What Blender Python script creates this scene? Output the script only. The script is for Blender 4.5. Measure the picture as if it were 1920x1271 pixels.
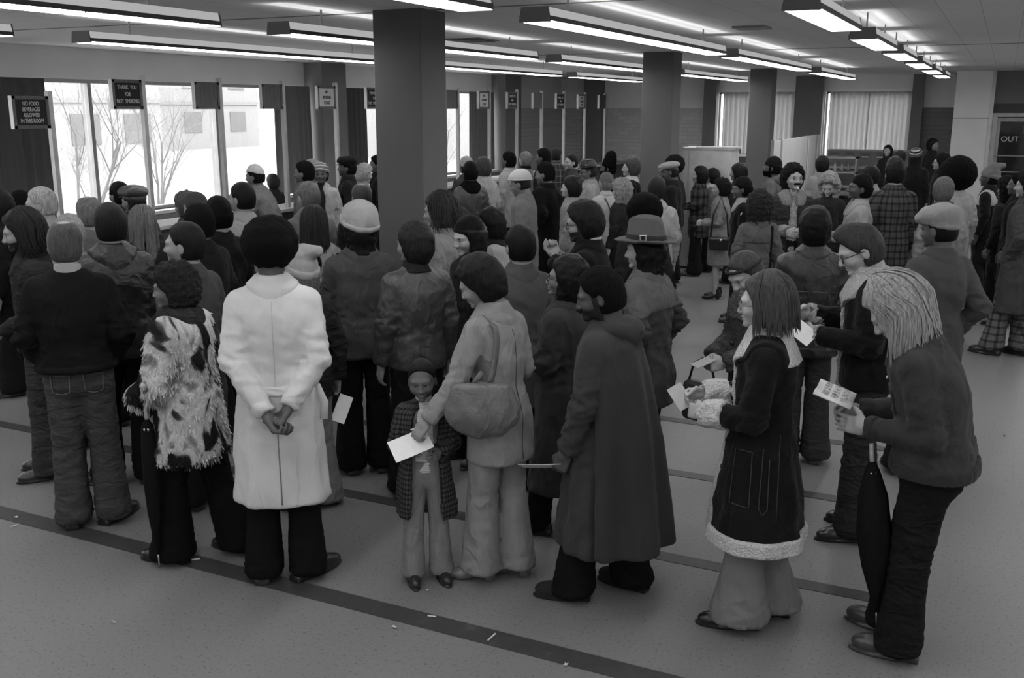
import bpy, math, random
import numpy as np
from mathutils import Matrix, Vector

for _o in list(bpy.data.objects):
    bpy.data.objects.remove(_o)
SC = bpy.context.scene
COL = SC.collection

# ------------------------------------------------------------------ camera, sky, exposure
FPX = 1860.0                                   # focal length in pixels of the 1920x1271 frame
PITCH = math.atan(432.5 / FPX)
YAW = math.atan((1889 - 960) / (FPX / math.cos(PITCH)))
CAMZ = 2.40
cam_data = bpy.data.cameras.new('camera')
cam_data.sensor_width = 36.0
cam_data.lens = FPX / 1920 * 36.0
cam_data.clip_end = 400
cam = bpy.data.objects.new('camera', cam_data)
COL.objects.link(cam)
cam.location = (0, 0, CAMZ)
cam.rotation_euler = (math.pi / 2 - PITCH, 0, YAW)
SC.camera = cam

world = bpy.data.worlds.new('overcast_sky')
SC.world = world
world.use_nodes = True
world.node_tree.nodes['Background'].inputs[0].default_value = (1, 1, 1, 1)
world.node_tree.nodes['Background'].inputs[1].default_value = 7.5
LAMP = 12.0                                    # emission of the fluorescent diffusers
SC.view_settings.view_transform = 'Standard'
SC.view_settings.look = 'None'
SC.view_settings.exposure = 0.0
SC.view_settings.gamma = 1.0
SC.view_settings.use_curve_mapping = False

# ------------------------------------------------------------------ pixel helpers (1920x1271 frame)
_fw = np.array([-math.sin(YAW) * math.cos(PITCH), math.cos(YAW) * math.cos(PITCH), -math.sin(PITCH)])
_rt = np.array([math.cos(YAW), math.sin(YAW), 0])
_up = np.cross(_rt, _fw)
def ray(px, py):
    return _fw + _rt * (px - 960) / FPX - _up * (py - 635.5) / FPX
def atz(px, py, z):
    r = ray(px, py)
    return np.array([0, 0, CAMZ]) + r * ((z - CAMZ) / r[2])

# ------------------------------------------------------------------ materials
_M = {}
def _nodes(name, rough=0.8, spec=0.3):
    m = bpy.data.materials.new(name)
    m.use_nodes = True
    nt = m.node_tree
    b = nt.nodes['Principled BSDF']
    b.inputs['Roughness'].default_value = rough
    b.inputs['Specular IOR Level'].default_value = spec
    return m, nt, b
def _coord(nt, scale=(1, 1, 1)):
    tc = nt.nodes.new('ShaderNodeTexCoord')
    mp = nt.nodes.new('ShaderNodeMapping')
    mp.inputs['Scale'].default_value = scale
    nt.links.new(tc.outputs['Object'], mp.inputs['Vector'])
    return mp.outputs['Vector']
def _noise(nt, vec, scale, detail=3.0, rough=0.55, dist=0.0):
    n = nt.nodes.new('ShaderNodeTexNoise')
    n.inputs['Scale'].default_value = scale
    n.inputs['Detail'].default_value = detail
    n.inputs['Roughness'].default_value = rough
    n.inputs['Distortion'].default_value = dist
    nt.links.new(vec, n.inputs['Vector'])
    return n.outputs['Fac']
def _ramp(nt, fac, stops):
    r = nt.nodes.new('ShaderNodeValToRGB')
    els = r.color_ramp.elements
    while len(els) < len(stops):
        els.new(0.5)
    for e, (p, g) in zip(els, stops):
        e.position = p
        e.color = (g, g, g, 1)
    nt.links.new(fac, r.inputs['Fac'])
    return r.outputs['Color']
def _bump(nt, b, height, strength, dist):
    bp = nt.nodes.new('ShaderNodeBump')
    bp.inputs['Strength'].default_value = strength
    bp.inputs['Distance'].default_value = dist
    nt.links.new(height, bp.inputs['Height'])
    nt.links.new(bp.outputs['Normal'], b.inputs['Normal'])
    return bp
def _math(nt, op, a, b_=None, c=None):
    n = nt.nodes.new('ShaderNodeMath')
    n.operation = op
    for i, v in enumerate((a, b_, c)):
        if v is None:
            continue
        if isinstance(v, (int, float)):
            n.inputs[i].default_value = v
        else:
            nt.links.new(v, n.inputs[i])
    return n.outputs[0]

CLOTH = ('fabric', 'wool', 'denim', 'leather', 'suede', 'sherpa', 'knit', 'skin', 'hair', 'frizz', 'curlhair', 'patchfur', 'shag', 'plaid', 'plaidbig', 'check', 'tartan')
def _crease(nt, scale, stretch, dist):
    n = _noise(nt, _coord(nt, stretch), scale, 2.5, 0.5, dist)
    r = _math(nt, 'ABSOLUTE', _math(nt, 'MULTIPLY_ADD', n, 2.0, -1.0))
    return _math(nt, 'POWER', _math(nt, 'SUBTRACT', 1.0, r), 3.0)
def mat(kind, g=0.3):
    """greyscale procedural material of a kind, cached by kind and grey level"""
    if kind in CLOTH:
        g = g * float(np.interp(g, [0, 0.02, 0.05, 0.1, 0.2, 0.45, 0.7], [0.56, 0.58, 0.85, 1.0, 1.05, 0.92, 0.85]))
    g = round(float(g), 4)
    key = (kind, g)
    if key in _M:
        return _M[key]
    name = '%s_%03d' % (kind, int(g * 1000))
    if kind == 'plain':
        m, nt, b = _nodes(name, 0.7, 0.25)
        v = _coord(nt)
        col = _ramp(nt, _noise(nt, v, 6, 4), [(0.3, g * 0.93), (0.7, g * 1.05)])
        nt.links.new(col, b.inputs['Base Color'])
    elif kind == 'paint':
        m, nt, b = _nodes(name, 0.75, 0.2)
        v = _coord(nt)
        col = _ramp(nt, _noise(nt, v, 1.3, 5), [(0.3, g * 0.94), (0.7, g * 1.04)])
        nt.links.new(col, b.inputs['Base Color'])
        _bump(nt, b, _noise(nt, v, 90, 2), 0.25, 0.003)
    elif kind == 'metal':
        m, nt, b = _nodes(name, 0.4, 0.5)
        v = _coord(nt)
        col = _ramp(nt, _noise(nt, v, 8, 4), [(0.3, g * 0.9), (0.7, g * 1.08)])
        nt.links.new(col, b.inputs['Base Color'])
        b.inputs['Metallic'].default_value = 0.3
    elif kind == 'chrome':
        m, nt, b = _nodes(name, 0.25, 0.5)
        b.inputs['Metallic'].default_value = 0.9
        v = _coord(nt)
        nt.links.new(_ramp(nt, _noise(nt, v, 30, 2), [(0.3, g * 0.8), (0.7, g)]), b.inputs['Base Color'])
    elif kind == 'wood':
        m, nt, b = _nodes(name, 0.55, 0.3)
        v = _coord(nt, (14, 14, 1.2))
        col = _ramp(nt, _noise(nt, v, 2.2, 5, 0.6, 0.6), [(0.3, g * 0.75), (0.7, g * 1.15)])
        nt.links.new(col, b.inputs['Base Color'])
    elif kind == 'fabric':
        m, nt, b = _nodes(name, 0.88, 0.10)
        v = _coord(nt, (1, 1, 0.55))
        f = _noise(nt, v, 9, 5, 0.55, 0.8)
        nt.links.new(_ramp(nt, f, [(0.25, g * 0.86), (0.75, g * 1.12)]), b.inputs['Base Color'])
        w = _noise(nt, _coord(nt), 420, 2)
        h = _math(nt, 'MULTIPLY_ADD', w, 0.06, _math(nt, 'MULTIPLY_ADD', _crease(nt, 5.0, (1, 1, 0.5), 1.0), 0.5, f))
        _bump(nt, b, h, 0.9, 0.022)
    elif kind == 'wool':
        m, nt, b = _nodes(name, 0.95, 0.08)
        b.inputs['Sheen Weight'].default_value = 0.06
        v = _coord(nt, (1, 1, 0.5))
        f = _noise(nt, v, 5, 5, 0.5, 0.5)
        nt.links.new(_ramp(nt, f, [(0.25, g * 0.88), (0.75, g * 1.10)]), b.inputs['Base Color'])
        w = _noise(nt, _coord(nt), 260, 3, 0.7)
        h = _math(nt, 'MULTIPLY_ADD', w, 0.12, _math(nt, 'MULTIPLY_ADD', _crease(nt, 3.6, (1, 1, 0.4), 0.9), 0.8, f))
        _bump(nt, b, h, 0.7, 0.022)
    elif kind == 'denim':
        m, nt, b = _nodes(name, 0.88, 0.12)
        v = _coord(nt, (1, 1, 1))
        f = _noise(nt, _coord(nt, (1, 1, 2.2)), 9, 5, 0.6, 1.0)
        w = _noise(nt, v, 300, 2)
        c = _math(nt, 'MULTIPLY_ADD', w, 0.35, f)
        nt.links.new(_ramp(nt, c, [(0.4, g * 0.72), (0.95, g * 1.35)]), b.inputs['Base Color'])
        _bump(nt, b, _math(nt, 'MULTIPLY_ADD', _crease(nt, 6, (0.8, 0.8, 1.5), 1.0), 0.5, f), 0.9, 0.022)
    elif kind == 'leather':
        m, nt, b = _nodes(name, 0.42, 0.5)
        v = _coord(nt, (1, 1, 0.7))
        f = _noise(nt, v, 11, 6, 0.6, 1.3)
        nt.links.new(_ramp(nt, f, [(0.25, g * 0.9), (0.8, g * 1.15)]), b.inputs['Base Color'])
        w = _noise(nt, _coord(nt), 160, 3)
        h = _math(nt, 'MULTIPLY_ADD', w, 0.08, _math(nt, 'MULTIPLY_ADD', _crease(nt, 4.5, (1, 1, 0.9), 1.0), 0.5, _math(nt, 'MULTIPLY', f, 0.6)))
        _bump(nt, b, h, 0.75, 0.022)
    elif kind == 'suede':
        m, nt, b = _nodes(name, 0.9, 0.1)
        b.inputs['Sheen Weight'].default_value = 0.06
        v = _coord(nt)
        f = _noise(nt, v, 7, 6, 0.62, 0.8)
        nt.links.new(_ramp(nt, f, [(0.25, g * 0.7), (0.75, g * 1.3)]), b.inputs['Base Color'])
        _bump(nt, b, _math(nt, 'MULTIPLY_ADD', _crease(nt, 5, (1, 1, 0.6), 1.0), 0.5, f), 0.8, 0.02)
    elif kind == 'sherpa':
        m, nt, b = _nodes(name, 0.95, 0.05)
        v = _coord(nt)
        vo = nt.nodes.new('ShaderNodeTexVoronoi')
        vo.inputs['Scale'].default_value = 85
        nt.links.new(v, vo.inputs['Vector'])
        nt.links.new(_ramp(nt, vo.outputs['Distance'], [(0.1, g * 1.05), (0.7, g * 0.8)]), b.inputs['Base Color'])
        inv = _math(nt, 'SUBTRACT', 1.0, vo.outputs['Distance'])
        _bump(nt, b, inv, 0.8, 0.008)
    elif kind == 'knit':
        m, nt, b = _nodes(name, 0.95, 0.05)
        v = _coord(nt)
        wv = nt.nodes.new('ShaderNodeTexWave')
        wv.bands_direction = 'Z'
        wv.inputs['Scale'].default_value = 32
        wv.inputs['Distortion'].default_value = 1.5
        wv.inputs['Detail'].default_value = 2
        wv.inputs['Detail Scale'].default_value = 4
        nt.links.new(v, wv.inputs['Vector'])
        nt.links.new(_ramp(nt, wv.outputs['Fac'], [(0.1, g * 0.86), (0.8, g * 1.06)]), b.inputs['Base Color'])
        _bump(nt, b, wv.outputs['Fac'], 0.5, 0.006)
    elif kind == 'skin':
        m, nt, b = _nodes(name, 0.5, 0.35)
        v = _coord(nt)
        nt.links.new(_ramp(nt, _noise(nt, v, 22, 4), [(0.3, g * 0.9), (0.7, g * 1.08)]), b.inputs['Base Color'])
        _bump(nt, b, _noise(nt, v, 260, 2), 0.15, 0.002)
    elif kind == 'hair':
        m, nt, b = _nodes(name, 0.5, 0.14)
        v = _coord(nt, (60, 60, 7))
        f = _noise(nt, v, 1.6, 4, 0.6, 0.6)
        nt.links.new(_ramp(nt, f, [(0.3, g * 0.55), (0.72, g * 1.5)]), b.inputs['Base Color'])
        _bump(nt, b, f, 0.7, 0.008)
    elif kind == 'frizz':
        m, nt, b = _nodes(name, 0.9, 0.1)
        v = _coord(nt)
        f = _noise(nt, v, 95, 4, 0.7)
        nt.links.new(_ramp(nt, f, [(0.3, g * 0.6), (0.7, g * 1.4)]), b.inputs['Base Color'])
        _bump(nt, b, f, 0.9, 0.012)
    elif kind == 'curlhair':
        m, nt, b = _nodes(name, 0.7, 0.12)
        v = _coord(nt)
        f = _noise(nt, v, 42, 3, 0.6, 2.2)
        nt.links.new(_ramp(nt, f, [(0.3, g * 0.5), (0.7, g * 1.4)]), b.inputs['Base Color'])
        _bump(nt, b, f, 0.9, 0.014)
    elif kind == 'patchfur':
        m, nt, b = _nodes(name, 0.95, 0.05)
        v = _coord(nt, (1, 1, 0.62))
        f = _noise(nt, v, 6.2, 2, 0.5, 1.0)
        c1 = _ramp(nt, f, [(0.435, g * 0.03), (0.465, g * 0.15), (0.49, g * 0.8), (0.60, g * 1.1), (0.68, g * 0.40)])
        f2 = _noise(nt, _coord(nt), 70, 3, 0.7)
        mx = nt.nodes.new('ShaderNodeMixRGB')
        mx.blend_type = 'MULTIPLY'
        mx.inputs['Fac'].default_value = 0.6
        nt.links.new(c1, mx.inputs['Color1'])
        nt.links.new(_ramp(nt, f2, [(0.3, 0.65), (0.65, 1.0)]), mx.inputs['Color2'])
        nt.links.new(mx.outputs['Color'], b.inputs['Base Color'])
        _bump(nt, b, f2, 0.6, 0.012)
    elif kind == 'shag':
        m, nt, b = _nodes(name, 0.95, 0.05)
        v = _coord(nt, (1, 1, 2.0))
        f = _noise(nt, v, 28, 5, 0.65, 1.6)
        nt.links.new(_ramp(nt, f, [(0.32, g * 0.35), (0.7, g * 1.5)]), b.inputs['Base Color'])
        _bump(nt, b, f, 1.0, 0.02)
    elif kind in ('plaid', 'plaidbig', 'check', 'tartan'):
        m, nt, b = _nodes(name, 0.9, 0.1)
        at = nt.nodes.new('ShaderNodeAttribute')
        at.attribute_name = 'wrap'
        sp = nt.nodes.new('ShaderNodeSeparateXYZ')
        nt.links.new(at.outputs['Vector'], sp.inputs[0])
        per, wid = {'plaid': (0.062, 0.30), 'plaidbig': (0.11, 0.35), 'check': (0.022, 0.4), 'tartan': (0.09, 0.16)}[kind]
        def band(s, p, w):
            fr = _math(nt, 'FRACT', _math(nt, 'DIVIDE', s, p))
            return _math(nt, 'LESS_THAN', fr, w)
        bx = band(sp.outputs['X'], per, wid)
        bz = band(sp.outputs['Y'], per * 1.15, wid)
        s = _math(nt, 'ADD', bx, bz)
        v = _coord(nt)
        f = _noise(nt, v, 9, 4, 0.5, 0.6)
        s2 = _math(nt, 'MULTIPLY_ADD', f, 0.35, _math(nt, 'MULTIPLY', s, 0.5))
        if kind == 'tartan':
            nt.links.new(_ramp(nt, s2, [(0.1, g * 0.8), (0.3, g), (0.6, g * 3.0), (1.0, g * 4.5)]), b.inputs['Base Color'])
        else:
            nt.links.new(_ramp(nt, s2, [(0.05, g * 1.5), (0.3, g * 1.25), (0.6, g * 0.75), (0.95, g * 0.25)]), b.inputs['Base Color'])
        _bump(nt, b, f, 0.4, 0.014)
    elif kind == 'print':
        m, nt, b = _nodes(name, 0.8, 0.2)
        v = _coord(nt)
        f = _noise(nt, v, 75, 2, 0.5, 2.0)
        nt.links.new(_ramp(nt, f, [(0.44, g * 0.25), (0.5, g), (1.0, g * 1.05)]), b.inputs['Base Color'])
    elif kind == 'paper':
        m, nt, b = _nodes(name, 0.8, 0.2)
        v = _coord(nt)
        nt.links.new(_ramp(nt, _noise(nt, v, 30, 3), [(0.3, g * 0.93), (0.7, g)]), b.inputs['Base Color'])
    elif kind == 'gloss':
        m, nt, b = _nodes(name, 0.28, 0.5)
        v = _coord(nt)
        f = _noise(nt, v, 25, 4)
        nt.links.new(_ramp(nt, f, [(0.3, g * 0.75), (0.7, g * 1.2)]), b.inputs['Base Color'])
        _bump(nt, b, f, 0.3, 0.006)
    else:
        raise ValueError(kind)
    _M[key] = m
    return m

def emit_mat(name, g, strength):
    m = bpy.data.materials.new(name)
    m.use_nodes = True
    nt = m.node_tree
    nt.nodes.clear()
    out = nt.nodes.new('ShaderNodeOutputMaterial')
    e = nt.nodes.new('ShaderNodeEmission')
    e.inputs[0].default_value = (g, g, g, 1)
    e.inputs[1].default_value = strength
    nt.links.new(e.outputs[0], out.inputs[0])
    return m

def glass_mat():
    m = bpy.data.materials.new('window_glass')
    m.use_nodes = True
    nt = m.node_tree
    nt.nodes.clear()
    out = nt.nodes.new('ShaderNodeOutputMaterial')
    t = nt.nodes.new('ShaderNodeBsdfTransparent')
    t.inputs[0].default_value = (0.93, 0.93, 0.93, 1)
    gl = nt.nodes.new('ShaderNodeBsdfGlossy')
    gl.inputs['Roughness'].default_value = 0.03
    mx = nt.nodes.new('ShaderNodeMixShader')
    mx.inputs[0].default_value = 0.06
    nt.links.new(t.outputs[0], mx.inputs[1])
    nt.links.new(gl.outputs[0], mx.inputs[2])
    nt.links.new(mx.outputs[0], out.inputs[0])
    return m

def curtain_mat(name, g, trans):
    m = bpy.data.materials.new(name)
    m.use_nodes = True
    nt = m.node_tree
    nt.nodes.clear()
    out = nt.nodes.new('ShaderNodeOutputMaterial')
    d = nt.nodes.new('ShaderNodeBsdfDiffuse')
    d.inputs[0].default_value = (g, g, g, 1)
    t = nt.nodes.new('ShaderNodeBsdfTranslucent')
    t.inputs[0].default_value = (g, g, g, 1)
    mx = nt.nodes.new('ShaderNodeMixShader')
    mx.inputs[0].default_value = trans
    nt.links.new(d.outputs[0], mx.inputs[1])
    nt.links.new(t.outputs[0], mx.inputs[2])
    nt.links.new(mx.outputs[0], out.inputs[0])
    return m

# ------------------------------------------------------------------ mesh helpers
class MB:
    """collects boxes, tubes, lathes and free faces; build() links them as ONE mesh object"""
    def __init__(self):
        self.v, self.f, self.m = [], [], []
    def add(self, vs, fs, mi=0):
        k = len(self.v)
        self.v.extend([tuple(map(float, p)) for p in vs])
        self.f.extend([tuple(i + k for i in f) for f in fs])
        self.m.extend([mi] * len(fs))
        return self
    def box(self, x0, x1, y0, y1, z0, z1, mi=0):
        vs = [(x, y, z) for z in (z0, z1) for y in (y0, y1) for x in (x0, x1)]
        fs = [(0, 2, 3, 1), (4, 5, 7, 6), (0, 1, 5, 4), (2, 6, 7, 3), (0, 4, 6, 2), (1, 3, 7, 5)]
        return self.add(vs, fs, mi)
    def prism(self, pts, axis, a, b, mi=0):
        """polygon pts (u,v) extruded along axis 'x'|'y'|'z' from a to b"""
        n = len(pts)
        def P(u, v, w):
            return {'x': (w, u, v), 'y': (u, w, v), 'z': (u, v, w)}[axis]
        vs = [P(u, v, a) for u, v in pts] + [P(u, v, b) for u, v in pts]
        fs = [tuple(range(n)), tuple(range(2 * n - 1, n - 1, -1))]
        fs += [(i, (i + 1) % n, n + (i + 1) % n, n + i) for i in range(n)]
        return self.add(vs, fs, mi)
    def tube(self, pts, r, n=8, mi=0, cap=True, flat=None):
        pts = [Vector(p) for p in pts]
        rs = r if isinstance(r, (list, tuple)) else [r] * len(pts)
        vs, fs = [], []
        ref = None
        for i, p in enumerate(pts):
            t = (pts[min(i + 1, len(pts) - 1)] - pts[max(i - 1, 0)])
            t = t.normalized() if t.length > 1e-9 else Vector((0, 0, 1))
            if ref is None:
                ref = Vector((0, 0, 1)) if abs(t.z) < 0.9 else Vector((1, 0, 0))
                if flat is not None:
                    ref = Vector(flat)
            a = (ref - t * ref.dot(t))
            a = a.normalized() if a.length > 1e-6 else t.orthogonal().normalized()
            ref = a
            bvec = t.cross(a)
            sq = 0.25 if flat is not None else 1.0
            for k in range(n):
                w = 2 * math.pi * k / n
                vs.append(p + a * (math.cos(w) * rs[i] * sq) + bvec * (math.sin(w) * rs[i]))
        for i in range(len(pts) - 1):
            for k in range(n):
                fs.append((i * n + k, i * n + (k + 1) % n, (i + 1) * n + (k + 1) % n, (i + 1) * n + k))
        if cap:
            fs.append(tuple(range(n - 1, -1, -1)))
            e = (len(pts) - 1) * n
            fs.append(tuple(e + k for k in range(n)))
        return self.add(vs, fs, mi)
    def lathe(self, prof, n=24, mi=0, sx=1.0, sy=1.0, c=(0, 0, 0)):
        vs, fs = [], []
        for (r, z) in prof:
            for k in range(n):
                w = 2 * math.pi * k / n
                vs.append((c[0] + r * sx * math.cos(w), c[1] + r * sy * math.sin(w), c[2] + z))
        for i in range(len(prof) - 1):
            for k in range(n):
                fs.append((i * n + k, i * n + (k + 1) % n, (i + 1) * n + (k + 1) % n, (i + 1) * n + k))
        fs.append(tuple(range(n - 1, -1, -1)))
        e = (len(prof) - 1) * n
        fs.append(tuple(e + k for k in range(n)))
        return self.add(vs, fs, mi)
    def build(self, name, mats, parent=None, smooth=False, M=None):
        me = bpy.data.meshes.new(name)
        me.from_pydata(self.v, [], self.f)
        if not isinstance(mats, (list, tuple)):
            mats = [mats]
        for q in mats:
            me.materials.append(q)
        if len(mats) > 1:
            me.polygons.foreach_set('material_index', self.m)
        if smooth:
            me.polygons.foreach_set('use_smooth', [True] * len(me.polygons))
        if M is not None:
            me.transform(M)
        me.update()
        o = bpy.data.objects.new(name, me)
        COL.objects.link(o)
        if parent is not None:
            o.parent = parent
        return o

def empty(name, loc=(0, 0, 0), rz=0.0, label=None, cat=None, group=None):
    o = bpy.data.objects.new(name, None)
    COL.objects.link(o)
    o.location = loc
    o.rotation_euler = (0, 0, rz)
    o.empty_display_size = 0.1
    return tag(o, label, cat, group)
def tag(o, label=None, cat=None, group=None, kind=None):
    if label: o['label'] = label
    if cat: o['category'] = cat
    if group: o['group'] = group
    if kind: o['kind'] = kind
    return o
def text_mesh(s, size, name, material, parent, M, ext=0.002, align='CENTER'):
    c = bpy.data.curves.new(name, 'FONT')
    c.body = s
    c.size = size
    c.align_x = align
    c.align_y = 'CENTER'
    c.extrude = ext
    c.resolution_u = 3
    t = bpy.data.objects.new(name + '_source', c)
    COL.objects.link(t)
    bpy.context.view_layer.update()
    me = bpy.data.meshes.new_from_object(t.evaluated_get(bpy.context.evaluated_depsgraph_get()))
    bpy.data.objects.remove(t)
    me.name = name
    me.transform(M)
    me.materials.clear()
    me.materials.append(material)
    o = bpy.data.objects.new(name, me)
    COL.objects.link(o)
    o.parent = parent
    return o
# ================================================================== the room
CEIL, XL, YF = 3.18, -11.15, 26.0           # ceiling height, window wall, far wall
XR, YB = 5.5, -6.0                          # walls out of the frame

def floor_material():
    m, nt, b = _nodes('speckled_vinyl_floor', 0.42, 0.35)
    v = _coord(nt)
    big = _noise(nt, v, 0.55, 4)
    base = _ramp(nt, big, [(0.3, 0.158), (0.7, 0.183)])
    sp = _noise(nt, v, 60, 3, 0.6)
    spk = _ramp(nt, sp, [(0.33, 0.55), (0.42, 1.0), (0.62, 1.0), (0.7, 1.12)])
    mx = nt.nodes.new('ShaderNodeMixRGB'); mx.blend_type = 'MULTIPLY'; mx.inputs['Fac'].default_value = 1.0
    nt.links.new(base, mx.inputs['Color1']); nt.links.new(spk, mx.inputs['Color2'])
    # scuffs
    sc = _ramp(nt, _noise(nt, _coord(nt, (1, 2.2, 1)), 16, 6, 0.7, 1.5), [(0.30, 0.62), (0.36, 1.0)])
    mx2 = nt.nodes.new('ShaderNodeMixRGB'); mx2.blend_type = 'MULTIPLY'; mx2.inputs['Fac'].default_value = 0.7
    nt.links.new(mx.outputs['Color'], mx2.inputs['Color1']); nt.links.new(sc, mx2.inputs['Color2'])
    # hairline joints between the vinyl squares
    s = nt.nodes.new('ShaderNodeSeparateXYZ'); nt.links.new(v, s.inputs[0])
    def joint(axis, off):
        fr = _math(nt, 'FRACT', _math(nt, 'DIVIDE', _math(nt, 'ADD', s.outputs[axis], off), 0.305))
        return _math(nt, 'LESS_THAN', fr, 0.010)
    j = _math(nt, 'MAXIMUM', joint('X', 100.07), joint('Y', 100.05))
    jv = _math(nt, 'MULTIPLY', j, _ramp(nt, _noise(nt, v, 0.9, 2), [(0.45, 0.0), (0.65, 0.35)]))
    mx3 = nt.nodes.new('ShaderNodeMixRGB'); mx3.blend_type = 'MIX'
    mx3.inputs['Color2'].default_value = (0.05, 0.05, 0.05, 1)
    nt.links.new(jv, mx3.inputs['Fac']); nt.links.new(mx2.outputs['Color'], mx3.inputs['Color1'])
    nt.links.new(mx3.outputs['Color'], b.inputs['Base Color'])
    rr = nt.nodes.new('ShaderNodeMapRange'); rr.inputs['To Min'].default_value = 0.36; rr.inputs['To Max'].default_value = 0.55
    nt.links.new(big, rr.inputs['Value']); nt.links.new(rr.outputs[0], b.inputs['Roughness'])
    return m
def stripe_material():
    m, nt, b = _nodes('dark_floor_stripe', 0.45, 0.35)
    v = _coord(nt)
    n = _noise(nt, v, 14, 6, 0.65, 0.6)
    nt.links.new(_ramp(nt, n, [(0.3, 0.036), (0.62, 0.050), (0.75, 0.085)]), b.inputs['Base Color'])
    return m
def ceiling_material():
    m, nt, b = _nodes('acoustic_ceiling', 0.9, 0.1)
    v = _coord(nt)
    s = nt.nodes.new('ShaderNodeSeparateXYZ'); nt.links.new(v, s.inputs[0])
    def joint(axis, off, w):
        fr = _math(nt, 'FRACT', _math(nt, 'DIVIDE', _math(nt, 'ADD', s.outputs[axis], off), 0.305))
        return _math(nt, 'LESS_THAN', fr, w)
    j = _math(nt, 'MAXIMUM', joint('X', 100.0, 0.022), joint('Y', 100.1, 0.014))
    pits = _ramp(nt, _noise(nt, v, 70, 3, 0.6), [(0.33, 0.82), (0.42, 1.0)])
    base = _ramp(nt, _noise(nt, v, 0.8, 3), [(0.3, 0.74), (0.7, 0.79)])
    mx = nt.nodes.new('ShaderNodeMixRGB'); mx.blend_type = 'MULTIPLY'; mx.inputs['Fac'].default_value = 0.5
    nt.links.new(base, mx.inputs['Color1']); nt.links.new(pits, mx.inputs['Color2'])
    mx2 = nt.nodes.new('ShaderNodeMixRGB'); mx2.inputs['Color2'].default_value = (0.30, 0.30, 0.30, 1)
    nt.links.new(_math(nt, 'MULTIPLY', j, 0.5), mx2.inputs['Fac']); nt.links.new(mx.outputs['Color'], mx2.inputs['Color1'])
    nt.links.new(mx2.outputs['Color'], b.inputs['Base Color'])
    return m
def brick_material(g):
    m, nt, b = _nodes('glazed_brick_%d' % int(g * 1000), 0.5, 0.35)
    tc = nt.nodes.new('ShaderNodeTexCoord')
    mp = nt.nodes.new('ShaderNodeMapping'); mp.inputs['Rotation'].default_value = (math.pi / 2, 0, 0)
    nt.links.new(tc.outputs['Object'], mp.inputs['Vector'])
    br = nt.nodes.new('ShaderNodeTexBrick')
    br.inputs['Scale'].default_value = 1.0
    br.inputs['Brick Width'].default_value = 0.30; br.inputs['Row Height'].default_value = 0.10
    br.inputs['Mortar Size'].default_value = 0.006
    br.inputs['Color1'].default_value = (g, g, g, 1); br.inputs['Color2'].default_value = (g * 0.86,) * 3 + (1,)
    br.inputs['Mortar'].default_value = (g * 0.7,) * 3 + (1,)
    nt.links.new(mp.outputs[0], br.inputs['Vector'])
    nt.links.new(br.outputs['Color'], b.inputs['Base Color'])
    return m

MW = mat('paint', 0.82)        # upper walls
MCOL = mat('paint', 0.118)     # painted columns
MPIL = mat('paint', 0.22)
MDK = mat('paint', 0.19)
FLOORM, STRIPE, CEILM = floor_material(), stripe_material(), ceiling_material()

def struct(o, kind='structure'):
    o['kind'] = kind
    return o
struct(MB().box(XL - 0.3, XR, YB, YF + 0.3, -0.2, 0).build('floor', FLOORM))
struct(MB().box(XL - 0.3, XR, YB, YF + 0.3, CEIL, CEIL + 0.25).build('ceiling', CEILM))
for i, (yy, w) in enumerate(((3.72, 0.13), (4.90, 0.105), (6.17, 0.105), (7.30, 0.105))):
    x1 = XR - 0.2 if i == 0 else (-0.30 if i == 1 else -0.55)
    tag(struct(MB().box(-8.3, x1, yy - w / 2, yy + w / 2, 0, 0.003).build('trim_%d' % (i + 1), STRIPE)),
        ['dark floor stripe nearest the camera, passing under the pale coat', 'second dark floor stripe from the camera',
         'third dark floor stripe from the camera', 'farthest dark floor stripe, short stretch behind the wide hat'][i], None)
# expansion joint across the ceiling
struct(MB().box(XL, XR, 7.30, 7.318, CEIL - 0.006, CEIL + 0.01).build('trim_5', mat('plain', 0.2)))
struct(MB().box(XL, XR, 14.1, 14.118, CEIL - 0.006, CEIL + 0.01).build('trim_6', mat('plain', 0.2)))

# window wall ------------------------------------------------------
WZ0, WZ1 = 0.94, 2.78
wins = [(2.0, 7.4), (7.9, 14.55), (15.35, 21.75)]
wb = MB()
wb.box(XL - 0.3, XL, YB, YF + 0.3, WZ1, CEIL)
wb.box(XL - 0.3, XL, YB, YF + 0.3, 0, WZ0)
edges = [YB] + [e for w in wins for e in w] + [YF + 0.3]
for a, b_ in zip(edges[0::2], edges[1::2]):
    wb.box(XL - 0.3, XL, a, b_, WZ0, WZ1)
wall_left = struct(wb.build('wall_left', MW))
MB().box(XL, XL + 0.03, 22.6, YF, 0.1, 2.40).build('lower_panel', brick_material(0.64), wall_left)
for a, b_ in ((14.58, 15.3), (21.8, 22.66)):
    MB().box(XL, XL + 0.38, a, b_, 0, CEIL).build('pilaster', MPIL, wall_left)
MB().box(XL - 0.1, XL + 0.16, YB, 21.8, WZ0 - 0.05, WZ0).build('sill', mat('paint', 0.62), wall_left)
MB().box(XL, XL + 0.2, YB, 21.8, 0.05, WZ0 - 0.06).build('heater_cover', mat('metal', 0.25), wall_left)
GLASS = glass_mat()
FRAME = mat('metal', 0.35)
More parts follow.
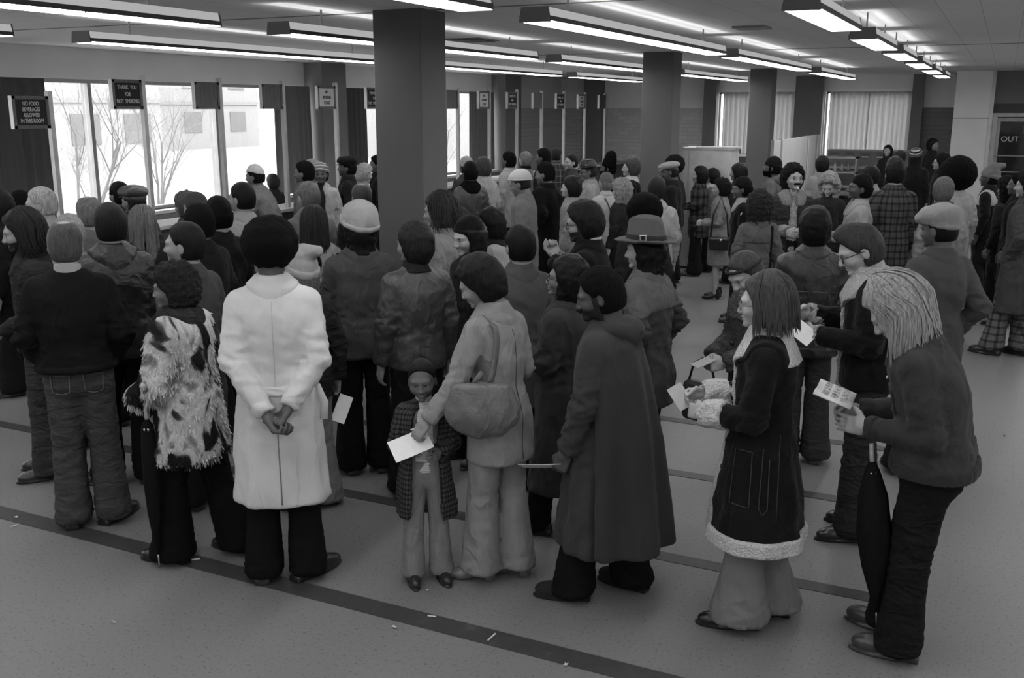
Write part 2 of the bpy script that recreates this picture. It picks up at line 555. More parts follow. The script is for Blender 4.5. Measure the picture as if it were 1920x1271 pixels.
for n, (a, b_) in enumerate(wins):
    fr = MB()
    fr.box(XL - 0.2, XL - 0.08, a, b_, WZ0, WZ0 + 0.05)
    fr.box(XL - 0.2, XL - 0.08, a, b_, WZ1 - 0.05, WZ1)
    fr.box(XL - 0.2, XL - 0.08, a, a + 0.05, WZ0, WZ1)
    fr.box(XL - 0.2, XL - 0.08, b_ - 0.05, b_, WZ0, WZ1)
    w = struct(fr.build('window_%d' % (n + 1), FRAME))
    ms = {0: [4.7], 1: [9.98, 12.43], 2: [17.3, 19.75]}[n]
    for y in ms:
        MB().box(XL - 0.22, XL - 0.09, y - 0.03, y + 0.03, WZ0, WZ1).build('mullion', mat('metal', 0.3), w)
    es = [a + 0.05] + [q for y in ms for q in (y - 0.04, y + 0.04)] + [b_ - 0.05]
    for q0, q1 in zip(es[0::2], es[1::2]):
        MB().box(XL - 0.16, XL - 0.152, q0, q1, WZ0 + 0.05, WZ1 - 0.05).build('pane', GLASS, w)

def curtain(name, p0, p1, z0, z1, pleat, depth, material, label, taper=0.0, gap=None, seed=0):
    """pleated cloth hanging between two floor points"""
    rnd = random.Random(seed)
    p0, p1 = np.array(p0, float), np.array(p1, float)
    L = np.linalg.norm(p1 - p0)
    d = (p1 - p0) / L
    nrm = np.array([-d[1], d[0]])
    nu = max(24, int(L / pleat * 8)); nz = 10
    ph = [rnd.uniform(-0.5, 0.5) for _ in range(64)]
    vs, fs = [], []
    for side in (0, 1):
        for k in range(nz + 1):
            t = k / nz
            for i in range(nu + 1):
                u = i / nu
                s = u * L / pleat
                q = depth * (0.75 + 0.4 * ph[int(s) % 60]) * math.sin(2 * math.pi * s + ph[(int(s) + 7) % 60] * 0.8 + 0.5 * math.sin(t * 2 + s)) * (0.65 + 0.35 * t)
                uu = u * (1 - taper * t) * L
                p = p0 + d * uu + nrm * (q + (0.004 if side else -0.004))
                vs.append((p[0], p[1], z1 + (z0 - z1) * t))
    W = nu + 1; off = W * (nz + 1)
    for k in range(nz):
        for i in range(nu):
            a = k * W + i
            fs.append((a, a + 1, a + W + 1, a + W))
            fs.append((off + a, off + a + W, off + a + W + 1, off + a + 1))
    for k in range(nz):
        for i in (0, nu):
            a = k * W + i
            fs.append((a, a + W, off + a + W, off + a))
    for i in range(nu):
        for k in (0, nz):
            a = k * W + i
            fs.append((a, off + a, off + a + 1, a + 1))
    o = MB().add(vs, fs).build(name, material, None, True)
    return tag(o, label, 'curtain')
CUR_D = curtain_mat('dark_drape', 0.12, 0.12)
CUR_M = curtain_mat('grey_drape', 0.22, 0.3)
CUR_L = curtain_mat('pale_drape', 0.62, 0.5)
xc = XL + 0.10
curtain('curtain', (xc, 7.0), (xc, 9.12), 0.98, 2.77, 0.17, 0.045, CUR_D, 'dark pleated curtain at the left end of the big window', seed=1)
curtain('curtain', (xc + 0.05, 13.55), (xc + 0.05, 14.52), 0.98, 2.77, 0.15, 0.045, CUR_M, 'grey pleated curtain between the wide window and the wall pilaster', seed=2)
curtain('curtain', (xc, 15.4), (xc, 16.35), 0.98, 2.77, 0.15, 0.045, CUR_D, 'dark curtain right of the wall pilaster, beside the near column', seed=3)
curtain('curtain', (xc, 20.5), (xc, 21.7), 0.98, 2.77, 0.15, 0.045, CUR_M, 'grey curtain at the right end of the window beyond the near column', seed=4)

# far wall ---------------------------------------------------------
fb = MB()
fb.box(XL - 0.3, XR, YF, YF + 0.3, 2.80, CEIL)
fb.box(XL - 0.3, XR, YF, YF + 0.3, 0, 0.9)
for a, b_ in ((XL - 0.3, -6.72), (-4.75, -4.05), (-2.05, XR)):
    fb.box(a, b_, YF, YF + 0.3, 0.9, 2.80)
wall_far = struct(fb.build('wall_far', mat('paint', 0.92)))
BR = brick_material(0.22)
MB().box(XL, -7.05, YF - 0.03, YF, 0, 2.40).build('brick_panel', brick_material(0.64), wall_far)
MB().box(-1.80, -1.0, YF - 0.03, YF, 0, 2.42).build('brick_panel', BR, wall_far)
for a, b_ in ((-10.35, -9.85), (-7.05, -6.72), (-4.75, -4.08), (-2.05, -1.80)):
    MB().box(a, b_, YF - 0.25, YF, 0, CEIL).build('pilaster', MPIL, wall_far)
for n, (a, b_) in enumerate(((-6.72, -4.75), (-4.05, -2.05))):
    fr = MB()
    fr.box(a, b_, YF + 0.06, YF + 0.14, 0.9, 0.95); fr.box(a, b_, YF + 0.06, YF + 0.14, 2.75, 2.8)
    fr.box(a, a + 0.05, YF + 0.06, YF + 0.14, 0.9, 2.8); fr.box(b_ - 0.05, b_, YF + 0.06, YF + 0.14, 0.9, 2.8)
    w = struct(fr.build('window_%d' % (n + 4), FRAME))
    MB().box(a + 0.05, b_ - 0.05, YF + 0.1, YF + 0.108, 0.95, 2.75).build('pane', GLASS, w)
yc = YF - 0.06
curtain('curtain', (-6.58, yc), (-4.78, yc), 0.95, 2.80, 0.12, 0.055, CUR_L, 'pale drawn curtain partly behind the third square column', seed=5)
curtain('curtain', (-3.94, yc), (-3.0, yc), 0.95, 2.80, 0.12, 0.055, CUR_L, 'pale drawn curtain, left half of the far right window', seed=6)
curtain('curtain', (-3.02, yc), (-2.06, yc), 0.95, 2.80, 0.12, 0.055, CUR_L, 'pale drawn curtain, right half of the far right window', seed=7)

# square columns ---------------------------------------------------
for i, yy in enumerate((7.15, 14.05, 20.80, 0.3)):
    if i == 3:
        continue
    cb = MB()
    c = 0.012
    x0, x1, y0, y1 = -4.755, -4.30, yy, yy + 0.42
    cb.prism([(x0 + c, y0), (x1 - c, y0), (x1, y0 + c), (x1, y1 - c), (x1 - c, y1), (x0 + c, y1), (x0, y1 - c), (x0, y0 + c)], 'z', 0.0, CEIL)
    o = struct(cb.build('column_%d' % (i + 1), MCOL))
    bb = MB(); bb.box(x0 - 0.012, x1 + 0.012, y0 - 0.012, y1 + 0.012, 0, 0.1); bb.build('base_trim', mat('plain', 0.05), o)
    o['label'] = ['broad dark square column nearest the camera', 'second square column, behind the wide-brimmed hat', 'third square column, near the far curtains'][i]

# white pier, door wall -------------------------------------------
pier = struct(MB().box(-1.05, -0.34, 24.2, YF, 0, CEIL).build('wall_pier', mat('paint', 0.85)))
pier['label'] = 'white clad pier beside the exit door'
MB().box(-1.055, -0.335, 24.19, 24.2, 2.185, 2.20).build('seam', mat('plain', 0.2), pier)
MB().box(-0.34, -0.27, 24.17, 24.3, 0, CEIL).build('edge_strip', mat('metal', 0.6), pier)
dw = MB()
dw.box(-0.27, XR, 24.25, 24.4, 2.50, CEIL)
dw.box(0.82, XR, 24.25, 24.4, 0, 2.5)
wall_door = struct(dw.build('wall_door', MDK))
MB().box(-0.27, 0.82, 24.26, 24.36, 2.30, 2.5).build('transom_panel', mat('paint', 0.09), wall_door)
df = MB()
df.box(-0.27, 0.82, 24.22, 24.36, 2.22, 2.30)
df.box(-0.27, -0.17, 24.22, 24.36, 0, 2.22)
df.box(0.74, 0.82, 24.22, 24.36, 0, 2.22)
door = struct(df.build('door_1', mat('metal', 0.42)))
dl = MB()
for q in ((-0.17, -0.10, 0.02, 2.2), (0.67, 0.74, 0.02, 2.2), (-0.10, 0.67, 2.12, 2.2), (-0.10, 0.67, 0.02, 0.2)):
    dl.box(q[0], q[1], 24.25, 24.30, q[2], q[3])
leaf = dl.build('door_leaf', mat('metal', 0.32), door)
def dark_glass():
    m, nt, b = _nodes('dark_door_glass', 0.08, 0.5)
    v = _coord(nt)
    nt.links.new(_ramp(nt, _noise(nt, v, 2.5, 3), [(0.3, 0.02), (0.7, 0.05)]), b.inputs['Base Color'])
    return m
MB().box(-0.10, 0.67, 24.27, 24.28, 0.2, 2.12).build('pane', dark_glass(), door)
for z in (1.40, 1.06):
    MB().tube([(-0.15, 24.20, z), (0.70, 24.20, z)], 0.018, 8).build('push_bar', mat('chrome', 0.8), leaf)
MB().box(-0.08, 0.30, 24.255, 24.265, 1.66, 1.84).build('sign_plate', mat('plain', 0.02), door)
text_mesh('OUT', 0.165, 'lettering', mat('plain', 0.6), door, Matrix.Translation((0.11, 24.25, 1.75)) @ Matrix.Rotation(math.pi / 2, 4, 'X'))
MB().box(0.34, 0.50, 24.255, 24.265, 1.86, 2.05).build('notice', mat('paper', 0.10), door)
struct(MB().box(XR, XR + 0.2, YB, YF + 0.3, 0, CEIL).build('wall_right', MW))
struct(MB().box(XL - 0.3, XR + 0.2, YB - 0.2, YB, 0, CEIL).build('wall_back', MW))

# ceiling lights ---------------------------------------------------
LENS = emit_mat('fluorescent_diffuser', 1.0, LAMP)
SIDE = emit_mat('translucent_light_side', 1.0, 0.42)
RAIL = mat('metal', 0.07)
CAPM = mat('metal', 0.17)
def ceiling_light(xc_, y0, y1, npan, label):
    w = 0.105
    zb, zt = 2.96, 3.045
    L = y1 - y0
    t = empty('ceiling_light', (xc_, y0, zb), 0, label, 'ceiling light', 'fluorescent ceiling lights in rows')
    MB().box(-w - 0.008, -w + 0.004, 0, L, 0, 0.03).build('rail', RAIL, t)
    MB().box(w - 0.004, w + 0.008, 0, L, 0, 0.03).build('rail', RAIL, t)
    for s in (-1, 1):
        MB().prism([(s * w, 0.03), (s * (w - 0.004), 0.03), (s * (w - 0.016), zt - zb), (s * (w - 0.012), zt - zb)], 'y', 0.01, L - 0.01).build('side_panel', SIDE, t)
    for y in (0, L):
        MB().prism([(-w - 0.008, -0.008), (w + 0.008, -0.008), (w + 0.004, 0.022), (w - 0.008, zt - zb + 0.004), (-w + 0.008, zt - zb + 0.004), (-w - 0.004, 0.022)], 'y', y - 0.006, y + 0.006).build('end_cap', CAPM, t)
    for i in range(npan):
        a, b_ = L * i / npan + 0.008, L * (i + 1) / npan - 0.008
        MB().box(-w + 0.004, w - 0.004, a, b_, -0.006, 0.010).build('diffuser', LENS, t)
    for i in range(npan + 1):
        y = min(max(L * i / npan, 0.02), L - 0.02)
        MB().box(-w + 0.004, w - 0.004, y - 0.006, y + 0.006, -0.007, 0.014).build('divider', CAPM, t)
    for y in (0.12 * L, 0.88 * L):
        MB().box(-0.006, 0.006, y - 0.006, y + 0.006, zt - zb - 0.01, CEIL - zb).build('hanger', CAPM, t)
    # lamp tubes that also throw light up through the open top
    MB().box(-w + 0.03, w - 0.03, 0.05, L - 0.05, 0.05, 0.056).build('lamp_tray', UPL, t)
    return t
UPL = emit_mat('lamp_tray_glow', 1.0, 1.7)
rows = [(-7.25, [(1.0, 5.65), (6.40, 11.0), (11.66, 16.75), (17.4, 21.2)], 4, 'row nearest the windows'),
        (-5.10, [(1.0, 5.62), (6.38, 10.97), (11.66, 16.3), (17.0, 21.7)], 4, 'second row from the windows'),
        (-2.85, [(0.9, 5.38), (6.20, 10.85), (11.40, 16.1), (17.0, 21.1)], 4, 'third row from the windows'),
        (-1.13, [(0.8, 2.6), (3.45, 5.25), (6.15, 7.96), (8.92, 10.72), (11.38, 13.15), (14.03, 15.8), (16.64, 18.4), (19.3, 21.0)], 2, 'row of short lights on the right'),
        (1.1, [(1.0, 5.6), (6.35, 11.0), (11.66, 16.3), (17.0, 21.6)], 4, 'added row out of frame on the right'),  # unseen row, added to help light the room
        (3.4, [(1.0, 5.6), (6.35, 11.0), (11.66, 16.3), (17.0, 21.6)], 4, 'outermost added row, out of frame on the right')]  # second unseen row, likewise put in for its light
ordn = ['first', 'second', 'third', 'fourth', 'fifth', 'sixth', 'seventh', 'eighth']
for (xc_, segs, npan, rname) in rows:
    for i, (a, b_) in enumerate(segs):
        ceiling_light(xc_, a, b_, npan, '%s fluorescent light from the near end, %s' % (ordn[i], rname))
for xc_ in (-7.25, -5.1, -2.85, -0.9, 1.1, 3.4):  # unseen fixtures behind the camera, added for the room's illumination
    ceiling_light(xc_, -4.4, 0.2, 4, 'added fluorescent light behind the camera, row %s' % {-7.25: 'nearest the windows', -5.1: 'two from the windows', -2.85: 'three from the windows', -0.9: 'four from the windows', 1.1: 'five from the windows', 3.4: 'farthest from the windows'}[xc_])
# ceiling vent
cv = empty('ceiling_vent', (-5.7, 12.0, CEIL - 0.01), 0, 'small dark square vent in the ceiling beside the near column', 'vent')
p = atz(882, 74, CEIL); cv.location = (p[0], p[1], CEIL - 0.012)
MB().box(-0.25, 0.25, -0.25, 0.25, 0, 0.012).build('frame', mat('metal', 0.16), cv)
for i in range(6):
    MB().box(-0.22, 0.22, -0.2 + i * 0.075, -0.17 + i * 0.075, -0.01, 0.0).build('slat', mat('metal', 0.10), cv)
p = atz(1410, 50, CEIL)
tag(MB().box(-0.16, 0.16, -0.16, 0.16, -0.01, 0.012).build('ceiling_vent', mat('metal', 0.25)), 'small faint grey plate in the ceiling right of the lamps', 'vent').location = (p[0], p[1], CEIL - 0.012)

# service counter with sign posts ---------------------------------
ct = empty('service_counter', (-8.85, 5.0, 0), 0, 'long service counter along the windows behind the crowd', 'counter')
MB().box(-0.25, 0.10, 0, 20.0, 0, 1.03).build('front_panel', mat('wood', 0.10), ct)
MB().box(-0.35, 0.2, 0, 20.0, 1.03, 1.07).build('counter_top', mat('plain', 0.36), ct)
POLE = mat('metal', 0.34)
BOARD = mat('wood', 0.085)
def sign_post(y, ztop, kind, label):
    t = empty('sign_post', (-8.8, y, 1.07), 0, label, 'sign', 'sign posts along the service counter')
    h = ztop - 1.07
    MB().box(-0.026, 0.026, -0.026, 0.026, 0, h).build('post', POLE, t)
    zb, zt = h - 0.37, h - 0.05
    y0, y1 = -0.45, -0.026
    bd = MB().box(-0.018, 0.018, y0, y1, zb, zt).build('board', BOARD, t)
    for (a, b_, c, d) in ((y0, y0 + 0.035, zb, zt), (y1 - 0.035, y1, zb, zt), (y0, y1, zb, zb + 0.03), (y0, y1, zt - 0.03, zt)):
        MB().box(0.018, 0.026, a, b_, c, d).build('frame_strip', BOARD, bd)
    MB().box(-0.02, 0.027, y0 - 0.006, y0, zb, zt).build('edge_strip', mat('metal', 0.5), bd)
    if kind:
        light = kind == 'smoke_white'
        MB().box(0.018, 0.022, y0 + 0.04, y1 - 0.04, zb + 0.035, zt - 0.035).build('letter_panel', mat('plain', 0.45 if light else 0.012), bd)
        lines = {'food': ['NO FOOD', 'BEVERAGES', 'ALLOWED', 'IN THIS ROOM'], 'thank': ['THANK  YOU', 'FOR', 'NOT  SMOKING'],
                 'smoke_white': ['NO', 'SMOKING', 'PLEASE']}[kind]
        n = len(lines)
        for i, s in enumerate(lines):
            zc = (zb + zt) / 2 + ((n - 1) / 2 - i) * (0.056 if n > 3 else 0.075)
            M = Matrix.Translation((0.024, (y0 + y1) / 2, zc)) @ Matrix.Rotation(math.pi / 2, 4, 'Z') @ Matrix.Rotation(math.pi / 2, 4, 'X') @ Matrix.Scale(0.72, 4, (1, 0, 0))
            text_mesh(s, 0.056 if n > 3 else 0.062, 'lettering', mat('plain', 0.05 if light else 0.5), bd, M)
    return t
posts = [(7.29, 2.57, 'food', 'sign reading no food beverages allowed, lowest and leftmost of the posts'),
         (8.55, 2.76, 'thank', 'dark sign reading thank you for not smoking, against the bright window'),
         (9.80, 2.76, None, 'blank dark sign board, left of the two against the window'),
         (11.02, 2.76, None, 'blank dark sign board overlapping the grey curtain'),
         (12.22, 2.76, 'smoke_white', 'white no smoking please sign in front of the wall pilaster'),
         (13.44, 2.76, 'thank', 'dark lettered sign half hidden by the left edge of the near column'),
         (14.66, 2.76, 'thank', 'dark lettered sign hidden behind the near column'),
         (15.88, 2.76, None, 'blank dark sign just right of the near column'),
         (17.10, 2.76, 'smoke_white', 'white no smoking sign in front of the curtain beyond the near column'),
         (18.30, 2.76, 'thank', 'small dark lettered sign in front of the far left pilaster'),
         (19.50, 2.76, None, 'small blank sign board third to the left of the last post'),
         (20.70, 2.76, 'thank', 'small dark lettered sign before the pale upper wall'),
         (21.94, 2.76, 'smoke_white', 'smallest white sign, next to last post'),
         (23.25, 2.76, None, 'last and farthest sign post with a blank board')]
for q in posts:
    sign_post(*q)

# furniture at the far end ----------------------------------------
def tall_cabinet():
    t = empty('tall_cabinet', (-4.19, 14.75, 0), 0, 'tall pale cabinet right of the second column', 'cabinet')
    MB().box(-0.12, 0.60, 0, 0.5, 0.04, 1.80).build('body', mat('metal', 0.62), t)
    MB().box(-0.02, 0.58, -0.02, 0, 0.08, 1.78).build('door', mat('metal', 0.60), t)
    MB().box(-0.14, 0.62, -0.02, 0.52, 1.80, 1.83).build('top', mat('metal', 0.46), t)
    MB().box(-0.12, 0.6, 0, 0.48, 0, 0.04).build('plinth', mat('plain', 0.05), t)
tall_cabinet()
for k in range(3):
    o = MB().box(-0.14, 0.14, -0.1, 0.1, 0, 0.012).build('paper_stack', mat('paper', 0.7))
    tag(o, ['loose white papers on top of the tall pale cabinet, left sheet', 'loose white papers on top of the tall pale cabinet, middle sheet', 'loose white papers on top of the tall pale cabinet, right sheet'][k], 'paper')
    o.location = (-4.0 + k * 0.17, 14.9 + 0.04 * k, 1.83 + 0.001 * k); o.rotation_euler = (0, 0, 0.3 * k)
def file_cabinet(x, y, h, label, g):
    t = empty('file_cabinet', (x, y, 0), 0, label, 'cabinet', 'dark filing cabinets behind the crowd')
    MB().box(-0.24, 0.24, 0, 0.62, 0.03, h).build('body', mat('metal', g), t)
    n = 4
    for i in range(n):
        z0 = 0.06 + (h - 0.08) * i / n
        d = MB().box(-0.225, 0.225, -0.015, 0, z0, z0 + (h - 0.08) / n - 0.015).build('drawer', mat('metal', g * 1.1), t)
        MB().box(-0.06, 0.06, -0.035, -0.015, z0 + 0.18, z0 + 0.20).build('handle', mat('chrome', 0.5), d)
file_cabinet(-5.62, 22.2, 1.36, 'dark filing cabinet, left of the pair beside the third column', 0.045)
file_cabinet(-5.10, 22.2, 1.36, 'dark filing cabinet, right of the pair beside the third column', 0.05)
file_cabinet(-5.75, 22.95, 1.50, 'dark filing cabinet behind the pair, slightly taller', 0.04)
for k, (x, l) in enumerate(((-5.62, 'white papers on the left dark filing cabinet'), (-5.12, 'white papers on the right dark filing cabinet'))):
    o = tag(MB().box(-0.16, 0.16, -0.12, 0.12, 0, 0.05).build('paper_stack', mat('paper', 0.65)), l, 'paper')
    o.location = (x, 22.45, 1.36)
scr = empty('folding_screen', (-3.62, 17.8, 0), 0, 'pale folding screen partition right of the third column', 'screen')
ys = [0, 0.67, 2.15, 3.4, 4.1, 4.5, 4.8]
for i in range(6):
    MB().box(-0.02 + 0.03 * (i % 2), 0.02 + 0.03 * (i % 2), ys[i] + 0.01, ys[i + 1] - 0.01, 0.1, 1.85).build('panel', mat('paint', 0.62), scr)
    MB().box(-0.022, 0.03, ys[i] - 0.01, ys[i] + 0.01, 0, 1.86).build('post', mat('metal', 0.25), scr)
cr = empty('record_counter', (-3.6, 23.6, 0), 0, 'long grey record cabinet with label holders below the far curtains', 'counter')
MB().box(0, 2.0, 0.3, 0.8, 0, 1.46).build('body', mat('metal', 0.15), cr)
MB().box(-0.05, 2.05, -0.3, 0.3, 1.10, 1.14).build('counter_top', mat('plain', 0.42), cr)
MB().box(0, 2.0, -0.25, 0.3, 0, 1.10).build('base_unit', mat('wood', 0.14), cr)
MB().box(-0.02, 2.02, 0.28, 0.82, 1.46, 1.48).build('top', mat('metal', 0.25), cr)
for i in range(6):
    h_ = MB().box(0.06 + i * 0.33, 0.26 + i * 0.33, 0.285, 0.30, 1.30, 1.42).build('drawer', mat('metal', 0.10), cr)
    MB().box(0.08 + i * 0.33, 0.24 + i * 0.33, 0.278, 0.285, 1.32, 1.345).build('label_holder', mat('paper', 0.6), h_)
desk = empty('office_desk', (-3.3, 20.6, 0), 0, 'dark office desk behind the woman with big blonde curls', 'desk')
MB().box(0, 1.5, 0, 0.75, 0.72, 0.76).build('desk_top', mat('wood', 0.16), desk)
MB().box(0.02, 0.45, 0.03, 0.72, 0, 0.72).build('pedestal', mat('metal', 0.12), desk)
MB().box(1.05, 1.48, 0.03, 0.72, 0, 0.72).build('pedestal', mat('metal', 0.12), desk)
MB().box(0.45, 1.05, 0.6, 0.62, 0.2, 0.72).build('modesty_panel', mat('metal', 0.12), desk)
shelf = empty('desk_shelf', (-3.45, 22.3, 0), 0, 'open pale shelf unit with small items beside the folding screen', 'shelf')
for z in (0.05, 0.75, 1.05, 1.36):
    MB().box(0, 0.7, 0, 0.4, z, z + 0.03).build('shelf_board', mat('plain', 0.38), shelf)
for x in (0, 0.67):
    MB().box(x, x + 0.03, 0, 0.4, 0, 1.39).build('side_panel', mat('plain', 0.3), shelf)
for k in range(4):
    o = MB().lathe([(0.04, 0), (0.042, 0.06), (0.03, 0.12), (0.018, 0.15), (0.018, 0.18)], 10).build('bottle', mat('gloss', 0.5 - 0.1 * k), None, True)
    o.location = (-3.35 + 0.14 * k, 22.45, 1.08)
    tag(o, '%s bottle from the left on the open pale shelf' % ordn[k], 'bottle', 'bottles on the shelf')

# outside the windows ----------------------------------------------
snow = mat('plain', 0.30)
struct(MB().box(-120, XL - 0.35, -60, 120, -1.2, -1.0).build('ground_outside', snow))
struct(MB().box(XL - 0.34, 60, YF + 0.35, 120, -1.2, -1.0).build('ground_beyond', snow))
def building(x, y0, y1, h, g, wg, rows_, cols_, ww, wh, label, z0=1.0, zs=3.4):
    t = empty('office_building', (x, y0, -1.0), 0, label, 'building')
    MB().box(-14, 0, 0, y1 - y0, 0, h).build('wall', mat('plain', g), t)
    L = y1 - y0
    for r in range(rows_):
        for c in range(cols_):
            y = L * (c + 0.5) / cols_
            z = z0 + r * zs
            w_ = MB().box(-0.02, 0.06, y - ww / 2, y + ww / 2, z, z + wh).build('window', mat('plain', wg), t)
        MB().box(0, 0.12, 0, L, z0 + r * zs + wh + 0.6, z0 + r * zs + wh + 0.85).build('ledge', mat('plain', g * 0.85), t)
    return t
building(-46, 12, 46, 15, 0.30, 0.16, 4, 9, 2.0, 1.7, 'pale building with paired windows outside the right part of the window', 1.4, 3.6)
building(-62, 46, 74, 13, 0.30, 0.18, 3, 5, 2.0, 1.7, 'low pale building seen right of the near column', 1.4, 3.6)
building(-70, -30, 44, 17, 0.24, 0.19, 4, 6, 12, 2.2, 'long low building behind the bare trees outside', 1.6, 3.8)
building(-30, 60, 84, 10, 0.3, 0.2, 2, 5, 2, 1.6, 'small building behind the far end of the room', 1.4, 3.6)
def tree(x, y, h, seed, label):
    rnd = random.Random(seed)
    t = empty('bare_tree', (x, y, -1.0), 0, label, 'tree', 'bare trees outside the windows')
    mb, tw = MB(), MB()
    def grow(p, d, L, r, lev):
        n = 4
        pts = [p]; q = p.copy(); dd = d.copy()
        for i in range(n):
            dd = (dd + Vector((rnd.uniform(-1, 1), rnd.uniform(-1, 1), rnd.uniform(-0.3, 0.7))) * 0.16).normalized()
            q = q + dd * (L / n)
            pts.append(q.copy())
        (mb if lev < 2 else tw).tube(pts, [r * (1 - 0.55 * i / n) for i in range(n + 1)], 5 if lev < 2 else 3, cap=False)
        if lev < 4:
            for k in range(5 if lev < 2 else 3):
                i = rnd.randint(1, n)
                a = rnd.uniform(0, 6.28)
                nd = (dd * 0.75 + Vector((math.cos(a), math.sin(a), rnd.uniform(0.0, 0.7))) * 0.7).normalized()
                grow(pts[i], nd, L * rnd.uniform(0.55, 0.75), r * (1 - 0.55 * i / n) * 0.55, lev + 1)
    for k in range(3):
        a = rnd.uniform(0, 6.28)
        grow(Vector((0, 0, 0)), Vector((math.cos(a) * 0.35, math.sin(a) * 0.35, 1)).normalized(), h * 0.5, 0.05, 0)
    mb.build('trunk', mat('plain', 0.14), t)
    tg = tw.build('twigs', mat('plain', 0.17), t)
    tg['kind'] = 'stuff'
tree(-17.5, 13.0, 5.2, 3, 'bare branching tree outside the left window pane')
tree(-19.0, 16.5, 5.6, 5, 'bare branching tree outside the middle window pane')
tree(-21.5, 21.0, 5.0, 8, 'bare branching tree outside near the white capped man')
tree(-28.0, 14.0, 6.0, 11, 'bare tree farther out behind the window mullion')
tree(-22.0, 38.0, 5.0, 12, 'bare tree outside the window right of the near column')
# ================================================================== people: implicit surfaces meshed by surface nets
f32 = np.float32
def surfnet(F, o, h):
    """quad mesh of F=0 on a regular grid; F negative inside"""
    ins = F < 0
    nx, ny, nz = F.shape
    c8 = [(a, b, c) for a in (0, 1) for b in (0, 1) for c in (0, 1)]
    sub = lambda A, a, b, c: A[a:nx - 1 + a, b:ny - 1 + b, c:nz - 1 + c]
    cnt = np.zeros((nx - 1, ny - 1, nz - 1), np.int8)
    for q in c8:
        cnt += sub(ins, *q)
    act = (cnt > 0) & (cnt < 8)
    I, J, K = np.nonzero(act)
    N = len(I)
    if N == 0:
        return np.zeros((0, 3), f32), np.zeros((0, 4), np.int32)
    val = np.stack([F[I + a, J + b, K + c] for a, b, c in c8], 1)
    acc = np.zeros((N, 3), f32); w = np.zeros(N, f32)
    ci = {q: i for i, q in enumerate(c8)}
    for q in c8:
        for ax in range(3):
            if q[ax]:
                continue
            p = list(q); p[ax] = 1
            fa, fb = val[:, ci[q]], val[:, ci[tuple(p)]]
            cr = (fa < 0) != (fb < 0)
            t = np.where(cr, fa / np.where(cr, fa - fb, 1), 0)
            for d in range(3):
                acc[:, d] += np.where(cr, (t if d == ax else q[d]), 0)
            w += cr
    V = np.stack([I, J, K], 1) + acc / w[:, None]
    V = (V * h + np.array(o)).astype(f32)
    idx = np.full((nx - 1, ny - 1, nz - 1), -1, np.int32)
    idx[I, J, K] = np.arange(N)
    Q = []
    for ax in range(3):
        A = ins[:-1] if ax == 0 else ins[:, :-1] if ax == 1 else ins[:, :, :-1]
        B = ins[1:] if ax == 0 else ins[:, 1:] if ax == 1 else ins[:, :, 1:]
        sl = [slice(1, -1)] * 3
        sl[ax] = slice(None)
        A2, B2 = A[tuple(sl)], B[tuple(sl)]
        i, j, k = np.nonzero(A2 != B2)
        flip = A2[i, j, k]
        P = [i, j, k]
        off = [1, 1, 1]; off[ax] = 0
        P = [P[d] + off[d] for d in range(3)]
        u, v = [(1, 2), (2, 0), (0, 1)][ax]
        def cell(du, dv):
            q = [P[0].copy(), P[1].copy(), P[2].copy()]
            q[u] -= du; q[v] -= dv
            return idx[q[0], q[1], q[2]]
        c = np.stack([cell(1, 1), cell(0, 1), cell(0, 0), cell(1, 0)], 1)
        c[~flip] = c[~flip][:, ::-1]
        Q.append(c)
    Q = np.concatenate(Q)
    Q = Q[(Q >= 0).all(1)]
    return V, Q
def vnormals(V, Q):
    n = np.cross(V[Q[:, 2]] - V[Q[:, 0]], V[Q[:, 3]] - V[Q[:, 1]])
    N = np.zeros_like(V)
    for k in range(4):
        for d in range(3):
            N[:, d] += np.bincount(Q[:, k], n[:, d], len(V))
    return N / np.maximum(np.linalg.norm(N, axis=1), 1e-9)[:, None]
def relax(V, Q, it=1, lam=0.5):
    for _ in range(it):
        S = np.zeros_like(V); C = np.zeros(len(V))
        for k in range(4):
            a, b = Q[:, k], Q[:, (k + 1) % 4]
            C += np.bincount(a, minlength=len(V))
            for d in range(3):
                S[:, d] += np.bincount(a, V[b, d], len(V))
        V = (V * (1 - lam) + S / np.maximum(C, 1)[:, None] * lam).astype(f32)
    return V
class Grid:
    def __init__(s, lo, hi, h):
        s.o, s.h = np.array(lo, float), h
        n = np.ceil((np.array(hi) - s.o) / h).astype(int) + 1
        s.ax = [(lo[d] + h * np.arange(n[d])).astype(f32) for d in range(3)]
        s.X, s.Y, s.Z = s.ax[0][:, None, None], s.ax[1][None, :, None], s.ax[2][None, None, :]
        s.shape = tuple(n)
    def mesh(s, F):
        return surfnet(np.broadcast_to(F, s.shape), s.o, s.h)
def smin(a, b, k):
    hh = np.maximum(k - np.abs(a - b), 0) / k
    return np.minimum(a, b) - hh * hh * (k * 0.25)
def smax(a, b, k):
    return -smin(-a, -b, k)
def ell(G, c, r):
    q = np.sqrt(((G.X - c[0]) / r[0]) ** 2 + ((G.Y - c[1]) / r[1]) ** 2 + ((G.Z - c[2]) / r[2]) ** 2)
    return (q - 1) * min(r)
def cone(G, a, b, ra, rb):
    a, b = np.array(a, f32), np.array(b, f32)
    d = b - a; L2 = float(d @ d)
    x, y, z = G.X - a[0], G.Y - a[1], G.Z - a[2]
    t = np.clip((x * d[0] + y * d[1] + z * d[2]) / L2, 0, 1)
    return np.sqrt((x - t * d[0]) ** 2 + (y - t * d[1]) ** 2 + (z - t * d[2]) ** 2) - (ra + (rb - ra) * t)
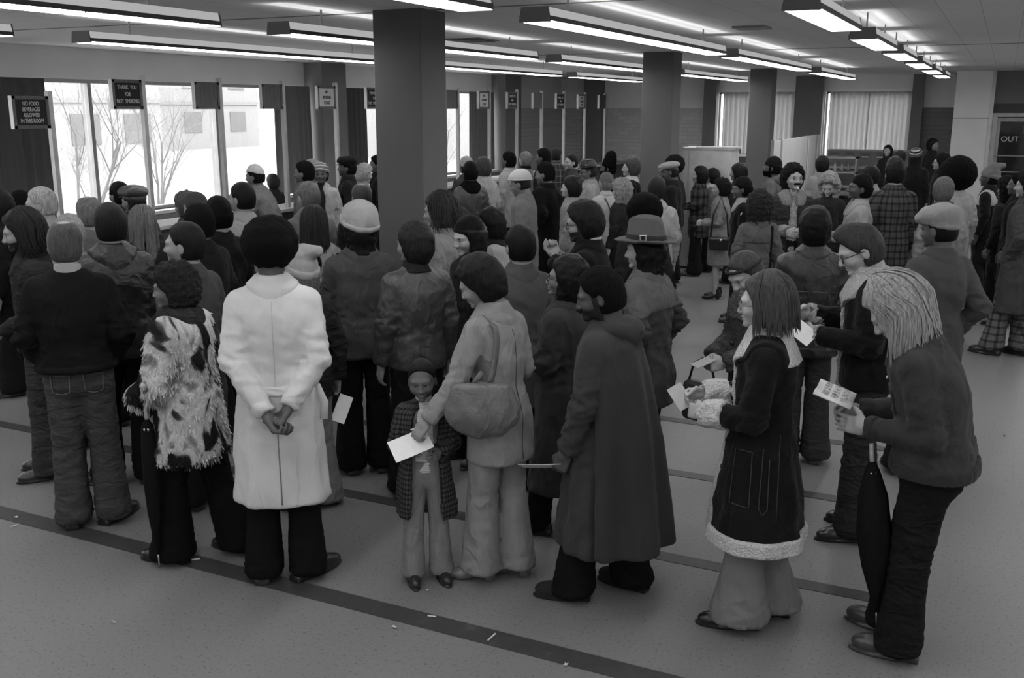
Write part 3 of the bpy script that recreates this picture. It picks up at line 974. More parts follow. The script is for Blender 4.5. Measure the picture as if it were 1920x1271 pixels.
def rbox(G, c, s, r):
    x = np.abs(G.X - c[0]) - s[0] + r; y = np.abs(G.Y - c[1]) - s[1] + r; z = np.abs(G.Z - c[2]) - s[2] + r
    return np.sqrt(np.maximum(x, 0) ** 2 + np.maximum(y, 0) ** 2 + np.maximum(z, 0) ** 2) + np.minimum(np.maximum(x, np.maximum(y, z)), 0) - r
def pnoise(P, f, seed):
    """cheap smooth pseudo noise in [-1,1] on points"""
    r = np.random.RandomState(seed)
    x, y, z = P[:, 0] * f, P[:, 1] * f, P[:, 2] * f
    w = 0.9 * np.sin(y * 1.3 + z * 0.7 + r.rand() * 9) 
    u = 0.9 * np.sin(z * 1.1 + x * 0.8 + r.rand() * 9)
    s = np.sin(x * 1.0 + w + r.rand() * 9) + np.sin(y * 1.17 + u + r.rand() * 9) + np.sin(z * 1.31 + w - u + r.rand() * 9)
    return s / 3
def to_obj(name, V, Q, mats, parent, mi=None, wrap=None, tris=None):
    me = bpy.data.meshes.new(name)
    nv, nq = len(V), len(Q)
    me.vertices.add(nv)
    me.vertices.foreach_set('co', np.ascontiguousarray(V, f32).ravel())
    lo = np.ascontiguousarray(Q, np.int32).ravel()
    nt_ = 0 if tris is None else len(tris)
    if nt_:
        lo = np.concatenate([lo, np.ascontiguousarray(tris, np.int32).ravel()])
    me.loops.add(len(lo))
    me.loops.foreach_set('vertex_index', lo)
    me.polygons.add(nq + nt_)
    st = np.arange(0, nq * 4, 4, dtype=np.int32)
    if nt_:
        st = np.concatenate([st, nq * 4 + 3 * np.arange(nt_, dtype=np.int32)])
    me.polygons.foreach_set('loop_start', st)
    if not isinstance(mats, (list, tuple)):
        mats = [mats]
    for m_ in mats:
        me.materials.append(m_)
    me.polygons.foreach_set('use_smooth', np.ones(nq + nt_, bool))
    if mi is not None:
        me.polygons.foreach_set('material_index', np.asarray(mi, np.int32))
    if wrap is not None:
        at = me.attributes.new('wrap', 'FLOAT_VECTOR', 'POINT')
        at.data.foreach_set('vector', np.ascontiguousarray(wrap, f32).ravel())
    me.update(calc_edges=True)
    o = bpy.data.objects.new(name, me)
    COL.objects.link(o)
    if parent is not None:
        o.parent = parent
    return o
def xform(M, V):
    M = np.array(M)
    return (V @ M[:3, :3].T + M[:3, 3]).astype(f32)
def rotm(ax, a):
    return np.array(Matrix.Rotation(a, 4, ax))
def trans(v):
    m = np.eye(4); m[:3, 3] = v
    return m
def join(parts):
    V, Q, k = [], [], 0
    for v, q in parts:
        V.append(v); Q.append(q + k); k += len(v)
    return np.concatenate(V), np.concatenate(Q)

# ---- heads (local: origin at base of skull pivot, face toward +Y) -------------
_cache = {}
def head_sdf(G, fem=0.0, broad=0.0, chub=0.0):
    jw = 0.058 - 0.005 * fem + 0.006 * chub
    d = ell(G, (0, -0.008, 0.138), (0.076, 0.096, 0.098))
    d = smin(d, ell(G, (0, 0.033, 0.086), (jw, 0.064, 0.073)), 0.035)
    d = smin(d, ell(G, (0, 0.085, 0.024), (0.024 - 0.004 * fem, 0.018, 0.015)), 0.02)
    d = smin(d, ell(G, (0, 0.082, 0.134), (0.050, 0.018, 0.012)), 0.02)
    for s in (-1, 1):
        d = smax(d, -ell(G, (s * 0.031, 0.112, 0.112), (0.018, 0.02, 0.013)), 0.016)
        d = smin(d, ell(G, (s * 0.040, 0.062, 0.085), (0.024, 0.03, 0.022)), 0.02)
        d = smin(d, ell(G, (s * 0.030, 0.088, 0.121), (0.017, 0.008, 0.005)), 0.006)
        d = smin(d, ell(G, (s * 0.030, 0.088, 0.104), (0.015, 0.007, 0.004)), 0.006)
        e = ell(G, (s * 0.079, -0.008, 0.102), (0.010, 0.019, 0.031))
        d = smin(d, e, 0.008)
        d = smax(d, -ell(G, (s * 0.091, -0.004, 0.106), (0.008, 0.010, 0.018)), 0.006)
    nw = 0.012 + 0.005 * broad
    d = smin(d, cone(G, (0, 0.096, 0.122), (0, 0.116 - 0.004 * fem, 0.084), 0.008, 0.0125), 0.012)
    for s in (-1, 1):
        d = smin(d, ell(G, (s * nw, 0.106, 0.080), (0.009, 0.010, 0.008)), 0.008)
    lip = 0.001 + 0.003 * broad + 0.002 * fem
    d = smin(d, ell(G, (0, 0.094, 0.059), (0.024, 0.010 + lip, 0.0055 + lip * 0.5)), 0.006)
    d = smin(d, ell(G, (0, 0.093, 0.047), (0.020, 0.010 + lip, 0.006 + lip * 0.5)), 0.006)
    d = smax(d, -ell(G, (0, 0.107, 0.053), (0.022, 0.008, 0.0018)), 0.004)
    d = smin(d, cone(G, (0, -0.022, 0.07), (0, -0.035, -0.085), 0.053 - 0.008 * fem, 0.058 - 0.009 * fem), 0.03)
    return d
def head_mesh(kind, h):
    key = ('head', kind, h)
    if key not in _cache:
        G = Grid((-0.115, -0.125, -0.10), (0.115, 0.145, 0.25), h)
        p = {'man': (0, 0, 0), 'manb': (0, 1, 0), 'woman': (1, 0, 0), 'womanb': (1, 0.8, 0), 'child': (1, 0.7, 1)}[kind]
        V, Q = G.mesh(np.maximum(head_sdf(G, *p), -0.085 - G.Z))
        _cache[key] = (relax(V, Q, 1, 0.35), Q)
    return _cache[key]

def skull(G, t):
    d = ell(G, (0, -0.010, 0.140), (0.076 + t, 0.096 + t, 0.098 + t))
    return smin(d, ell(G, (0, -0.03, 0.085), (0.066 + t, 0.066 + t, 0.075 + t)), 0.03)
HAIRS = {  # t, nape z, front offset, extra fall (z low, width, depth), rough (amp, freq)
    'short':  dict(t=0.013, nape=0.035, front=0.0),
    'nap':    dict(t=0.020, nape=0.03, front=0.002, amp=0.003, fr=120),
    'mane':   dict(t=0.034, nape=0.02, front=0.012, fall=(-0.035, 0.125, 0.122), amp=0.006, fr=40),
    'bobw':   dict(t=0.022, nape=0.02, front=0.004, fall=(0.012, 0.106, 0.104), amp=0.002, fr=40),
    'crop':   dict(t=0.008, nape=0.045, front=-0.006),
    'full':   dict(t=0.026, nape=0.005, front=0.012, amp=0.004, fr=60),
    'shag':   dict(t=0.024, nape=-0.01, front=0.016, fall=(-0.055, 0.090, 0.085), amp=0.006, fr=55),
    'bob':    dict(t=0.018, nape=0.02, front=0.004, fall=(-0.075, 0.098, 0.095), amp=0.002, fr=40),
    'long':   dict(t=0.017, nape=0.02, front=0.004, fall=(-0.26, 0.095, 0.088), amp=0.003, fr=40),
    'pony':   dict(t=0.012, nape=0.02, front=-0.004, fall=(-0.10, 0.075, 0.08), amp=0.002, fr=40),
    'curly':  dict(t=0.034, nape=0.0, front=0.012, amp=0.009, fr=95),
    'bigcurl': dict(t=0.050, nape=-0.03, front=0.010, fall=(-0.05, 0.112, 0.09), amp=0.013, fr=85),
    'wave':   dict(t=0.030, nape=0.0, front=0.012, fall=(-0.02, 0.09, 0.085), amp=0.006, fr=60),
    'quiff':  dict(t=0.015, nape=0.025, front=0.006, top=0.022, amp=0.003, fr=50),
    'bald':   dict(t=0.009, nape=0.03, front=-0.01, crown=0.178),
    'fringe': dict(t=0.009, nape=0.025, front=-0.008, maxz=0.13),
}
def hair_mesh(kind, h, seed=0):
    key = ('hair', kind, h, seed)
    if key in _cache:
        return _cache[key]
    if kind.startswith('afro'):
        R = float(kind[4:]) / 1000
        G = Grid((-R - 0.03,) * 2 + (-0.07,), (R + 0.03, R + 0.03, 0.15 + R + 0.03), h)
        d = ell(G, (0, -0.022, 0.150 + (R - 0.11) * 0.25), (R, R, R * 0.98))
        d = smax(d, G.Y - (0.030 + np.maximum(G.Z - 0.09, 0) * 0.62 + np.maximum(G.Z - 0.19, 0) * 2), 0.02)
        d = smax(d, 0.005 - G.Z - (R - 0.11) * 0.8, 0.02)
        V, Q = G.mesh(d)
        N = vnormals(V, Q)
        V = V + N * (pnoise(V, 110, seed) * 0.0035 + pnoise(V, 40, seed + 1) * 0.004)[:, None]
    else:
        p = HAIRS[kind]
        t = p['t']
        lowz = p['fall'][0] if 'fall' in p else p['nape']
        G = Grid((-0.15, -0.17, lowz - 0.03), (0.15, 0.15, 0.25 + t + 0.035), h)
        d = skull(G, t)
        if p.get('top'):
            d = smin(d, ell(G, (0, 0.03, 0.20), (0.066, 0.075, 0.05 + p['top'])), 0.03)
        cut = G.Y - (0.008 + p['front'] + np.maximum(G.Z - 0.095, 0) * 0.72)
        d = smax(d, cut, 0.024)
        if 'crown' in p:     # thinning crown: keep only side and back hair
            d = smax(d, p['crown'] - 0.02 - G.Z * 0 + 0 * G.X, 1e-4) if False else smax(d, -(ell(G, (0, 0.0, 0.245), (0.042, 0.065, 0.030))), 0.01)
        if 'maxz' in p:
            d = smax(d, G.Z - p['maxz'], 0.015)
        d = smax(d, p['nape'] - G.Z, 0.012)
        if p['t'] < 0.023 and 'fall' not in p:
            for s in (-1, 1):
                d = smax(d, -ell(G, (s * 0.095, 0.0, 0.096), (0.034, 0.028, 0.036)), 0.01)
        if 'fall' in p:
            zl, wx, wy = p['fall']
            q = np.sqrt((G.X / wx) ** 2 + ((G.Y + 0.022) / wy) ** 2)
            c = (q - 1) * 0.085
            c = smax(c, G.Y - (0.035 + p['front'] - np.abs(G.X) * 0.0), 0.02)
            c = smax(c, zl - G.Z + 0.02 * np.sin(G.X * 60), 0.02)
            c = smax(c, G.Z - 0.15, 0.02)
            # keep the face and throat free
            c = smax(c, -ell(G, (0, 0.06, 0.0), (0.062, 0.09, 0.12)), 0.015)
            d = smin(d, c, 0.03)
        V, Q = G.mesh(d)
        N = vnormals(V, Q)
        if p.get('amp'):
            V = V + N * (pnoise(V, p['fr'], seed) * p['amp'] + pnoise(V, p['fr'] * 2.3, seed + 3) * p['amp'] * 0.5)[:, None]
        V = V.astype(f32)
    _cache[key] = (V, Q)
    return V, Q

def strands(n, seed, fall, wave=0.012, width=0.0035, rad=0.012, front=0.02, m=9, ears=False):
    """locks of hair from the crown down, as slim ribbons"""
    r = random.Random(seed)
    V, Q = [], []
    for i in range(n):
        th = r.uniform(0, 2 * math.pi)
        st = r.uniform(0.05, 0.7)
        zl = fall + r.uniform(-0.03, 0.04)
        off = rad + r.uniform(-0.004, 0.006)
        ph = 2.5 * math.sin(th * 2.0 + seed) + r.uniform(-0.35, 0.35); am = wave * r.uniform(0.5, 1.3); wd = width * r.uniform(0.6, 1.5)
        dirx, diry = math.cos(th), math.sin(th)
        if diry > 0.45 or (ears and abs(dirx) > 0.72):
            continue
        pts = []
        for k in range(m + 1):
            s = k / m
            if s < 0.5:
                a = st + (1.45 - st) * (s / 0.5)
                x = dirx * (0.078 + off) * math.sin(a); y = diry * (0.098 + off) * math.sin(a) - 0.012; z = 0.14 + (0.1 + off) * math.cos(a)
            else:
                u = (s - 0.5) / 0.5
                x = dirx * (0.080 + off + 0.012 * u); y = diry * (0.100 + off) - 0.012 - 0.01 * u; z = 0.14 + (0.1 + off) * math.cos(1.45) + (zl - 0.152) * u
            wv = am * math.sin(ph + s * 9) * s
            x += -diry * wv; y += dirx * wv
            pts.append((x, y, z))
        b = len(V)
        for k, (x, y, z) in enumerate(pts):
            ww = wd * (1 if k < m else 0.3)
            for (a, c) in ((-1, 0), (0, 0.6), (1, 0)):
                V.append((x - diry * ww * a + dirx * wd * c, y + dirx * ww * a + diry * wd * c, z))
        for k in range(m):
            for a in range(2):
                q = b + k * 3 + a
                Q.append((q, q + 3, q + 4, q + 1))
    return np.array(V, f32), np.array(Q, np.int32)

# ---- hands (right hand; wrist at origin, fingers toward -Z, thumb toward +Y, palm toward -X) ----
def hand_mesh(kind, h):
    key = ('hand', kind, h)
    if key in _cache:
        return _cache[key]
    curl = {'relax': (0.30, 0.45, 0.30), 'grip': (0.75, 0.95, 0.55), 'fist': (1.35, 1.5, 0.9), 'flat': (0.12, 0.18, 0.1), 'pinch': (0.95, 0.55, 0.25)}[kind]
    G = Grid((-0.10, -0.07, -0.215), (0.045, 0.105, 0.075), h)
    d = rbox(G, (0, -0.002, -0.055), (0.014, 0.041, 0.046), 0.013)
    d = smin(d, cone(G, (0, 0, 0.07), (0, 0, -0.02), 0.029, 0.026), 0.02)
    for i, (y, L, sp) in enumerate(((0.030, 0.074, 0.10), (0.010, 0.083, 0.03), (-0.010, 0.077, -0.03), (-0.029, 0.060, -0.10))):
        p = np.array([0, y, -0.093]); a = 0.0
        c = [q * (1 + 0.10 * (i - 1)) for q in curl]
        for k, fr in enumerate((0.44, 0.31, 0.25)):
            a += c[k]
            dv = np.array([-math.sin(a), sp * math.cos(a), -math.cos(a)])
            q = p + dv * L * fr
            d = smin(d, cone(G, p, q, 0.0098 - 0.001 * k, 0.0090 - 0.001 * k), 0.004)
            p = q
    th = {'relax': ((-0.012, 0.052, -0.055), (-0.022, 0.060, -0.090), (-0.026, 0.056, -0.112)),
          'flat': ((-0.010, 0.056, -0.05), (-0.014, 0.072, -0.080), (-0.014, 0.080, -0.102))}.get(
          kind, ((-0.020, 0.048, -0.058), (-0.040, 0.046, -0.085), (-0.052, 0.034, -0.104)))
    p = (-0.004, 0.026, -0.022)
    for k, q in enumerate(th):
        d = smin(d, cone(G, p, q, 0.0155 - 0.002 * k, 0.0130 - 0.002 * k), 0.006)
        p = q
    V, Q = G.mesh(np.maximum(d, G.Z - 0.068))
    _cache[key] = (V, Q)
    return V, Q

# ---- shoes (ankle over origin, toe toward +Y) ----
def shoe_mesh(kind, h):
    key = ('shoe', kind, h)
    if key in _cache:
        return _cache[key]
    G = Grid((-0.07, -0.115, -0.012), (0.07, 0.225, 0.15), h)
    if kind == 'heel':
        d = ell(G, (0, 0.115, 0.030), (0.040, 0.075, 0.028))
        d = smin(d, cone(G, (0, 0.10, 0.032), (0, -0.05, 0.075), 0.030, 0.034), 0.03)
        d = smin(d, cone(G, (0, -0.05, 0.085), (0, -0.04, 0.14), 0.036, 0.037), 0.02)
        d = np.minimum(d, rbox(G, (0, -0.052, 0.035), (0.026, 0.026, 0.037), 0.006))
    else:
        rt = {'shoe': 0.034, 'boot': 0.044}[kind]
        d = ell(G, (0, 0.120, rt), (0.046, 0.080, rt))
        d = smin(d, ell(G, (0, 0.03, 0.046), (0.041, 0.10, 0.044)), 0.03)
        d = smin(d, ell(G, (0, -0.055, 0.05), (0.037, 0.045, 0.05)), 0.03)
        d = smin(d, cone(G, (0, -0.03, 0.06), (0, -0.03, 0.13), 0.042, 0.044), 0.03)
        s = np.sqrt((G.X / 0.052) ** 2 + ((G.Y - 0.055) / 0.155) ** 2) - 1
        d = np.minimum(d, np.maximum(s * 0.05, np.abs(G.Z - 0.010) - 0.010))
        d = np.minimum(d, rbox(G, (0, -0.058, 0.016), (0.038, 0.042, 0.017), 0.006))
    V, Q = G.mesh(np.maximum(d, -G.Z))
    _cache[key] = (V, Q)
    return V, Q

# ---- hats in head space ----
def hat_parts(kind, h):
    """list of (part name, V, Q, material slot key)"""
    key = ('hat', kind, h)
    if key in _cache:
        return _cache[key]
    out = []
    G = Grid((-0.26, -0.27, 0.06), (0.26, 0.27, 0.40), h)
    Gs = Grid((-0.16, -0.18, 0.05), (0.16, 0.18, 0.38), h)
    def shell(c, r, zlo, tilt=0.0):
        return smax(ell(Gs, c, r), zlo + tilt * Gs.Y - Gs.Z, 0.012)
    if kind == 'beanie':       # close knitted cap with a turned-up band
        d = shell((0, -0.012, 0.150), (0.093, 0.112, 0.118), 0.150, 0.30)
        out.append(('hat',) + Gs.mesh(d))
        b = smax(ell(Gs, (0, -0.012, 0.145), (0.099, 0.119, 0.125)), np.abs(Gs.Z - (0.155 + 0.30 * Gs.Y)) - 0.026, 0.012)
        out.append(('band',) + Gs.mesh(b))
    elif kind == 'roundcap':   # big rolled wool cap
        d = shell((0, -0.018, 0.165), (0.110, 0.130, 0.120), 0.135, 0.32)
        out.append(('hat',) + Gs.mesh(d))
        b = smax(ell(Gs, (0, -0.016, 0.155), (0.117, 0.139, 0.130)), np.abs(Gs.Z - (0.150 + 0.32 * Gs.Y)) - 0.022, 0.02)
        out.append(('band',) + Gs.mesh(b))
    elif kind == 'skullcap':
        d = shell((0, -0.012, 0.145), (0.088, 0.108, 0.112), 0.135, 0.35)
        out.append(('hat',) + Gs.mesh(d))
    elif kind == 'slouch':     # soft knitted hat, crown folded over to one side
        d = shell((0, -0.014, 0.150), (0.096, 0.114, 0.118), 0.140, 0.30)
        d = smin(d, cone(Gs, (0.0, -0.04, 0.25), (0.05, -0.135, 0.265), 0.055, 0.036), 0.04)
        out.append(('hat',) + Gs.mesh(d))
        b = smax(ell(Gs, (0, -0.014, 0.145), (0.104, 0.123, 0.125)), np.abs(Gs.Z - (0.150 + 0.30 * Gs.Y)) - 0.030, 0.015)
        out.append(('band',) + Gs.mesh(b))
    elif kind == 'tall':       # tall furry hat
        d = smax(cone(Gs, (0, -0.015, 0.16), (0, -0.04, 0.285), 0.112, 0.085), 0.135 + 0.25 * Gs.Y - Gs.Z, 0.012)
        out.append(('hat',) + Gs.mesh(d))
    elif kind == 'beret':      # soft wide beret with a thick band
        zz = Gs.Z + 0.10 * Gs.Y
        q = np.sqrt((Gs.X / 0.112) ** 2 + ((Gs.Y - 0.012) / 0.140) ** 2 + ((zz - 0.205) / 0.062) ** 2)
        d = smin((q - 1) * 0.062, smax(ell(Gs, (0, -0.012, 0.150), (0.095, 0.114, 0.118)), 0.15 + 0.28 * Gs.Y - Gs.Z, 0.01), 0.04)
        out.append(('hat',) + Gs.mesh(d))
        b = smax(ell(Gs, (0, -0.010, 0.150), (0.098, 0.118, 0.125)), np.abs(Gs.Z - (0.163 + 0.28 * Gs.Y)) - 0.024, 0.02)
        out.append(('band',) + Gs.mesh(b))
    elif kind == 'leathercap': # flat soft crown, small peak in front
        d = smax(ell(Gs, (0, -0.005, 0.200), (0.122, 0.135, 0.062)), 0.15 + 0.1 * Gs.Y - Gs.Z, 0.02)
        out.append(('hat',) + Gs.mesh(d))
        b = smax(ell(Gs, (0, -0.010, 0.150), (0.092, 0.112, 0.120)), np.abs(Gs.Z - (0.165 + 0.15 * Gs.Y)) - 0.022, 0.012)
        out.append(('band',) + Gs.mesh(b))
        pk = smax(ell(Gs, (0, 0.080, 0.165), (0.082, 0.085, 0.03)), np.maximum(0.175 - 0.25 * Gs.Y - Gs.Z, Gs.Z - (0.187 - 0.25 * Gs.Y)), 0.006)
        pk = np.maximum(pk, 0.05 - Gs.Y)
        out.append(('peak',) + Gs.mesh(pk))
    elif kind == 'flatcap':
        d = smax(ell(Gs, (0, 0.0, 0.192), (0.105, 0.140, 0.052)), 0.145 + 0.18 * Gs.Y - Gs.Z, 0.02)
        out.append(('hat',) + Gs.mesh(d))
        pk = smax(ell(Gs, (0, 0.090, 0.165), (0.080, 0.070, 0.03)), np.maximum(0.170 - 0.2 * Gs.Y - Gs.Z, Gs.Z - (0.184 - 0.2 * Gs.Y)), 0.006)
        out.append(('peak',) + Gs.mesh(pk))
    elif kind == 'helmet':     # hard smooth cap with rim
        d = shell((0, -0.010, 0.160), (0.108, 0.128, 0.110), 0.160, 0.28)
        out.append(('hat',) + Gs.mesh(d))
        b = smax(ell(Gs, (0, -0.010, 0.155), (0.116, 0.137, 0.118)), np.abs(Gs.Z - (0.163 + 0.28 * Gs.Y)) - 0.009, 0.008)
        out.append(('rim',) + Gs.mesh(b))
    elif kind in ('fedora', 'darkhat'):
        br = 0.185 if kind == 'fedora' else 0.145
        t = 0.10
        zb = 0.172 + t * G.Y
        q = np.sqrt((G.X / (br * 0.90)) ** 2 + ((G.Y + 0.005) / br) ** 2)
        up = 0.030 * np.clip(q - 0.62, 0, 1) ** 2 * 4 * np.abs(G.X) / 0.15 - 0.02 * np.clip(q - 0.6, 0, 1) * (G.Y > 0)
        brim = np.maximum((q - 1) * br, np.abs(G.Z - zb - up) - 0.0065)
        hgt = 0.145 if kind == 'fedora' else 0.105
        u = np.clip((G.Z - zb) / hgt, 0, 1)
        rx, ry = 0.096 - 0.022 * u, 0.118 - 0.022 * u
        cr = (np.sqrt((G.X / rx) ** 2 + ((G.Y + 0.008) / ry) ** 2) - 1) * 0.09
        top = G.Z - (zb + hgt - 0.035 * np.exp(-(G.X / 0.028) ** 2) - 0.010 * np.exp(-((G.Y - 0.1) / 0.04) ** 2))
        cr = smax(smax(cr, top, 0.02), zb - G.Z, 0.004)
        out.append(('hat',) + G.mesh(smin(brim, cr, 0.008)))
        bnd = np.maximum((np.sqrt((G.X / (rx + 0.004)) ** 2 + ((G.Y + 0.008) / (ry + 0.004)) ** 2) - 1) * 0.09, np.abs(G.Z - zb - 0.024) - 0.016)
        out.append(('hat_band',) + G.mesh(bnd))
        if kind == 'fedora':
            bk = np.maximum(rbox(G, (-0.106, -0.02, 0.196), (0.006, 0.021, 0.021), 0.003), -rbox(G, (-0.106, -0.02, 0.196), (0.02, 0.012, 0.012), 0.002))
            Gb = Grid((-0.125, -0.06, 0.165), (-0.085, 0.02, 0.225), 0.004)
            bk = np.maximum(rbox(Gb, (-0.104, -0.02, 0.194), (0.007, 0.021, 0.021), 0.003), -rbox(Gb, (-0.104, -0.02, 0.194), (0.02, 0.012, 0.012), 0.002))
            out.append(('buckle',) + Gb.mesh(bk))
    if kind in ('roundcap', 'slouch', 'beanie', 'beret', 'skullcap', 'leathercap', 'tall'):
        out = [(n_, (v + vnormals(v, q) * (pnoise(v, 38, 3) * 0.0045 + pnoise(v, 85, 4) * 0.002)[:, None]).astype(f32), q) for n_, v, q in out]
    _cache[key] = out
    return out

# ---- the figure -------------------------------------------------------------
ARMS = {  # right arm elbow, wrist (x mirrored for the left), hand pose or None when out of sight
    'down':   ((0.275, -0.035, 1.15), (0.275, 0.035, 0.90), 'relax'),
    'pocket': ((0.315, -0.10, 1.17), (0.215, 0.035, 0.985), None),
    'back':   ((0.315, -0.13, 1.18), (0.055, -0.215, 1.00), 'grip'),
    'front':  ((0.255, 0.00, 1.15), (0.105, 0.235, 1.13), 'pinch'),
    'frontl': ((0.260, -0.02, 1.14), (0.13, 0.20, 1.02), 'pinch'),
    'cross':  ((0.265, 0.05, 1.17), (-0.02, 0.215, 1.16), None),
    'mouth':  ((0.235, 0.11, 1.19), (0.045, 0.21, 1.40), 'fist'),
    'lean':   ((0.26, 0.14, 1.20), (0.20, 0.38, 1.12), 'relax'),
}
class Fig:
    pass
def loft(G, zs, rx, ry, cy, cx=None):
    z = G.ax[2]
    RX = np.interp(z, zs, rx).astype(f32)[None, None, :]
    RY = np.interp(z, zs, ry).astype(f32)[None, None, :]
    CY = np.interp(z, zs, cy).astype(f32)[None, None, :]
    X = G.X if cx is None else G.X - np.interp(z, zs, cx).astype(f32)[None, None, :]
    Y = G.Y - CY
    p = 2.4
    q = (np.abs(X / RX) ** p + np.abs(Y / RY) ** p) ** (1 / p)
    return (q - 1) * np.minimum(RX, RY)

def figure(S, female=False, build=1.0, lean=0.0, hunch=0.0, arms='down', stance=None, child=False):
    f = Fig()
    f.S = S
    f.sh = math.tan(math.radians(lean))
    f.lean = lean
    sw = 0.138 if female else 0.153
    f.sw = sw * (0.5 + 0.5 * build)
    f.build = build
    f.female = female
    f.child = child
    f.hunch = hunch
    def up(p):      # lean shears the upper body forward from the hips
        x, y, z = p
        return np.array([x, y + max(z - 0.95, 0) * f.sh + hunch * max(z - 1.2, 0) * 0.9, z])
    f.up = up
    f.neck = up((0, 0.0, 1.515))
    a = arms if isinstance(arms, (list, tuple)) else (arms, arms)
    f.arm = {}
    for s, q in ((1, a[0]), (-1, a[1])):
        e, w, hd = ARMS[q] if isinstance(q, str) else q
        f.arm[s] = dict(sh=up((s * f.sw, -0.012, 1.392)), el=up((s * e[0] * 0.76, e[1], e[2])), wr=up((s * w[0] * 0.82, w[1], w[2])), hand=hd)
    st = stance or ((0.105, 0.0, 8), (-0.105, 0.02, -8))
    f.feet = {1: st[0], -1: st[1]}
    return f

def coat_sdf(f, G, hem, thick=0.02, flare=0.0, waist=0.0, sleeve=0.0, k=0.018, armscale=1.0, belly=0.0, top=1.50, sides=(1, -1), open_=None):
    b = f.build
    w = f.sw / 0.153
    t = thick * 0.8
    zs = np.array([0.30, 0.80, 0.95, 1.10, 1.25, 1.36, 1.43, 1.465, 1.50, 1.53])
    fl = np.interp(zs, [hem, 1.05], [flare, 0.0]) if flare else 0 * zs
    fem = 1.0 if f.female else 0.0
    rx = np.array([0.175, 0.178, 0.178 + 0.006 * fem, 0.160 - 0.012 * fem, 0.172 - 0.010 * fem, 0.172, 0.128, 0.088, 0.064, 0.058]) * (0.35 + 0.65 * w) * (0.4 + 0.6 * b) * 0.85
    ry = np.array([0.115, 0.120, 0.125, 0.110, 0.116, 0.110, 0.088, 0.074, 0.062, 0.056]) * (0.3 + 0.7 * b)
    tt = np.where(zs > 1.44, np.interp(zs, [1.44, 1.53], [t, 0.012]), t)
    rx = rx + tt + fl - np.interp(zs, [0.95, 1.10, 1.25], [0, waist, 0], left=0, right=0)
    ry = ry + tt + fl * 0.85 - np.interp(zs, [0.95, 1.10, 1.25], [0, waist * 0.7, 0], left=0, right=0)
    cy = np.array([f.up((0, -0.01 if z < 1.2 else -0.014, z))[1] for z in zs])
    ry = ry + belly * np.interp(zs, [0.8, 1.0, 1.2, 1.35], [0.3, 1, 0.9, 0])
    cy = cy + belly * 0.8 * np.interp(zs, [0.8, 1.0, 1.2, 1.35], [0.3, 1, 0.9, 0])
    d = loft(G, zs, rx, ry, cy)
    if open_:
        zz = G.ax[2]
        wv = np.interp(zz, [hem, 1.05, 1.30, 1.47, 1.56], open_).astype(f32)[None, None, :]
        cyz = np.interp(zz, zs, cy).astype(f32)[None, None, :]
        d = smax(d, -np.maximum(np.abs(G.X) - wv, cyz + 0.03 - G.Y), 0.008)
    d = smax(d, G.Z - top, 0.015)
    d = smax(d, hem - G.Z, 0.01)
    for s in sides:
        A = f.arm[s]
        r0, r1, r2 = (0.060 + t * 0.5) * armscale, (0.047 + t * 0.45) * armscale, (0.038 + t * 0.35 + sleeve) * armscale
        inner = A['sh'] + np.array([-s * 0.095, 0, 0.040])
        a = cone(G, inner, A['sh'] + np.array([-s * 0.01, 0, 0]), 0.056 + t * 0.5, r0 - 0.002)
        d = smin(d, a, 0.04)
        ar = smin(cone(G, A['sh'], A['el'], r0, r1), cone(G, A['el'], A['wr'], r1, r2), 0.02)
        # cut the sleeve square at the wrist
        v = A['wr'] - A['el']; v = v / np.linalg.norm(v)
        cutp = (G.X - A['wr'][0]) * v[0] + (G.Y - A['wr'][1]) * v[1] + (G.Z - A['wr'][2]) * v[2] - 0.005
        near = np.sqrt((G.X - A['wr'][0]) ** 2 + (G.Y - A['wr'][1]) ** 2 + (G.Z - A['wr'][2]) ** 2) - 0.10
        ar = np.where(near < 0, smax(ar, cutp, 0.006), ar)
        d = smin(d, ar, k)
    return d
def bounds(f, hem, pad, flare=0):
    P = np.array([v for s in (1, -1) for v in (f.arm[s]['sh'], f.arm[s]['el'], f.arm[s]['wr'])])
    top = f.up((0, 0, 1.53))
    lo = np.array([-0.23 - flare, -0.17 - flare, hem - 0.03]); hi = np.array([0.23 + flare, 0.17 + flare, 1.58])
    lo = np.minimum(lo, P.min(0) - pad); hi = np.maximum(hi, P.max(0) + pad)
    hi[1] = max(hi[1], top[1] + 0.14); lo[1] = min(lo[1], top[1] - 0.16)
    lo[2] = hem - 0.03; hi[2] = max(1.58, P[:, 2].max() + pad)
    return lo, hi
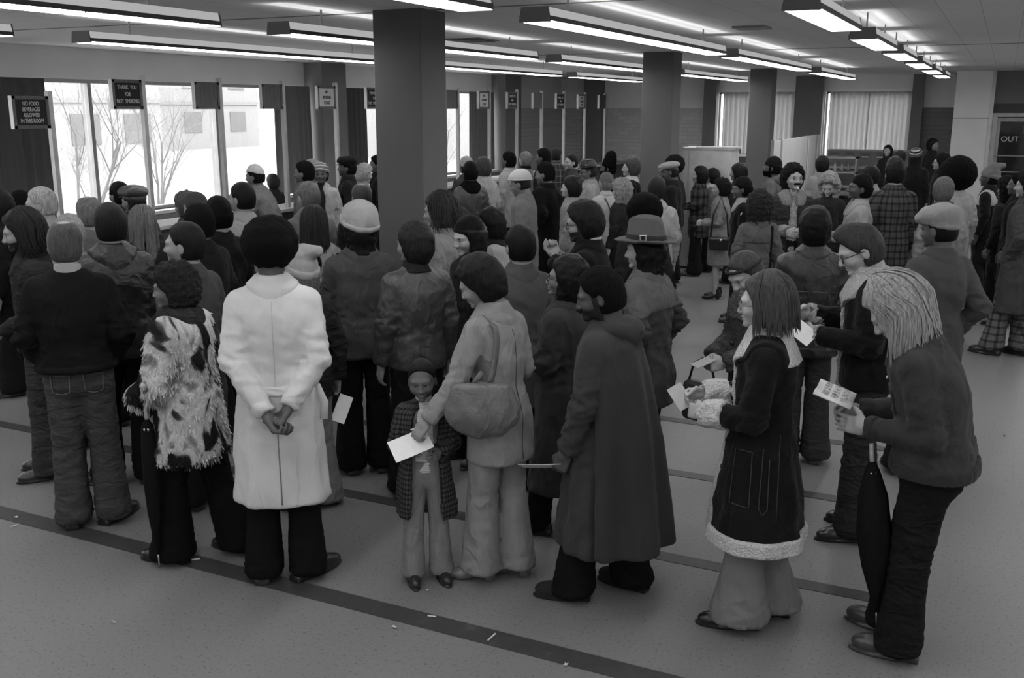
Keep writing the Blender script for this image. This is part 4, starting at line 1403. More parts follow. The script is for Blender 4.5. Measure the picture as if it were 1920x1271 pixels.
def folds(V, N, seed, amp, f, skirt=None):
    """soft wrinkles: stronger around elbows and waist, vertical drape below the waist"""
    N = N * np.array([1, 1, 0.25])
    d = pnoise(V, 12, seed) * 0.5
    rid = np.clip(1 - np.abs(pnoise(V * np.array([1, 1, 1.8]), 34, seed + 1)) * 2.2, -0.5, 1)
    ver = np.clip(1 - np.abs(pnoise(V * np.array([1, 1, 0.42]) + 0.25 * V[:, [2, 0, 1]] * np.array([1, 0, 0]), 24, seed + 2)) * 2.0, -0.6, 1)
    wgt = np.zeros(len(V))
    for s in (1, -1):
        for q, r in ((f.arm[s]['el'], 0.15), (f.arm[s]['wr'], 0.13)):
            wgt = np.maximum(wgt, np.exp(-((V - q) ** 2).sum(1) / r ** 2) * 1.1)
    wgt = np.maximum(wgt, 0.5 * np.exp(-((V[:, 2] - 1.06) / 0.07) ** 2))
    out = d * amp * 0.9 + pnoise(V + 0.03 * np.sin(V[:, [1, 2, 0]] * 30), 52, seed + 5) * amp * 0.16 + rid * amp * wgt + ver * amp * 0.55 * np.clip(1.2 - wgt, 0, 1) * np.clip((1.47 - V[:, 2]) / 0.15, 0, 1)
    if skirt:
        th = np.arctan2(V[:, 0], V[:, 1])
        ramp = np.clip((1.05 - V[:, 2]) / 0.5, 0, 1)
        out = out + skirt * ramp * (np.sin(th * 7 + seed + 1.5 * np.sin(th * 2 + seed)) + 0.5 * np.sin(th * 12 + seed * 2))
    return V + N * out[:, None]
def wrapuv(V):
    th = np.arctan2(V[:, 0], V[:, 1])
    return np.stack([th * 0.19, V[:, 2], np.zeros(len(V))], 1)
def top_garment(f, res, hem, seed, amp=0.006, skirt=None, **kw):
    lo, hi = bounds(f, hem, 0.10, kw.get('flare', 0))
    G = Grid(lo, hi, res)
    V, Q = G.mesh(coat_sdf(f, G, hem, **kw))
    V = relax(V, Q, 1, 0.4)
    V = folds(V, vnormals(V, Q), seed, amp, f, skirt)
    return V.astype(f32), Q
def band(f, res, region, off, hem, lo=None, hi=None, **kw):
    """a layer lying on the garment surface wherever region(G) < 0 (collars, cuffs, trims, pockets, belts)"""
    if lo is None:
        lo, hi = bounds(f, hem, 0.12, kw.get('flare', 0))
    G = Grid(lo, hi, res)
    d = coat_sdf(f, G, kw.pop('cut', hem), **kw)
    d = smax(d - off, region(G), 0.006)
    return G.mesh(d)
def leg_path(f, s):
    x, y, _ = f.feet[s]
    hip = np.array([s * 0.080, 0.0, 0.90])
    ank = np.array([x, y - 0.005, 0.06])
    kn = (hip + ank) / 2 + np.array([0, 0.015, 0.02])
    return hip, kn, ank
def trousers(f, res, seed, hemr=0.075, thick=0.012, hemz=0.035, amp=0.006, top=1.04, legs=(1, -1), knee=0.062, thigh=0.076):
    pts = [leg_path(f, s) for s in (1, -1)]
    allp = np.array([p for t in pts for p in t])
    lo = allp.min(0) - 0.10 - hemr; hi = allp.max(0) + 0.10 + hemr
    lo[2], hi[2] = hemz - 0.02, top + 0.03
    lo[0] = min(lo[0], -0.2); hi[0] = max(hi[0], 0.2); lo[1] = min(lo[1], -0.18); hi[1] = max(hi[1], 0.17)
    G = Grid(lo, hi, res)
    b = 0.4 + 0.6 * f.build
    d = None
    for hip, kn, ank in pts:
        zs = np.array([0.0, ank[2], 0.28, kn[2], 0.70, hip[2], 1.1])
        cx = np.interp(zs, [ank[2], kn[2], hip[2]], [ank[0], kn[0], hip[0]])
        cyv = np.interp(zs, [ank[2], kn[2], hip[2]], [ank[1], kn[1], hip[1]])
        r = np.array([hemr, hemr, hemr * 0.45 + knee * 0.55, knee, thigh * 0.92, thigh, thigh]) * np.array([1, 1, 1, b, b, b, b]) + thick
        ry = r * np.array([1.1, 1.1, 1.06, 1.05, 1.08, 1.1, 1.1])
        e = loft(G, zs, r, ry, cyv, cx)
        e = smax(e, G.Z - 1.0, 0.03)
        d = e if d is None else smin(d, e, 0.012)
    zs = np.array([0.78, 0.86, 0.95, 1.04, 1.1])
    pel = loft(G, zs, (np.array([0.128, 0.142, 0.142, 0.130, 0.13]) * b + thick), (np.array([0.08, 0.104, 0.108, 0.096, 0.095]) * b + thick), np.array([-0.01, -0.012, -0.008, 0, 0]))
    pel = smax(pel, 0.80 - G.Z, 0.03)
    d = smin(d, pel, 0.03)
    d = smax(d, G.Z - top, 0.008)
    d = smax(d, hemz - G.Z, 0.008)
    V, Q = G.mesh(d)
    V = relax(V, Q, 1, 0.4)
    N = vnormals(V, Q)
    wg = 0.3 + 0.9 * np.exp(-((V[:, 2] - 0.50) / 0.10) ** 2) + 0.8 * np.exp(-((V[:, 2] - 0.10) / 0.09) ** 2) + 0.6 * np.exp(-((V[:, 2] - 0.84) / 0.06) ** 2)
    rid = 1 - np.abs(pnoise(V * np.array([0.6, 0.6, 1.6]), 44, seed)) * 2.2
    V = V + N * (amp * wg * np.clip(rid, -0.5, 1) + pnoise(V, 15, seed + 4) * amp * 0.7)[:, None]
    return V.astype(f32), Q
def core_body(f):
    """hidden trunk and limbs that join head and hands into one figure"""
    mb = MB()
    n = f.neck
    mb.tube([(0, 0, 0.86), (0, f.up((0, 0, 1.1))[1], 1.1), (0, f.up((0, 0, 1.35))[1] - 0.01, 1.35), (0, n[1] - 0.03, 1.46), (0, n[1] - 0.03, 1.54)], [0.09, 0.085, 0.09, 0.05, 0.045], 8)
    for s in (1, -1):
        A = f.arm[s]
        mb.tube([(0, A['sh'][1], 1.38), A['sh'], A['el'], A['wr']], [0.05, 0.045, 0.034, 0.026], 6)
        h_, k_, a_ = leg_path(f, s)
        mb.tube([(0, 0, 0.9), h_, k_, a_], [0.07, 0.07, 0.045, 0.032], 6)
    V = np.array(mb.v, f32)
    Q = np.array([q if len(q) == 4 else (q[0], q[1], q[2], q[2]) for q in mb.f if len(q) in (3, 4)], np.int32)
    return V, Q
TIER = {0: dict(coat=0.0140, leg=0.0185, head=0.0060, hair=0.0086, hand=0.0060, shoe=0.0085, hat=0.0085),
        1: dict(coat=0.0220, leg=0.0340, head=0.0092, hair=0.0130, hand=0.0105, shoe=0.0120, hat=0.0105),
        2: dict(coat=0.0260, leg=0.0400, head=0.0110, hair=0.0145, hand=0.0110, shoe=0.0160, hat=0.0130)}
EYE_W, EYE_D = None, None
def _sphere(c, r, n=8):
    V, Q = [], []
    for i in range(n + 1):
        a = math.pi * i / n
        for j in range(n):
            b = 2 * math.pi * j / n
            V.append((c[0] + r * math.sin(a) * math.cos(b), c[1] + r * math.cos(a), c[2] + r * math.sin(a) * math.sin(b)))
    for i in range(n):
        for j in range(n):
            Q.append((i * n + j, i * n + (j + 1) % n, (i + 1) * n + (j + 1) % n, (i + 1) * n + j))
    return np.array(V, f32), np.array(Q, np.int32)

class Person:
    def part(s, name, V, Q, m, parent=None, wrap=False, label=None):
        o = to_obj(name, V * s.S, Q, m, parent or s.root, wrap=wrapuv(V * s.S) if wrap else None)
        if label: o['label'] = label
        return o
    def head_part(s, name, V, Q, m, parent=None, label=None):
        return s.part(name, xform(s.HM, V), Q, m, parent, label=label)
    def band(s, name, region, off, m, res=None, parent=None, box=None, wrap=False, label=None, **over):
        kw = dict(s.topkw); kw.update(over)
        hem = kw.pop('hem')
        lo, hi = box if box is not None else (None, None)
        V, Q = band(s.f, res or s.res['coat'] * 0.9, region, off, hem, lo, hi, **kw)
        if len(V) == 0:
            return None
        V = folds(V, vnormals(V, Q), s.seed, s.amp, s.f, s.skirt).astype(f32)
        return s.part(name, V, Q, m, parent or s.coat, wrap, label)
    def mb(s, name, mb_, m, parent=None, smooth=True, label=None):
        V = np.array(mb_.v, f32) * s.S
        o = MB(); o.v, o.f, o.m = [tuple(map(float, p)) for p in V], mb_.f, mb_.m
        ob = o.build(name, m, parent or s.root, smooth)
        if label: ob['label'] = label
        return ob
    def world(s, p):
        return s.root.matrix_basis @ Vector([float(q) * s.S for q in p])
    def surf(s, x, z, sign=1, V=None):
        """point on the garment at side sign (front +1, back -1) nearest to x, z"""
        V = s.coatV if V is None else V
        cy = s.f.up((0, 0, z))[1]
        ok = (V[:, 1] - cy) * sign > 0.02
        W = V[ok]
        return W[((W[:, 0] - x) ** 2 + (W[:, 2] - z) ** 2).argmin()].copy()
    def line(s, name, pts, r, m, sign=1, parent=None, off=0.002):
        """thin seam or cord following the garment through the given x, z points"""
        P = []
        for (a, b) in zip(pts[:-1], pts[1:]):
            n = max(2, int(math.hypot(b[0] - a[0], b[1] - a[1]) / 0.03))
            for k in range(n):
                t = k / n
                P.append((a[0] + (b[0] - a[0]) * t, a[1] + (b[1] - a[1]) * t))
        P.append(pts[-1])
        Q = []
        for x, z in P:
            q = s.surf(x, z, sign)
            Q.append((x, q[1] + sign * off, z))
        Q = [Q[0]] + [tuple((np.array(Q[i - 1]) + np.array(Q[i]) + np.array(Q[i + 1])) / 3) for i in range(1, len(Q) - 1)] + [Q[-1]]
        return s.mb(name, MB().tube(Q, r, 5), m, parent or s.coat)

def azim(hx, hy, face):
    """heading vector from image-relative facing: 0 away, 90 right, 180 toward the camera, 270 left"""
    n = math.hypot(hx, hy)
    vx, vy = hx / n, hy / n
    a = math.radians(face)
    c, s_ = math.cos(a), math.sin(a)
    return math.atan2(-(c * vx + s_ * vy), c * vy - s_ * vx)

PEOPLE = []
def person(px, py, h, face, label, top=None, legs=None, shoes=('shoe', 0.03), skin=0.2, headk='man', hair=('short', 0.02), hat=None,
           head=(0, 0, 0), arms='down', lean=0.0, hunch=0.0, stance=None, tier=1, female=False, build=1.0, extras=None,
           facial=None, glasses=None, hscale=1.06, group=None, seed=None, cat='person', under=None, shirt=None, open_line=False, fine=False):
    P = Person()
    seed = seed if seed is not None else len(PEOPLE) * 7 + 3
    P.res = res = dict(TIER[tier])
    if fine:
        res['head'] = 0.0048
    top = dict(top or {})
    f = P.f = figure(1.0, female, build, lean, hunch, arms, stance)
    # head frame
    yaw, pitch, roll = [math.radians(q) for q in head]
    HM = trans(f.neck) @ rotm('Z', -yaw) @ rotm('X', -math.radians(lean) * 0.3 - pitch) @ rotm('Y', roll) @ np.diag([hscale, hscale, hscale, 1.0])
    P.HM = HM
    hV, hQ = head_mesh(headk, res['head'])
    stack = [xform(HM, hV)]
    hairV = None
    if hair:
        hairV, hairQ = hair_mesh(hair[0], res['hair'], seed % 5 if tier else seed)
        if hat and hat[0] not in ('none',):
            # hair is pressed under the hat: drop what would stick out of the crown
            hv = hairV.copy()
            lim = 0.16 + 0.28 * hv[:, 1]
            over = np.clip((hv[:, 2] - lim) / 0.02, 0, 1)[:, None]
            c = np.array([0, -0.01, 0.15])
            hv = hv * (1 - over) + (c + (hv - c) * 0.80) * over
            hairV = hv.astype(f32)
        def droop(v):
            v = v.copy()
            tp = math.tan(min(pitch + math.radians(lean) * 0.3, 0.8))
            v[:, 1] += np.clip(0.10 - v[:, 2], 0, 1) * tp * 0.6
            return v
        if hair[0] in ('bob', 'bobw', 'mane', 'long', 'shag', 'pony', 'bigcurl'):
            hairV = droop(hairV)
        stack.append(xform(HM, hairV))
    hats = hat_parts(hat[0], res['hat']) if hat else []
    for q in hats:
        stack.append(xform(HM, q[1]))
    ztop = max(v[:, 2].max() for v in stack)
    S = P.S = h / ztop
    hc = xform(HM, np.array([[0, -0.008, 0.15]], f32))[0] * S
    # place the figure so that its head top lies where it stands in the room
    tgt = atz(px, py, h)
    rz, base = 0.0, tgt
    for _ in range(3):
        rz = azim(base[0], base[1], face)
        c, s_ = math.cos(rz), math.sin(rz)
        base = np.array([tgt[0] - (c * hc[0] - s_ * hc[1]), tgt[1] - (s_ * hc[0] + c * hc[1]), 0])
    P.root = empty('person', (base[0], base[1], 0), rz, label, cat, group)
    P.base = base
    sk = mat('skin', skin)
    # body: head, hands, hidden trunk
    # the neck stays with the trunk when the head turns or bends
    HM0 = trans(f.neck) @ np.diag([hscale, hscale, hscale, 1.0])
    wn = (np.clip((0.06 - hV[:, 2]) / 0.09, 0, 1) * np.clip((0.035 - hV[:, 1]) / 0.03, 0, 1))[:, None]
    parts = [((xform(HM, hV) * (1 - wn) + xform(HM0, hV) * wn).astype(f32), hQ)]
    for s in (1, -1):
        A = f.arm[s]
        if A['hand']:
            v, q = hand_mesh(A['hand'], res['hand'])
            v = v.copy(); q = q.copy()
            if s < 0:
                v[:, 0] *= -1; q = q[:, ::-1]
            d = A['wr'] - A['el']; d = d / np.linalg.norm(d)
            zc = -d                                             # fingers continue the forearm
            th = np.array([0, 1.0, 0.25]) if abs(d[1]) < 0.75 else np.array([-s * 0.35, 0.1, 1.0])
            if isinstance(A.get('thumb'), tuple): th = np.array(A['thumb'])
            yc = th - zc * (th @ zc); yc = yc / np.linalg.norm(yc)
            xc_ = np.cross(yc, zc)
            M = np.eye(4); M[:3, 0], M[:3, 1], M[:3, 2], M[:3, 3] = xc_, yc, zc, A['wr'] + d * 0.012
            hs = 0.92 if female else 1.0
            M[:3, :3] *= hs
            parts.append((xform(M, v), q))
            A['M'] = M
    parts.append(core_body(f))
    nb = sum(len(q) for v, q in parts)
    mats = [sk]
    mi = np.zeros(nb, np.int32)
    if tier < 2:
        for s in (1, -1):
            v, q = _sphere((s * 0.031, 0.0835, 0.1125), 0.0125)
            iris = (v[q].mean(1)[:, 1] > 0.0835 + 0.0085)
            parts.append((xform(HM, v), q[:, ::-1]))
            mi = np.concatenate([mi, np.where(iris, 2, 1)])
        mats = [sk, mat('gloss', 0.24), mat('gloss', 0.010)]
    V, Q = join(parts)
    P.body = to_obj('body', V * S, Q, mats, P.root, mi=mi)
    if hair:
        hk = 'frizz' if hair[0].startswith('afro') or hair[0] == 'nap' else 'curlhair' if hair[0] in ('curly', 'bigcurl') else 'hair'
        pr = [(xform(HM, hairV), hairQ)]
        if tier < 2 and headk != 'child':
            G = Grid((-0.06, 0.07, 0.118), (0.06, 0.115, 0.145), 0.004)
            d = np.minimum(ell(G, (0.032, 0.0955, 0.1325), (0.019, 0.0055, 0.004)), ell(G, (-0.032, 0.0955, 0.1325), (0.019, 0.0055, 0.004)))
            e = G.mesh(d)
            if len(e[0]): pr.append((xform(HM, e[0]), e[1]))
        auto = {'shag': (-0.020, 0.0260, 0.020), 'bob': (-0.08, 0.021, 0.006), 'long': (-0.26, 0.020, 0.010)}
        extra = list(hair[2]) if len(hair) > 2 else []
        if not extra and not hat and tier < 2 and hair[0] in auto:
            a_ = auto[hair[0]]
            extra = [dict(n=170 if tier else 300, seed=seed, fall=a_[0], rad=a_[1], wave=a_[2], width=0.0042, m=6, ears=hair[0] in ('short', 'pony'))]
        if extra:
            for kw in extra:
                v, q = strands(**kw)
                pr.append((xform(HM, droop(v)), q))
        V, Q = join(pr)
        P.hair = P.part('hair', V, Q, mat(hk, hair[1]))
    if hat:
        root_hat = None
        for i, q in enumerate(hats):
            g = hat[1]
            kind = hat[2] if len(hat) > 2 else 'knit'
            if q[0] in ('hat_band', 'peak') and len(hat) > 3: g = hat[3]
            if q[0] == 'buckle': kind, g = 'chrome', 0.7
            m = mat(kind, g)
            o = P.head_part(q[0], q[1], q[2], m, root_hat)
            root_hat = root_hat or o
        P.hat = root_hat
    for fk in (facial or ()):
        kind, g = fk
        G = Grid((-0.10, -0.03, -0.03), (0.10, 0.14, 0.15), res['head'])
        d = head_sdf(G) - {'beard': 0.010, 'moustache': 0.008, 'stubble': 0.003, 'sideburn': 0.003}[kind]
        if kind == 'moustache':
            reg = rbox(G, (0, 0.10, 0.066), (0.034, 0.05, 0.009), 0.008)
        elif kind == 'sideburn':
            reg = np.maximum(np.maximum(np.abs(G.Y - 0.022 - 0.15 * (0.1 - G.Z)) - 0.009 - 0.10 * np.maximum(0.09 - G.Z, 0), np.abs(G.Z - 0.085) - 0.034), 0.045 - np.abs(G.X))
        else:
            reg = np.maximum(np.maximum(G.Z - 0.072, -0.015 - G.Z), 0.0 - G.Y)
            reg = np.maximum(reg, -rbox(G, (0, 0.11, 0.054), (0.022, 0.05, 0.009), 0.006))
            reg = np.minimum(reg, np.maximum(np.maximum(np.abs(G.Y - 0.02) - 0.016, np.abs(G.Z - 0.09) - 0.04), 0.045 - np.abs(G.X)))
        V, Q = G.mesh(smax(d, reg, 0.006))
        if len(V):
            V = V + vnormals(V, Q) * (pnoise(V, 160, seed) * 0.0018)[:, None]
            P.head_part({'beard': 'beard', 'stubble': 'beard', 'moustache': 'moustache', 'sideburn': 'sideburns'}[kind], V, Q, mat('hair' if kind == 'sideburn' else 'frizz', g))
    if glasses is not None:
        mb = MB()
        for s in (1, -1):
            ring = [(s * (0.033 + 0.024 * math.cos(a)), 0.108 - 0.006 * abs(math.cos(a)), 0.111 + 0.020 * math.sin(a)) for a in np.linspace(0, 2 * math.pi, 17)]
            mb.tube(ring, 0.0026 if glasses < 0.1 else 0.0018, 5)
            mb.tube([(s * 0.057, 0.102, 0.116), (s * 0.076, 0.06, 0.117), (s * 0.083, -0.005, 0.115), (s * 0.08, -0.025, 0.10)], 0.0026, 5)
        mb.tube([(0.009, 0.110, 0.115), (0, 0.114, 0.117), (-0.009, 0.110, 0.115)], 0.0024, 5)
        mb.v = [tuple(q) for q in xform(HM, np.array(mb.v, f32))]
        P.mb('glasses', mb, mat('gloss', glasses))
    # clothing
    hem = top.pop('hem', 0.80)
    mk, mg = top.pop('mat', ('fabric', 0.15))
    col = top.pop('collar', 'fold'); colm = top.pop('colm', None)
    amp = top.pop('amp', 0.0165); skirt = top.pop('skirt', None)
    name = top.pop('name', 'coat' if hem < 0.75 else 'jacket')
    cuff = top.pop('cuff', None)
    P.topkw = dict(top); P.topkw['hem'] = hem
    P.seed, P.amp, P.skirt = seed, amp, skirt
    V, Q = top_garment(f, res['coat'], hem, seed, amp, skirt, **top)
    P.coatV, P.coatQ = V, Q
    P.coatm = mat(mk, mg)
    wr = mk in ('plaid', 'plaidbig', 'check', 'tartan')
    P.coat = P.part(name, V, Q, P.coatm, wrap=wr)
    ny = f.up((0, 0, 1.47))[1]
    nb_lo = np.array([-0.24, ny - 0.22, 1.34]); nb_hi = np.array([0.24, ny + 0.22, 1.60])
    if col:
        cm = mat(*colm) if colm else P.coatm
        if col == 'fold':
            reg = lambda G: np.maximum(np.maximum(np.sqrt(G.X ** 2 + (G.Y - ny + 0.01) ** 2) - 0.118 - 0.25 * np.maximum(G.Y - ny, 0), 1.395 - 0.35 * np.maximum(G.Y - ny, 0) - G.Z), G.Z - 1.535)
            P.band('collar', reg, 0.011, cm, box=(nb_lo, nb_hi), wrap=wr, top=1.54)
        elif col == 'stand':
            reg = lambda G: np.maximum(1.462 - 0.10 * (G.Y - ny) - G.Z, G.Z - 1.535)
            P.band('collar', reg, 0.010, cm, box=(nb_lo, nb_hi), top=1.54, sides=())
        elif col == 'big':
            reg = lambda G: np.maximum(np.maximum(np.sqrt(G.X ** 2 + (G.Y - ny + 0.01) ** 2) - 0.140 - (0.05 if top.get('open_') else 0.3) * np.maximum(G.Y - ny, 0), 1.375 - (0.0 if top.get('open_') else 0.4) * np.maximum(G.Y - ny, 0) - G.Z), G.Z - 1.54)
            P.band('collar', reg, 0.020, cm, box=(nb_lo, nb_hi), wrap=wr, top=1.545)
        elif col == 'hood':
            G = Grid((-0.20, ny - 0.26, 1.36), (0.20, ny + 0.16, 1.60), res['coat'] * 0.8)
            d = ell(G, (0, ny - 0.065, 1.475), (0.125, 0.125, 0.070))
            d = smax(d, -ell(G, (0, ny + 0.02, 1.545), (0.085, 0.105, 0.075)), 0.02)
            d = smin(d, smax(ell(G, (0, ny - 0.12, 1.44), (0.10, 0.07, 0.08)), -ell(G, (0, ny - 0.03, 1.54), (0.085, 0.10, 0.07)), 0.02), 0.03)
            v, q = G.mesh(d)
            v = v + vnormals(v, q) * (0.007 * pnoise(v, 45, seed))[:, None]
            P.part('hood', v.astype(f32), q, cm, P.coat)
        elif col == 'scarf':
            G = Grid((-0.14, ny - 0.15, 1.42), (0.14, ny + 0.15, 1.57), res['coat'] * 0.8)
            q = np.sqrt((np.sqrt(G.X ** 2 + (G.Y - ny + 0.02) ** 2) - 0.072) ** 2 + (G.Z - 1.497) ** 2) - 0.032
            v, qq = G.mesh(q)
            v = v + vnormals(v, qq) * (0.006 * pnoise(v, 60, seed))[:, None]
            P.part('scarf', v.astype(f32), qq, cm)
    if cuff:
        for s in (1, -1):
            w, e = f.arm[s]['wr'], f.arm[s]['el']
            v = (w - e) / np.linalg.norm(w - e)
            L = cuff[2] if len(cuff) > 2 else 0.05
            reg = lambda G: np.maximum(np.sqrt((G.X - w[0]) ** 2 + (G.Y - w[1]) ** 2 + (G.Z - w[2]) ** 2) - 0.13,
                                       -((G.X - w[0]) * v[0] + (G.Y - w[1]) * v[1] + (G.Z - w[2]) * v[2]) - L)
            P.band('cuff', reg, cuff[3] if len(cuff) > 3 else 0.006, mat(cuff[0], cuff[1]), box=(w - 0.16, w + 0.16))
    if under:   # something light at the throat: shirt collar
        G = Grid((-0.10, ny - 0.10, 1.45), (0.10, ny + 0.12, 1.57), res['coat'] * 0.7)
        d = (np.sqrt((G.X / 0.070) ** 2 + ((G.Y - ny + 0.022) / 0.072) ** 2) - 1) * 0.07
        zt = 1.528 - 0.25 * (G.Y - ny)
        d = smax(smax(d, G.Z - zt, 0.004), 1.46 - G.Z, 0.004)
        v, q = G.mesh(d)
        P.part('shirt_collar', v, q, mat('fabric', under))
    if shirt:   # inner layer seen through an open front
        v, q = top_garment(f, res['coat'], shirt[2] if len(shirt) > 2 else 0.95, seed + 9, 0.003, thick=-0.004, sides=(), top=1.535 if len(shirt) > 3 else 1.50)
        P.shirt = P.part('shirt', v, q, mat(shirt[0], shirt[1]))
    if open_line and tier < 2:
        P.line('front_edge', [(0.012, 1.40), (0.012, hem + 0.02)], 0.004, mat('fabric', mg * 0.5))
    lg = dict(legs or {})
    lk, lgr = lg.pop('mat', ('fabric', 0.05))
    lg.setdefault('top', 1.04 if hem > 0.78 or top.get('open_') else hem + 0.22)
    P.legV, P.legQ = trousers(f, res['leg'], seed + 2, **lg)
    P.legm = mat(lk, lgr)
    P.trousers = P.part(lg.get('name', 'trousers') if lk != 'skin' else 'stockings', P.legV, P.legQ, P.legm, wrap=lk in ('plaid', 'plaidbig', 'check', 'tartan'))
    sv, sq = shoe_mesh(shoes[0], res['shoe'])
    for s in (1, -1):
        x, y, a = f.feet[s]
        M = trans((x, y, 0)) @ rotm('Z', -math.radians(a))
        key = ('shoemesh', shoes, res['shoe'])
        if key not in _cache:
            o = to_obj('shoe', sv, sq, mat(shoes[2] if len(shoes) > 2 else 'gloss', shoes[1]), P.root)
            _cache[key] = o.data
        else:
            o = bpy.data.objects.new('shoe', _cache[key])
            COL.objects.link(o)
            o.parent = P.root
        o.matrix_local = Matrix(np.diag([S, S, S, 1.0]) @ M)
    if extras:
        extras(P)
    PEOPLE.append(P)
    return P

def place(o, P, loc, rot=(0, 0, 0)):
    """put a separate thing at a spot given in the person's own frame"""
    M = P.root.matrix_basis @ Matrix.Translation([float(q) * P.S for q in loc]) @ Matrix.Rotation(rot[2], 4, 'Z') @ Matrix.Rotation(rot[1], 4, 'Y') @ Matrix.Rotation(rot[0], 4, 'X')
    o.matrix_world = M
    return o
def paper(P, loc, size, rot, label, g=0.75, name='paper_form', fold=0.25, printed=False):
    w, l = size
    mb = MB()
    n = 6
    for (z0, sgn) in ((0.0, 1), (0.0025, -1)):
        pass
    vs, fs = [], []
    for i in range(n + 1):
        u = i / n - 0.5
        zz = fold * l * (u * u - 0.25)
        for x in (-w / 2, w / 2):
            vs += [(x, u * l, zz), (x, u * l, zz + 0.003)]
    for i in range(n):
        a = i * 4
        fs += [(a, a + 2, a + 6, a + 4), (a + 1, a + 5, a + 7, a + 3), (a, a + 4, a + 5, a + 1), (a + 2, a + 3, a + 7, a + 6)]
    fs += [(0, 1, 3, 2), (n * 4, n * 4 + 2, n * 4 + 3, n * 4 + 1)]
    o = mb.add(vs, fs).build(name, mat('print' if printed else 'paper', g))
    tag(o, label, 'paper')
    return place(o, P, loc, rot)

def paper2(P, loc, size, ang, label, g=0.78, up=0.55, fold=0.08, printed=False):
    """a sheet tilted up toward the reader's far side: ang turns its long side clockwise from upright"""
    o = paper(P, (0, 0, 0), size, (0, 0, 0), label, g, fold=fold, printed=printed)
    c = P.world(loc)
    view = Vector((c.x, c.y, 0)).normalized()
    right = Vector((view.y, -view.x, 0))
    n = (-view * (1 - up) + Vector((0, 0, 1)) * up).normalized()
    upv = right.cross(n) * -1
    a = math.radians(ang)
    ly = upv * math.cos(a) + right * math.sin(a)
    lx = ly.cross(n)
    M = Matrix.Identity(4)
    for i, v in enumerate((lx, ly, n)):
        for k in range(3):
            M[k][i] = v[k]
    M.translation = c
    o.matrix_world = M
    return o
# ================================================================== the crowd
SHERPA = ('sherpa', 0.62)
def seamg(P): return mat('fabric', 0.012)

# ---- the front figures ------------------------------------------------------
def x_jeans(P):
    for sx in (-1, 1):
        x = sx * 0.085
        W = P.legV
        def pt(xx, z):
            ok = W[:, 1] < -0.03
            q = W[ok]; q = q[((q[:, 0] - xx) ** 2 + (q[:, 2] - z) ** 2).argmin()]
            return (xx, q[1] - 0.003, z)
        loop = [(x - 0.05, 0.93), (x - 0.045, 0.83), (x, 0.815), (x + 0.045, 0.83), (x + 0.05, 0.93), (x - 0.05, 0.93)]
        pts = []
        for a, b in zip(loop[:-1], loop[1:]):
            for k in range(5):
                pts.append(pt(a[0] + (b[0] - a[0]) * k / 5, a[1] + (b[1] - a[1]) * k / 5))
        P.mb('back_pocket', MB().tube(pts, 0.0035, 5), mat('denim', 0.14), P.trousers)
    P.band('waistband', lambda G: np.maximum(G.Z - 0.985, 0.945 - G.Z), 0.008, mat('fabric', 0.018), box=(np.array([-0.32, -0.28, 0.92]), np.array([0.32, 0.28, 1.01])), sides=())
person(118, 415, 1.79, 6, 'man in plain dark jacket and blue jeans with thinning hair, far left front', tier=0, build=1.15, skin=0.28, hair=('bald', 0.075),
       top=dict(hem=0.945, mat=('fabric', 0.016), thick=0.032, collar=None, flare=0.01, armscale=1.08), under=0.42,
       arms=(((0.325, -0.05, 1.14), (0.235, 0.10, 0.98), None),) * 2, legs=dict(mat=('denim', 0.062), hemr=0.085, thick=0.016), shoes=('shoe', 0.015),
       stance=((0.115, 0.0, 38), (-0.10, 0.0, 4)), extras=x_jeans)
person(38, 388, 1.79, 272, 'long dark haired man at the left edge in faded dark denim jacket and jeans', tier=0, skin=0.30, hair=('shag', 0.022),
       top=dict(hem=0.86, mat=('denim', 0.035), thick=0.028), legs=dict(mat=('denim', 0.05), hemr=0.085), arms=('pocket', 'frontl'), facial=[('stubble', 0.05)], shoes=('shoe', 0.03), head=(0, 12, 0))
def x_leather(P):
    P.line('yoke_seam', [(-0.19, 1.25), (0.0, 1.31), (0.19, 1.25)], 0.0035, mat('leather', 0.012), -1)
person(203, 378, 1.84, 352, 'broad man in black leather jacket behind the jeans man, back turned', tier=0, build=1.12, skin=0.3, hair=('short', 0.016),
       top=dict(hem=0.84, mat=('leather', 0.022), thick=0.032, collar='big', armscale=1.08), arms='frontl', legs=dict(mat=('fabric', 0.012), hemr=0.095), shoes=('shoe', 0.02),
       stance=((0.11, 0.0, 30), (-0.14, 0.08, -70)), extras=x_leather)
def x_fur(P):
    rs = np.random.RandomState(5)
    V, Q = P.coatV, P.coatQ
    N = vnormals(V, Q)
    n = 8000
    i = rs.randint(0, len(V), n)
    p, nn = V[i], N[i]
    t = np.cross(nn, rs.randn(n, 3)); t /= np.linalg.norm(t, axis=1)[:, None]
    L = rs.uniform(0.010, 0.026, n)[:, None]
    tip = p + nn * L * 0.42 + np.array([0, 0, -1.3]) * L + rs.randn(n, 3) * 0.005
    w = rs.uniform(0.005, 0.010, n)[:, None]
    vv = np.stack([p - t * w - nn * 0.003, p + t * w - nn * 0.003, tip + t * w * 0.25, tip - t * w * 0.25], 1).reshape(-1, 3)
    q = np.arange(4 * n).reshape(-1, 4)
    P.part('fur_tufts', vv.astype(f32), q, P.coatm, P.coat)['kind'] = 'stuff'
